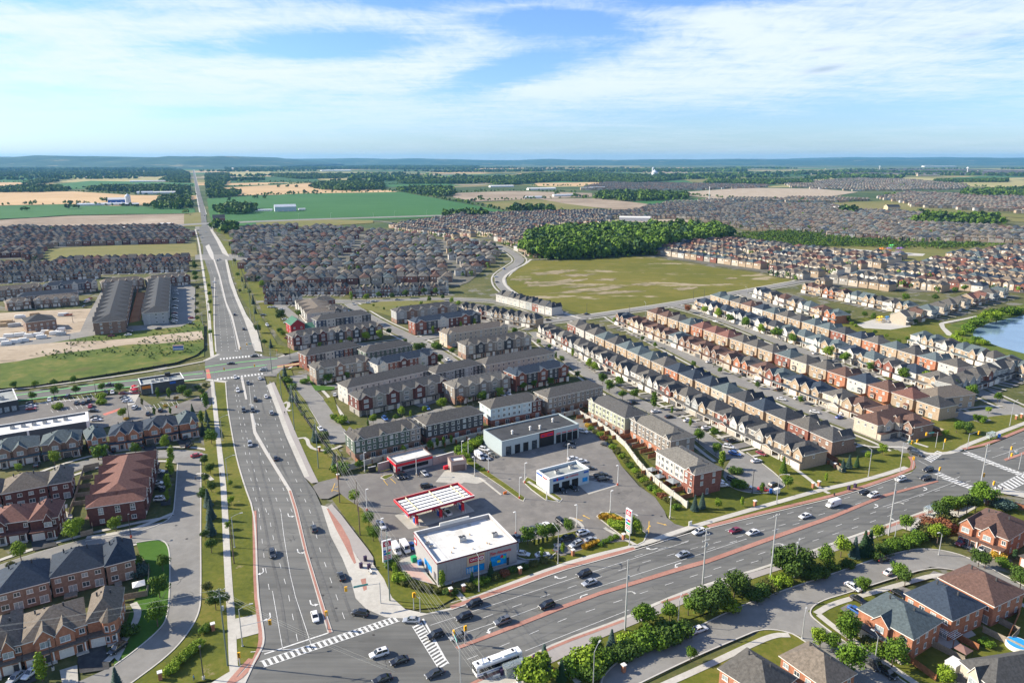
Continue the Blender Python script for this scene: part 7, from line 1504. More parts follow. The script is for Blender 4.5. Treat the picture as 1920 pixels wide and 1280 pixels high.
V,mi=crowns(sc_pts,46,.85,rngs); o=put(npmesh('street_trees',V,4,LM,mi),'street_trees'); tag(o,'small street trees between the far houses','street trees',kind='stuff')
brush='1376 450 1480 438 1580 446 1700 456 1850 458 1890 462 1760 468 1600 464 1480 462 1400 458'
k5=wood('brush',[brush,'1370 441 1480 434 1560 442 1480 447 1400 446','985 487 1100 484 1225 477 1235 470 1238 478 1190 481 1060 489'],6.5,4.5,34,.8,8,'low green brush along the creek behind the meadow',cat='scrub')
k6=wood('marsh_scrub',['235 668 260 640 310 618 370 606 380 615 382 640 340 655 300 668','130 640 170 632 230 626 240 632 200 644 120 650','60 665 140 650 240 650 230 662 120 676','270 662 330 650 375 645 378 655 330 668 280 676'],5.0,1.2,26,.6,11,'reedy scrub in the fenced wet ground on the left',cat='scrub')
print('woods',k1,k2,k3,len(sc_pts),k5,k6)
# more fields far away so the country reads as patchwork
for i in range(300):
    y=3300+6500*rngb.random()**1.1; x=(rngb.random()*1.7-.8)*y; a=math.radians(23+rngb.normal()*3); L=rngb.uniform(150,500)*(y/5000); wv=rngb.uniform(90,260)*(y/5000); u=(math.cos(a),math.sin(a)); v=(-u[1],u[0])
    P=[(x-u[0]*L-v[0]*wv,y-u[1]*L-v[1]*wv),(x+u[0]*L-v[0]*wv,y+u[1]*L-v[1]*wv),(x+u[0]*L+v[0]*wv,y+u[1]*L+v[1]*wv),(x-u[0]*L+v[0]*wv,y-u[1]*L+v[1]*wv)]
    # keep clear of the traced fields in front
    sheet('field',P,-.45+i*.0012,[M_crop2,M_hay,M_olive,M_crop,M_wheat,M_darkdirt,M_olive][int(rngb.integers(0,7))],px=False)
# farms and landmarks
def shed(px,py,L,W,h,rise,deg,label,wallm,roofm,name='barn',cat='barn',group='farm buildings'):
    x,y=G(px,py); r=empty(name,(x,y,0),R(deg)); tag(r,label,cat,group); a=MB(); b=MB(); a.box(-L/2,L/2,-W/2,W/2,0,h); gableroof(b,-L/2,L/2,-W/2,W/2,h,rise,'x',.3,wall=a); a.build('wall',[wallm],r); b.build('roof',[roofm,M_trim],r)
    for k in range(max(2,int(L/12))): opening(r,'garage_door',-L/2+(k+.5)*L/max(2,int(L/12)),-W/2,.1,3,3)
    return r
M_tin=mat('tin_roof',(.55,.58,.62),.5,.1,.3)
shed(535,396,48,20,11,5,23,'white two-storey barn with grey roof in the green field',M_lblue,M_tin); shed(494,396,40,9,3.5,1.5,23,'low white shed left of the white barn',M_trim,M_tin); shed(566,394,16,7,3.5,1.2,23,'small white shed right of the white barn',M_trim,M_tin)
shed(190,385,110,16,4,2.5,23,'long low white farm shed beyond the brown earth site',M_trim,M_tin); shed(224,380,55,18,9,5,23,'dark blue barn with white roof beside the silo',M_blue,M_trim); shed(245,385,40,12,4,2,23,'dark shed right of the blue barn',M_dk,M_tin)
shed(281,341,190,16,5,3,23,'very long white shed among the far green fields',M_trim,M_trim); shed(300,363,100,16,5,3,23,'long white shed behind the farm trees',M_trim,M_trim); shed(272,364,50,18,6,4,23,'rounded grey farm shed by the tree belt',M_tin,M_tin); shed(332,360,45,10,4,2,23,'small white shed by the north road trees',M_trim,M_trim)
shed(630,321,300,60,8,4,23,'far white greenhouse range beyond the wheat fields',M_trim,M_trim,'greenhouse','greenhouse'); shed(1000,372,60,14,5,2,23,'white sheds in the farmyard past the wood',M_trim,M_tin); shed(1060,368,90,14,5,2,23,'long white roofed farm shed near the conifers',M_trim,M_tin); shed(1015,356,120,20,6,3,23,'white farm halls beyond the ploughed field',M_trim,M_trim); shed(940,351,110,20,6,3,23,'white hall left of the farmyard',M_trim,M_trim)
shed(1580,393,45,12,6,2,0,'long white shed on the dry grass strip',M_trim,M_trim,); shed(1672,393,30,20,7,5,0,'lone farmhouse on the dry grass strip',M_tanp,M_dk,'farmhouse','farmhouse'); shed(1760,313,500,90,14,2,0,'huge white warehouse near the horizon',M_trim,M_trim,'warehouse','warehouse'); shed(1190,414,60,18,7,2,-10,'white trailers on the building site behind the wood',M_trim,M_trim,'site_office','site office')
shed(411,416,22,18,8,6,23,'old brick farmhouse with steep gables by the north road',WALL['red brick'],ROOF['charcoal'],'farmhouse','farmhouse'); shed(240,430,55,12,4,.8,14,'low white-roofed school block beside the earth site',M_blue,M_trim,'school','school'); shed(313,425,22,14,6,.8,14,'small red and white shop at the far junction',M_red,M_trim,'shop','shop')
shed(640,314,260,60,8,2,23,'pale farm complex on the rise near the horizon',M_trim,M_trim) if False else None
def silo(px,py,rad,h,label,name='silo',m=None,cap=True,cat='silo'):
    x,y=G(px,py); r=empty(name,(x,y,0)); tag(r,label,cat); b=MB(); b.cyl(0,0,0,h,rad,n=16); b.build('shaft',[m or M_tin],r,smooth=False)
    if cap: b=MB(); b.cyl(0,0,h,h+rad*.9,rad*1.03,.3,n=16); b.build('cap',[M_tin],r)
silo(241,383,7,22,'grey silo behind the blue barn'); silo(1224,329,8,55,'tall grain elevator shaft on the horizon plain','grain_elevator',cat='grain elevator'); silo(1227,330,22,26,'round grey bins at the foot of the elevator')
silo(1329,378,1.0,42,'tall slim white mast beyond the houses','mast',M_white2,False,'mast')
def wtower(px,py,h,rad,label):
    x,y=G(px,py); r=empty('water_tower',(x,y,0)); tag(r,label,'water tower'); b=MB(); b.cyl(0,0,0,h*.8,rad*.25,n=10); b.build('stem',[M_white2],r); b=MB(); b.cyl(0,0,h*.72,h*.85,rad*.3,rad,n=16); b.cyl(0,0,h*.85,h,rad,rad*.4,n=16); b.build('tank',[M_white2],r)
wtower(1293,309,38,18,'white water tower left of the horizon hills'); wtower(1649,317,36,13,'white water tower beyond the far right estates'); wtower(1813,326,55,10,'slim white tower at the far right estates'); wtower(437,321,34,14,'white dome on the plain near the left hills')
# school-like pale blocks far away
for i,(px,py,L) in enumerate(((1100,356,50),(1120,355,60),(1740,330,160),(1680,322,140),(1850,322,180),(1560,318,160))):
    shed(px,py,L,20,9,.6,0,'pale flat block, %s of the far pale blocks from left'%ORD[(0,1,4,3,5,2)[i]],M_tanp,M_tin,'apartment_block','apartment block','far pale blocks')
# haze
lo,hi=-1.6,260
xs=26500
b=MB(); b.box(-xs,xs,-200,26500,lo,hi); hm=bpy.data.materials.new('haze'); hm.use_nodes=True; nt=hm.node_tree; nt.nodes.clear(); ou=nt.nodes.new('ShaderNodeOutputMaterial'); pv=nt.nodes.new('ShaderNodeVolumePrincipled'); pv.inputs['Color'].default_value=(.22,.58,1,1); pv.inputs['Density'].default_value=HAZE; pv.inputs['Anisotropy'].default_value=.1; nt.links.new(pv.outputs[0],ou.inputs['Volume'])
o=b.build('haze',[hm]); tag(o,kind='stuff')
# ---------------------------------------------------------------- street furniture
def lamp(px,py,h,arm_deg,label,group,armlen=2.6,m=None,twin=False,name='street_lamp',z=.1,head='cobra'):
    x,y=G(px,py); r=empty(name,(x,y,z),R(arm_deg)); tag(r,label,'street lamp' if name=='street_lamp' else 'lamp post',group); m=m or M_pole
    b=MB(); b.cyl(0,0,0,.12,.3,n=8); b.cyl(0,0,0,h,.15,.09,n=8); b.build('pole',[m],r)
    if head=='cobra':
        b=MB(); n=5; P=[(armlen*t/n,0,h-.1+.9*math.sin(t/n*1.4)) for t in range(n+1)]; b.path(P,.06,6); b.build('arm',[m],r)
        q=MB(); q.box(armlen-.1,armlen+.8,-.19,.19,h+.72,h+.9); q.build('lamp_head',[M_unit],r)
    elif head=='box':
        for s in ((-1,1) if twin else (1,)): q=MB(); q.box(min(.1*s,.9*s),max(.1*s,.9*s),-.25,.25,h-.05,h+.12); q.build('lamp_head',[m],r)
        q=MB(); q.cyl(0,0,0,.8,.32,n=8); q.build('base',[M_conc if random.Random(px).random()<.6 else mat('base_red',(.45,.08,.04),.7)],r)
    else:
        q=MB(); q.cyl(0,0,h,h+.5,.16,.22,n=8); q.cyl(0,0,h+.5,h+.75,.3,.02,n=8); q.build('lamp_head',[m],r)
    return r
def lamps(place,s,**k):
    it=[tuple(float(v) for v in q.split()) for q in s.split(';') if q.strip()]; it.sort()
    adj=k.pop('adj','grey')
    for i,(x,y,h,a) in enumerate(it): lamp(x,y,h,a,'%s lamp post, %s from the left %s'%(adj,ORD[i],place),'lamp posts '+place,**k)
lamps('along the near roads','455 1211 10.5 20;440 1026 10.5 20;428 908 10.5 20;417 826 10.5 20;404 742 10 20;898 1108 11 120;1046 1056 11 120;1180 1022 11 -60;1456 944 11 -30;1628 893 11 120;1687 884 10.5 30;1893 798 11 30;864 1292 11 130;1489 1082 10 60;1112 1292 10 60')
lamps('on the lower right crescent','1676 1019 7 120;1271 1172 7.5 60;1504 1196 7 60;1489 1060 6 60;1760 1040 7 200;1640 1240 7 120',armlen=1.2)
lamps('in the left neighbourhood','246 1008 8 100;100 1256 8 100;382 1273 8.5 110;242 783 8 100;331 764 7 100;181 744 7 0;133 650 7 0;137 605 7 0',head='box',adj='slim dark',m=M_dmetal)
lamps('around the cul-de-sac and estate','1410 924 8 0;1083 706 7 0;775 674 7 0;544 672 8 0;690 800 7 0;1338 688 7 0;1250 640 7 0;1560 760 7 0;1180 590 7 0;1300 560 7 0;975 560 7 0;1100 590 8 0;1320 560 8 0',head='top',adj='black',m=M_dmetal)
lamps('in the plaza','984 906 8 30;974 935 8 30;1025 937 7.5 30;1158 910 8 210;1144 961 8 30;1081 988 8 210;1256 972 8 210;1064 868 8 30;684 885 8 30;781 891 8 30;890 893 8 210;916 886 8 30;967 1002 8 210;866 858 7 30;878 858 8 30;688 958 8 30;716 1016 8 30',head='box',adj='white',m=M_wpole,z=.2)
lamps('along the far verges','380 608 9 20;384 550 9 20;383 505 9 20;470 600 9 200;455 545 9 200;437 500 9 200;560 410 10 0;620 409 10 0;700 408 10 0;740 405 10 0;800 402 10 0;1210 590 9 100;1400 560 9 100',adj='tall grey')
# utility poles
def upole(px,py,h,label,m,arms=2,deg=30,lampa=False,group='utility poles',rad=.2,col='utility_pole'):
    x,y=G(px,py); r=empty(col,(x,y,.05),R(deg)); tag(r,label,'utility pole',group); b=MB(); b.cyl(0,0,0,h,rad,rad*.6,n=8); b.build('pole',[m],r)
    for k in range(arms):
        q=MB(); z=h-.6-1.7*k; q.box(-1.3,1.3,-.07,.07,z,z+.14); q.build('crossarm',[m],r)
        for s in (-1.2,-.4,.4,1.2): i=MB(); i.cyl(s,0,z+.14,z+.42,.07,n=6); i.build('insulator',[M_trim],r)
    if lampa:
        q=MB(); P=[(0,-.1-2.6*t/4,h*.55+1.4*math.sin(t/4*1.4)) for t in range(5)]; q.path(P,.06,6); q.build('lamp_arm',[m],r); q=MB(); q.box(-.18,.18,-3.4,-2.6,h*.55+1.3,h*.55+1.45); q.build('lamp_head',[M_unit],r)
    if h>14: q=MB(); q.cyl(.35,0,h*.72,h*.72+1.1,.28,n=8); q.build('transformer',[M_unit],r)
    return r
for i,(px,py,h,a,lp,d) in enumerate(((1316,1113,20.5,4,0,'grey steel pole with four crossarms beside the dark tree clump'),(1444,1087,21,1,1,'grey steel pole with lamp arm between two broad trees'),(1172,1181,20.5,0,1,'bare grey steel pole with lamp arm above the young maple'),(1666,1003,20.5,1,1,'grey steel pole with lamp arm near the right bus shelter'),(1837,918,18,1,1,'grey steel pole at the corner of the far junction'))):
    upole(px,py,h,d,M_pole,a,30,bool(lp),rad=.26)
PL=[(510,700,15),(528,748,15),(552,806,21),(597,877,20),(637,942,19),(671,958,12),(675,1003,13),(731,1126,21)]
WD=['first','second','third','fourth','fifth','sixth','seventh','eighth']
for i,(px,py,h) in enumerate(PL): upole(px,py,h,'dark weathered pole, %s from the far end right of the north road'%WD[i],M_gpole if i in(0,1,2,3,7) else M_wood_pole,2 if i!=5 else 1,110)
upole(427,1247,21,'green-grey pole carrying wires at the lower left crossing',M_gpole,2,20); upole(439,1056,13,'brown timber pole on the left verge',M_wood_pole,0,20)
for i,(px,py,h) in enumerate(((396,640,9),(392,600,12),(486,640,14),(478,606,14),(469,575,14),(458,545,14),(450,520,14),(442,498,14),(436,480,14))): upole(px,py,h,'far slim pole, %s in order from the upper junction'%ORD[i],M_gpole,1,20)
def wire(pts,label,rad=.02,sag=.8,n=8):
    b=MB(); 
    for a,c in zip(pts[:-1],pts[1:]):
        P=[]
        for k in range(n+1):
            t=k/n; P.append((a[0]+(c[0]-a[0])*t,a[1]+(c[1]-a[1])*t,a[2]+(c[2]-a[2])*t-sag*4*t*(1-t)))
        b.path(P,rad,4)
    o=b.build('overhead_wire',[mat('wire_metal',(.40,.40,.37),.5,metal=.3)]); tag(o,label,'wire','overhead wires'); return o
def top(px,py,h,off=0,dz=0,deg=30): x,y=G(px,py); return (x+off*math.cos(R(deg)),y+off*math.sin(R(deg)),h+.15-dz)
PX=[p for p in PL if p[2]>=19]
OFFX=(215,118)  # far end of the span beyond the frame
for k,(off,dz) in enumerate(((-1.2,.3),(-.4,.3),(.4,.3),(1.2,.3),(-1.0,2.0),(1.0,2.0),(0,5.0))):
    pts=[top(p[0],p[1],p[2],off,dz,110 if False else 30) for p in PL if p[2]>=19]; last=pts[-1]; pts.append((last[0]+34,last[1]-62,last[2]))
    wire(pts,'thin overhead wire, %s strand right of the north road, crossing the near junction'%WD[k])
for k,(off,dz) in enumerate(((-1.2,.3),(0,.3),(1.2,2.0))):
    a=top(427,1247,21,off,dz); wire([a,(a[0]-75,a[1]-18,a[2]-1)],'thin overhead wire, %s of three crossing the lower left lawn'%WD[k],sag=1.5); wire([a,(a[0]+44,a[1]+14-40,a[2])],'thin overhead wire, %s of three leaving the lower left pole rightward'%WD[k],sag=1)
# traffic signals
def signal(px,py,h,arm,deg,label,heads=(1.0,),sign=True,group='traffic signals'):
    x,y=G(px,py); r=empty('traffic_signal',(x,y,.12),R(deg)); tag(r,label,'traffic light',group); b=MB(); b.cyl(0,0,0,h,.14,.1,n=8); b.build('pole',[M_pole],r)
    if arm: q=MB(); q.tube((0,0,h-.4),(arm,0,h+.3),.07,6); q.build('mast_arm',[M_pole],r)
    for t in heads:
        hx=arm*t if arm else 0; q=MB(); q.box(hx-.36,hx+.36,-.55,-.15,h-.95,h+.45); q.build('signal_head',[M_sig],r)
        for i in range(3): q=MB(); q.cyl(hx,0,0,0,1); q=MB(); q.tube((hx,-.56,h-.72+i*.46),(hx,-.72,h-.72+i*.46),.15,8); q.build('lens',[M_dk],r)
    if sign and arm: q=MB(); q.box(arm*.35,arm*.78,-.08,-.02,h-.25,h+.35); q.build('street_name_sign',[M_teal],r)
    return r
for px,py,h,arm,deg,l,hd,sg in ((714,1131,6.5,9,200,'signal with long arm and green sign at the store corner kerb',(1.0,),True),(455,1212,6.2,7,14,'signal arm from the lamp post at the lower left crossing',(1.0,),False),(614,1180,4.8,0,200,'signal on the nose of the north road median',(0,),False),
  (776,1143,5,0,30,'twin signal post by the near corner',(0,),False),(788,1148,4.6,2.0,150,'short-arm signal beside the twin post',(1.0,),False),(872,1207,5,0,30,'signal on the nose of the main road median',(0,),False),(862,1262,7,6,110,'signal with green sign in front of the bus',(1.0,),True),(450,1246,3.2,0,20,'low signal at the lower left kerb',(0,),False),
  (1757,900,5,0,30,'signal on the median nose left of the far junction',(0,),False),(1711,880,5,0,300,'signal at the left kerb of the far junction',(0,),False),(1754,839,7,6,200,'signal with arm at the upper kerb of the far junction',(1.0,),True),(1690,860,7,7,20,'signal arm reaching over the side street',(.6,1.0),True),(1813,842,7,5,20,'signal arm by the right bus stop',(1.0,),False),(1891,860,5,0,30,'signal on the right median nose',(0,),False),(1910,880,7,5,200,'signal arm at the right picture edge',(1.0,),True),(1838,917,6,0,30,'signal beside the big steel pole',(0,),False),(1858,925,4.5,0,30,'signal behind the corner tree',(0,),False),(1768,843,4.5,0,30,'small signal on the upper corner lawn',(0,),False),
  (500,702,6,6,200,'signal arm at the right kerb of the upper junction',(1.0,),False),(404,712,6,5,20,'signal arm at the left kerb of the upper junction',(1.0,),False),(452,666,4.5,0,200,'signal on the upper median of the upper junction',(0,),False),(520,672,5,0,200,'signal on the cross street corner',(0,),False),(477,660,5.5,4,200,'signal at the far right kerb of the upper junction',(1.0,),True)):
    signal(px,py,h,arm,deg,l,hd,sg)
# brick pillars, bins, boxes
def pillar(px,py,label,z=.05,s=1.0):
    x,y=G(px,py); r=empty('brick_pillar',(x,y,z),R(30)); tag(r,label,'pillar','brick gate pillars'); b=MB(); b.box(-.4*s,.4*s,-.4*s,.4*s,0,1.9*s); b.build('shaft',[WALL['orange brick']],r); b=MB(); b.box(-.55*s,.55*s,-.55*s,.55*s,1.9*s,2.1*s); b.build('cap',[M_trim],r)
for i,(px,py) in enumerate(sorted(((400,1181),(301,1273),(845,1114),(869,1108),(975,1075),(1074,1041),(1169,1011),(1415,948),(1524,914),(1535,911),(1565,877),(1708,819),(1905,786),(1915,783),(1169,1259),(1079,1240),(599,846),(634,898),(1735,1000),(1850,945)))): pillar(px,py,'brick pillar with pale cap, %s pillar from the left'%ORD[i])
def boxthing(name,px,py,w,d,h,m,label,cat,group=None,deg=30,top=None,z=.1):
    x,y=G(px,py); r=empty(name,(x,y,z),R(deg)); tag(r,label,cat,group); b=MB(); b.box(-w/2,w/2,-d/2,d/2,0,h); b.build('body',[m],r); b=MB(); b.box(-w/2-.05,w/2+.05,-d/2-.05,d/2+.05,h,h+.12); b.build('lid',[top or m],r); return r
M_binp=mat('bin_dark',(.05,.03,.07),.5,.1,1)
for px,py,l in ((1591,918,'dark litter bin left of a pair on the main road boulevard'),(1603,914,'dark litter bin right of a pair on the main road boulevard'),(685,1051,'dark bin on the corner plaza nearest the bike path'),(677,1064,'dark bin left of the corner plaza bench'),(692,1066,'dark bin behind the corner plaza bench'),(1003,1238,'dark bin beside the spruce near the shelter'),(1008,1234,'dark bin right of its twin near the spruce'),(941,1264,'dark bin between bench and shelter'),(1445,924,'blue collection box near the cul-de-sac'),(1873,820,'blue box right of the upper shelter'),(1749,952,'blue box right of the right shelter')):
    boxthing('litter_bin' if 'bin' in l else 'collection_box',px,py,.9,.8,1.4,M_binb if 'blue' in l else M_binp,l,'bin' if 'bin' in l else 'box','street bins')
boxthing('utility_cabinet',1456,924,2.2,1.2,1.7,M_trim,'white utility cabinet at the edge of the cul-de-sac','cabinet'); boxthing('waste_bin',776,1052,1.5,1.5,1.5,M_green2,'green waste bin against the store side wall','bin'); boxthing('waste_bin',787,1058,1.0,1.0,1.2,M_binb,'blue waste bin against the store side wall','bin'); boxthing('info_kiosk',973,1283,1.0,.6,2.4,M_trim,'white upright panel in front of the shelter','kiosk'); boxthing('garden_shed',1787,1255,3.4,2.6,2.2,M_trim,'white garden shed beside the orange fence','shed')
boxthing('vending_box',817,869,1.1,.7,1.9,M_trim,'white air machine right of the car wash','machine'); boxthing('red_bollard_box',822,869,.6,.5,2.0,M_red,'red vacuum machine right of the car wash','machine'); boxthing('menu_board',698,885,3,.3,2.2,M_dk,'dark menu board on the lawn left of the car wash','sign',top=M_trim)
boxthing('small_sign',1294,985,1.3,.2,1.4,M_trim,'small white sign on the lawn at the plaza exit','sign'); boxthing('fire_hydrant',1564,929,.35,.35,.9,M_dk,'small dark post beside the sidewalk junction','post'); boxthing('fire_hydrant',1233,1122,.5,.5,.9,mat('hydrant_red',(.4,.04,.03),.5),'red post on the median','post') if False else None
boxthing('orange_post',1040,1262,.5,.5,1.2,M_conew,'orange box post by the stone path','post'); boxthing('red_bale',836,879,1.8,1.0,1.2,M_red,'red bin left of the brown service building','bin'); boxthing('orange_board',947,926,1.3,.2,.8,M_conew,'small orange board on the lot by the long kerb','sign')
def bench(px,py,deg,label):
    x,y=G(px,py); r=empty('park_bench',(x,y,.14),R(deg)); tag(r,label,'bench','street benches'); b=MB(); b.box(-.9,.9,-.25,.25,.42,.48); b.build('seat',[M_unit],r); b=MB(); b.box(-.9,.9,.22,.28,.5,.95); b.build('backrest',[M_trim],r)
    for s in (-.75,.75): b=MB(); b.box(s-.05,s+.05,-.22,.22,0,.42); b.build('leg',[M_dmetal],r)
bench(694,1074,300,'white-backed bench on the corner plaza'); bench(932,1272,25,'dark bench left of the bus shelter'); bench(480,1000,0,'x') if False else None
def shelter(px,py,deg,label,L=4.2,W=1.5):
    x,y=G(px,py); r=empty('bus_shelter',(x,y,.14),R(deg)); tag(r,label,'bus shelter','bus shelters'); gl=mat('shelter_glass',(.8,.88,.86),.05,spec=.6); gl.node_tree.nodes['Principled BSDF'].inputs['Transmission Weight'].default_value=.85
    for sx in (-L/2,L/2):
        for sy in (-W/2,W/2): b=MB(); b.box(sx-.05,sx+.05,sy-.05,sy+.05,0,2.4); b.build('post',[M_pole],r)
    b=MB(); b.box(-L/2-.15,L/2+.15,-W/2-.15,W/2+.15,2.4,2.5); b.build('roof',[gl],r); b=MB(); b.box(-L/2+.06,L/2-.06,-W/2-.02,-W/2+.0,.3,2.2); b.build('glass_panel',[gl],r); 
    for sx in (-L/2,L/2): b=MB(); b.box(sx-.02,sx+.02,-W/2+.1,W/2-.1,.3,2.2); b.build('glass_panel',[gl],r)
shelter(964,1260,28,'glass bus shelter in front of the stopped bus',5.2,1.8); shelter(1857,821,26,'glass bus shelter above the far junction'); shelter(1742,962,26,'glass bus shelter half hidden by trees on the right')
# pylon signs
def pylon(px,py,deg,h0,h1,w,label,k=True):
    x,y=G(px,py); r=empty('pylon_sign',(x,y,.1),R(deg)); tag(r,label,'sign'); b=MB(); b.box(-w*.3,w*.3,-.2,.2,0,h0); b.build('base',[M_unit],r); b=MB(); b.box(-w/2,w/2,-.25,.25,h0,h1); b.build('board',[M_white2],r); H=h1-h0
    for s,rz in ((-1,0),(1,math.pi)):
        y0,y1=(-.31,-.26) if s<0 else (.26,.31)
        def pn(x0,x1,z0,z1,m,nm): q=MB(); q.box(w*(x0 if s<0 else -x1),w*(x1 if s<0 else -x0),y0,y1,h0+H*z0,h0+H*z1); q.build(nm,[m],r)
        pn(-.42,.44,.72,.96,M_redd,'red_panel'); pn(-.4,-.1,.46,.56,M_blue,'price_panel'); pn(-.1,.4,.46,.56,M_red,'price_panel'); pn(-.4,-.15,.33,.43,M_blue,'price_panel'); pn(-.15,.35,.33,.43,mat('price_green',(.02,.32,.12),.4),'price_panel')
        for i in range(3): pn(-.4,.4,.12+i*.07,.155+i*.07,M_redd,'lettered_strip')
        pn(-.4,.4,.03,.09,M_teal,'lettered_strip')
        b=MB(); ring(b,0,-.33,h0+H*.84,w*.17,w*.23) if s<0 else None
        if s<0: b.build('emblem',[M_white2],r)
        else:
            b=MB(); ring(b,0,-.33,h0+H*.84,w*.17,w*.23); o=b.build('emblem',[M_white2],r); o.rotation_euler=(0,0,math.pi)
        t=text(r,'K',0,-.34 if s<0 else .34,h0+H*.84,w*.38,M_white2,rz)
pylon(727,1063,28,2.0,9.0,2.8,'tall white and red price sign beside the parked white vans'); pylon(1178,1003,-59,1.2,9.2,2.7,'tall white and red price sign among yellow plants at the plaza exit')
# fences and garden things
def fence(pts,h,label,m=None,t=.08,post=2.4,name='board_fence'): return wall_thing(name,pts,h,t,m or M_fence,label,None,post=post,cat='fence',postw=.12,postx=.1)
for i,(s,m,l) in enumerate((('1540 846 1578 880',M_fence,'orange board fence beside the grey corner house'),('1541 858 1578 886',M_fence2,'weathered grey fence ending at the brick pillar'),('1694 1232 1754 1276',M_fence,'orange board fence along the side street yard'),('1737 1206 1806 1241 1812 1262',M_fence2,'brown fence behind the lawn with the white shed'),('1790 1196 1834 1219',M_fence,'short tan fence beside the pergola'),('1838 1150 1910 1187 1896 1202',M_fence2,'grey fence round the yard with the red chair'),('1842 1184 1925 1225',M_fence2,'brown fence in front of the blue pool'),('1912 1150 1890 1200',M_fence,'reddish fence right of the pool yard'),
    ('280 1066 279 1095 276 1117 246 1122 222 1127',M_fence2,'weathered fence round the corner yard by the bright lawn'),('172 978 175 1000 152 1006',M_fence2,'pale fence at the end of the left back yards'),('158 880 148 912 140 940 130 965',M_fence2,'long weathered fence behind the red brown terrace'),('158 880 186 874',M_fence2,'weathered top fence beside the loop street'),('1648 820 1690 838',M_fence,'x'),('1740 800 1770 812',M_fence2,'brown fence between the junction corner houses'),
    ('1790 958 1815 946 1850 934 1880 945 1925 957',M_fence,'reddish fence around the corner property'),('224 606 248 538',M_fence,'orange fence along the left terrace yards'),('262 600 276 540',M_fence,'orange fence beside the grey long block'),('244 604 260 540',M_fence,'middle orange fence between the two long blocks'),('1080 1240 1090 1244',M_fence,'x'))):
    if l!='x': fence(s,1.8,l,m)
for i in range(5):
    a=(150-i*4+2,893+i*15); wx_=fence('%f %f %f %f'%(157-i*5.5,884+i*16,178-i*3,880+i*16),1.6,'weathered yard divider, %s below the loop street'%WD[i],M_fence2)
def silt(s,label): return wall_thing('silt_fence',s,.9,.12,mat('black_fabric',(.02,.02,.022),.8),label,None,post=6,cat='fence')
silt('0 731 60 726 200 704 330 682 368 668 383 655 383 610','black fabric fence around the wet ground'); silt('-20 413 60 409 130 405 250 403 352 401 358 404','dark fence at the top of the brown earth site')
silt('525 706 540 735 560 768 590 812 612 838 632 862','low dark hedge fence behind the strip of lawn right of the north road')
def gazebo(px,py,label,m,s=3.2,z=.1):
    x,y=G(px,py); r=empty('gazebo',(x,y,z),R(30)); tag(r,label,'gazebo','garden gazebos'); b=MB(); a=s/2
    for k in range(4):
        c=[(-a,-a),(a,-a),(a,a),(-a,a)]; b.face([(*c[k],2.3),(*c[(k+1)%4],2.3),(0,0,3.1)])
    b.build('canopy',[m],r)
    for sx in (-1,1):
        for sy in (-1,1): q=MB(); q.box(sx*a*.93-.05,sx*a*.93+.05,sy*a*.93-.05,sy*a*.93+.05,0,2.32); q.build('post',[M_dmetal],r)
M_canv=mat('grey_canvas',(.25,.27,.28),.8,.1,1)
for px,py,l,m in ((1222,890,'grey gazebo highest in the fenced yards',M_canv),(1236,903,'grey gazebo middle of the fenced yards',M_canv),(1262,912,'large grey gazebo lowest in the fenced yards',M_canv),(118,962,'grey gazebo on the left patio',M_canv),(1803,1232,'brown gazebo in the lower right yard',mat('brown_canvas',(.22,.13,.11),.8)),(1341,608,'white canopy tent in a yard of the brown roofed rows',M_trim),(262,1108,'white shade sail by the corner yard',M_trim)): gazebo(px,py,l,m,4.2 if 'large' in l else 3.2)
x,y=G(1775,1200); r=empty('pergola',(x,y,.1),R(-60)); tag(r,'pale slatted pergola over the patio behind the orange brick house','pergola')
for i in range(12): q=MB(); q.box(-2.6+i*.45,-2.48+i*.45,-2,2,2.5,2.62); q.build('slat',[M_trim],r)
for sx in (-2.5,2.5):
    for sy in (-1.9,1.9): q=MB(); q.box(sx-.08,sx+.08,sy-.08,sy+.08,0,2.5); q.build('post',[M_fence],r)
x,y=G(1908,1213); r=empty('round_pool',(x,y,.05)); tag(r,'round above-ground pool with bright blue water','pool'); b=MB(); b.cyl(0,0,0,1.2,2.7,n=24); b.build('wall',[M_trim],r); b=MB(); b.cyl(0,0,1.15,1.22,2.5,n=24); b.build('water',[mat('pool_water',(.02,.30,.62),.1,spec=.8)],r)
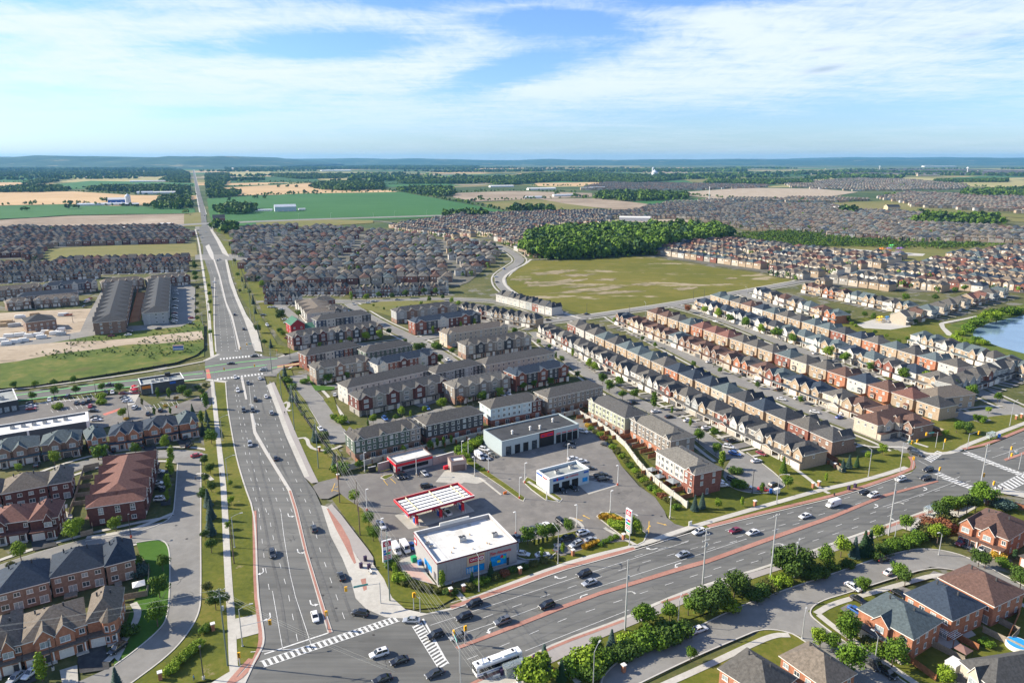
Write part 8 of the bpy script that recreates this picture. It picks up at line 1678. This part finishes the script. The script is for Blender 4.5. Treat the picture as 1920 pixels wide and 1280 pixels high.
# people
def person(px,py,deg,top_c,leg_c,label,z=.14,step=.18,h=1.72):
    x,y=G(px,py); ro=empty('person',(x,y,z),R(deg)); ro.name='person'; tag(ro,label,'person')
    V=[(0,0,.95),(0,0,1.15),(0,0,1.4),(0,0,1.5),(0,0,1.6),(.02,0,1.70), (0,.17,1.40),(0,.24,1.12),(.1,.24,.88),(0,-.17,1.40),(-.02,-.24,1.12),(.06,-.25,.88),(0,.09,.9),(step,.10,.5),(step*.6,.10,.06),(step*.6+.16,.11,.04),(0,-.09,.9),(-step*.3,-.10,.5),(-step,-.10,.08),(-step+.16,-.10,.04)]
    E=[(0,1),(1,2),(2,3),(3,4),(4,5),(2,6),(6,7),(7,8),(2,9),(9,10),(10,11),(0,12),(12,13),(13,14),(14,15),(0,16),(16,17),(17,18),(18,19)]
    Rr=[.15,.145,.16,.06,.10,.09,.07,.05,.035,.07,.05,.035,.10,.07,.05,.045,.10,.07,.05,.045]
    me=bpy.data.meshes.new('body'); me.from_pydata([(a,b,c*h/1.78) for a,b,c in V],E,[]); o=bpy.data.objects.new('body',me); COL.objects.link(o); md=o.modifiers.new('s','SKIN'); 
    for i,sv in enumerate(me.skin_vertices[0].data): sv.radius=(Rr[i],Rr[i])
    me.skin_vertices[0].data[0].use_root=True
    o.modifiers.new('d','SUBSURF').levels=1; dg=bpy.context.evaluated_depsgraph_get(); m2=bpy.data.meshes.new_from_object(o.evaluated_get(dg)); bpy.data.objects.remove(o)
    sk=mat('skin',(.45,.28,.2),.6); m2.materials.clear()
    for q in (mat('cloth_'+top_c,PC[top_c],.8),mat('cloth_'+leg_c,PC[leg_c],.8),sk,mat('hair_dark',(.03,.02,.015),.7)): m2.materials.append(q)
    for p in m2.polygons:
        zc=p.center.z*1.78/h; p.material_index=2 if (zc>1.47 or (abs(p.center.y)>.2 and zc<1.0)) else (0 if zc>.95 else 1); p.use_smooth=True
    put(m2,'body',ro); b=MB(); b.tube((-.015,0,1.62*h/1.78),(-.02,0,1.80*h/1.78),.105,8,r2=.06); b.build('hair',[mat('hair_dark',(.03,.02,.015),.7)],ro); return ro
PC={'black':(.02,.02,.022),'blue':(.03,.18,.42),'navy':(.02,.03,.08),'grey':(.25,.25,.26),'white':(.7,.7,.7),'red':(.5,.05,.05),'tan':(.45,.35,.25),'orange':(.7,.22,.03)}
for px,py,d,a,c,l in ((849,1099,300,'black','black','person in black walking beside the store wall'),(364,1276,20,'blue','navy','person in blue walking on the lower left sidewalk'),(534,777,110,'black','grey','person in black on the bike path right of the north road'),(414,893,290,'navy','black','person in dark clothes on the left sidewalk'),(1087,1013,0,'black','navy','person standing between parked cars in the lot'),(782,895,20,'tan','tan','person in tan by the lamp post at the car wash'),(787,894,200,'black','black','person in black by the lamp post at the car wash'),
    (974,1264,0,'blue','white','person in pale blue waiting at the bus shelter'),(449,1244,90,'tan','grey','person in tan waiting at the lower left crossing'),(367,901,0,'black','black','person crossing the loop street'),(1868,917,30,'black','navy','person in dark clothes at the far junction kerb'),(1878,921,30,'navy','black','person in navy right of the far junction kerb'),(1076,866,0,'black','black','person in black near cars behind the oil shop'),(696,1062,0,'white','grey','person in white sitting area by the corner plaza bench')): person(px,py,d,a,c,l)
# construction site materials, playgrounds, billboard
rs=random.Random(4)
k=0
for px,py,L,c in ((4,640,7,'w'),(18,632,7,'w'),(30,643,6,'w'),(38,630,7,'w'),(45,640,6,'w'),(55,632,6,'w'),(62,628,6,'t'),(72,630,6,'w'),(78,634,6,'w'),(86,625,6,'w'),(95,626,6,'t'),(104,627,7,'w'),(12,646,6,'w'),(115,628,6,'d'),(120,592,8,'w'),(14,606,9,'t'),(28,612,8,'d'),(6,612,7,'t'),(38,596,7,'w'),(66,592,7,'t')):
    x,y=G(px,py); r=empty('material_pallet',(x,y,.05),R(20+rs.uniform(-15,15))); tag(r,'%s wrapped stack of building material, %s stack listed on the site'%({'w':'white','t':'tan','d':'dark'}[c],ORD[k]) if False else '%s stack of building material, one of several at the left building site'%{'w':'white','t':'tan','d':'dark'}[c],'building material','%s building material stacks on the left site'%{'w':'white','t':'tan','d':'dark'}[c])
    b=MB(); b.box(-L/2,L/2,-1.6,1.6,.15,1.2+rs.random()); b.box(-L/2+.4,L/2-1.2,-1.3,1.3,1.2,2.4); b.build('stack',[{'w':M_trim,'t':mat('timber',(.42,.30,.18),.8,.2,1),'d':M_unit}[c]],r); b=MB(); b.box(-L/2-.1,L/2+.1,-1.7,1.7,0,.15); b.build('pallet',[mat('timber',(.42,.30,.18),.8,.2,1)],r); k+=1
x,y=G(335,660); r=empty('billboard',(x,y,.1),R(10)); tag(r,'blue and white billboard with red stripe at the edge of the wet ground','billboard'); b=MB(); b.box(-3.2,3.2,-.12,.12,1.2,4.6); b.build('board',[M_white2],r); b=MB(); b.box(-3.1,3.1,-.17,-.12,2.6,3.7); b.build('blue_panel',[M_blue],r); b=MB(); b.box(-3.1,3.1,-.17,-.12,4.1,4.5); b.build('red_panel',[M_red],r); b=MB(); b.box(-3.1,3.1,-.17,-.12,1.3,2.0); b.build('blue_panel',[M_blue],r)
for sx in (-2.6,2.6): b=MB(); b.box(sx-.1,sx+.1,-.1,.1,0,1.2); b.build('post',[M_fence],r)
def play(px,py,label,c1,c2,s=1.0):
    x,y=G(px,py); r=empty('play_structure',(x,y,.1),R(20)); tag(r,label,'playground equipment'); m1,m2=mat('play_'+c1,{'yellow':(.75,.5,.05),'orange':(.75,.22,.03),'green':(.1,.55,.15),'purple':(.18,.1,.3),'blue':(.05,.2,.5)}[c1],.5),mat('play_'+c2,{'yellow':(.75,.5,.05),'orange':(.75,.22,.03),'green':(.1,.55,.15),'purple':(.18,.1,.3),'blue':(.05,.2,.5)}[c2],.5)
    for sx in (-2,0,2):
        for sy in (-1.2,1.2): b=MB(); b.cyl(sx*s,sy*s,0,3.2*s,.09,n=6); b.build('post',[m1],r)
    b=MB(); b.box(-2*s,2*s,-1.2*s,1.2*s,1.4*s,1.55*s); b.build('platform',[m1],r); b=MB(); 
    for x0 in (-2*s,0): b.face([(x0,-1.3*s,3.1*s),(x0+2*s,-1.3*s,3.1*s),(x0+s,0,4*s)]); b.face([(x0+2*s,-1.3*s,3.1*s),(x0+2*s,1.3*s,3.1*s),(x0+s,0,4*s)]); b.face([(x0+2*s,1.3*s,3.1*s),(x0,1.3*s,3.1*s),(x0+s,0,4*s)]); b.face([(x0,1.3*s,3.1*s),(x0,-1.3*s,3.1*s),(x0+s,0,4*s)])
    b.build('roof',[m2],r); b=MB(); b.face([(2*s,-.4*s,1.5*s),(5*s,-.4*s,.2),(5*s,.4*s,.2),(2*s,.4*s,1.5*s)]); b.build('slide',[m2],r)
play(1650,604,'yellow play structure on the round playground','yellow','yellow',1.2); play(1663,600,'small blue play structure right of the yellow one','blue','blue',.8); play(1652,475,'orange play structure in the upper park','orange','orange',1.8); play(1666,474,'orange and purple play structure in the upper park','orange','purple',1.8); play(1686,476,'purple-roofed shelter in the upper park','purple','purple',2.2); play(1671,467,'green-roofed play structure behind the upper park shelter','green','green',1.6)
# umbrellas by the restaurant
for px,py,l in ((253,731,'dark red patio umbrella left of the restaurant'),(254,737,'light red patio umbrella left of the restaurant')):
    x,y=G(px,py); r=empty('patio_umbrella',(x,y,.1)); tag(r,l,'umbrella','patio umbrellas'); b=MB(); b.cyl(0,0,0,2.4,.04,n=6); b.build('pole',[M_trim],r); b=MB(); b.cyl(0,0,2.2,2.9,1.7,.05,n=8); b.build('canopy',[M_red],r)
# worn earth on the meadow
rp=random.Random(12); M_worn=ground_mat('worn_earth',[(.10,.105,.03),(.24,.20,.12),(.36,.29,.20)],.05,.12,streak=(R(20),1,2.5))
for px,py,L,W_ in ((978,524,14,6),(1000,530,14,5),(1030,512,26,7),(1055,508,22,6),(1060,527,26,7),(1085,516,22,6),(1020,534,22,5),(1085,537,20,5),(1100,545,44,5),(1130,540,40,4),(1148,548,24,4),(1140,524,14,5),(1205,532,14,4),(1290,541,16,5),(1175,548,20,3),(1216,534,12,3),(1370,522,10,3)):
    x,y=G(px,py); n=22; P=[]; a=R(25)
    for k in range(n):
        t=2*math.pi*k/n; q=(.45+.75*rp.random()); u_,v_=L*q*math.cos(t),W_*1.6*q*math.sin(t); P.append((x+u_*math.cos(a)-v_*math.sin(a),y+u_*math.sin(a)+v_*math.cos(a)))
    sheet('worn_earth',P,.11,M_worn,px=False)
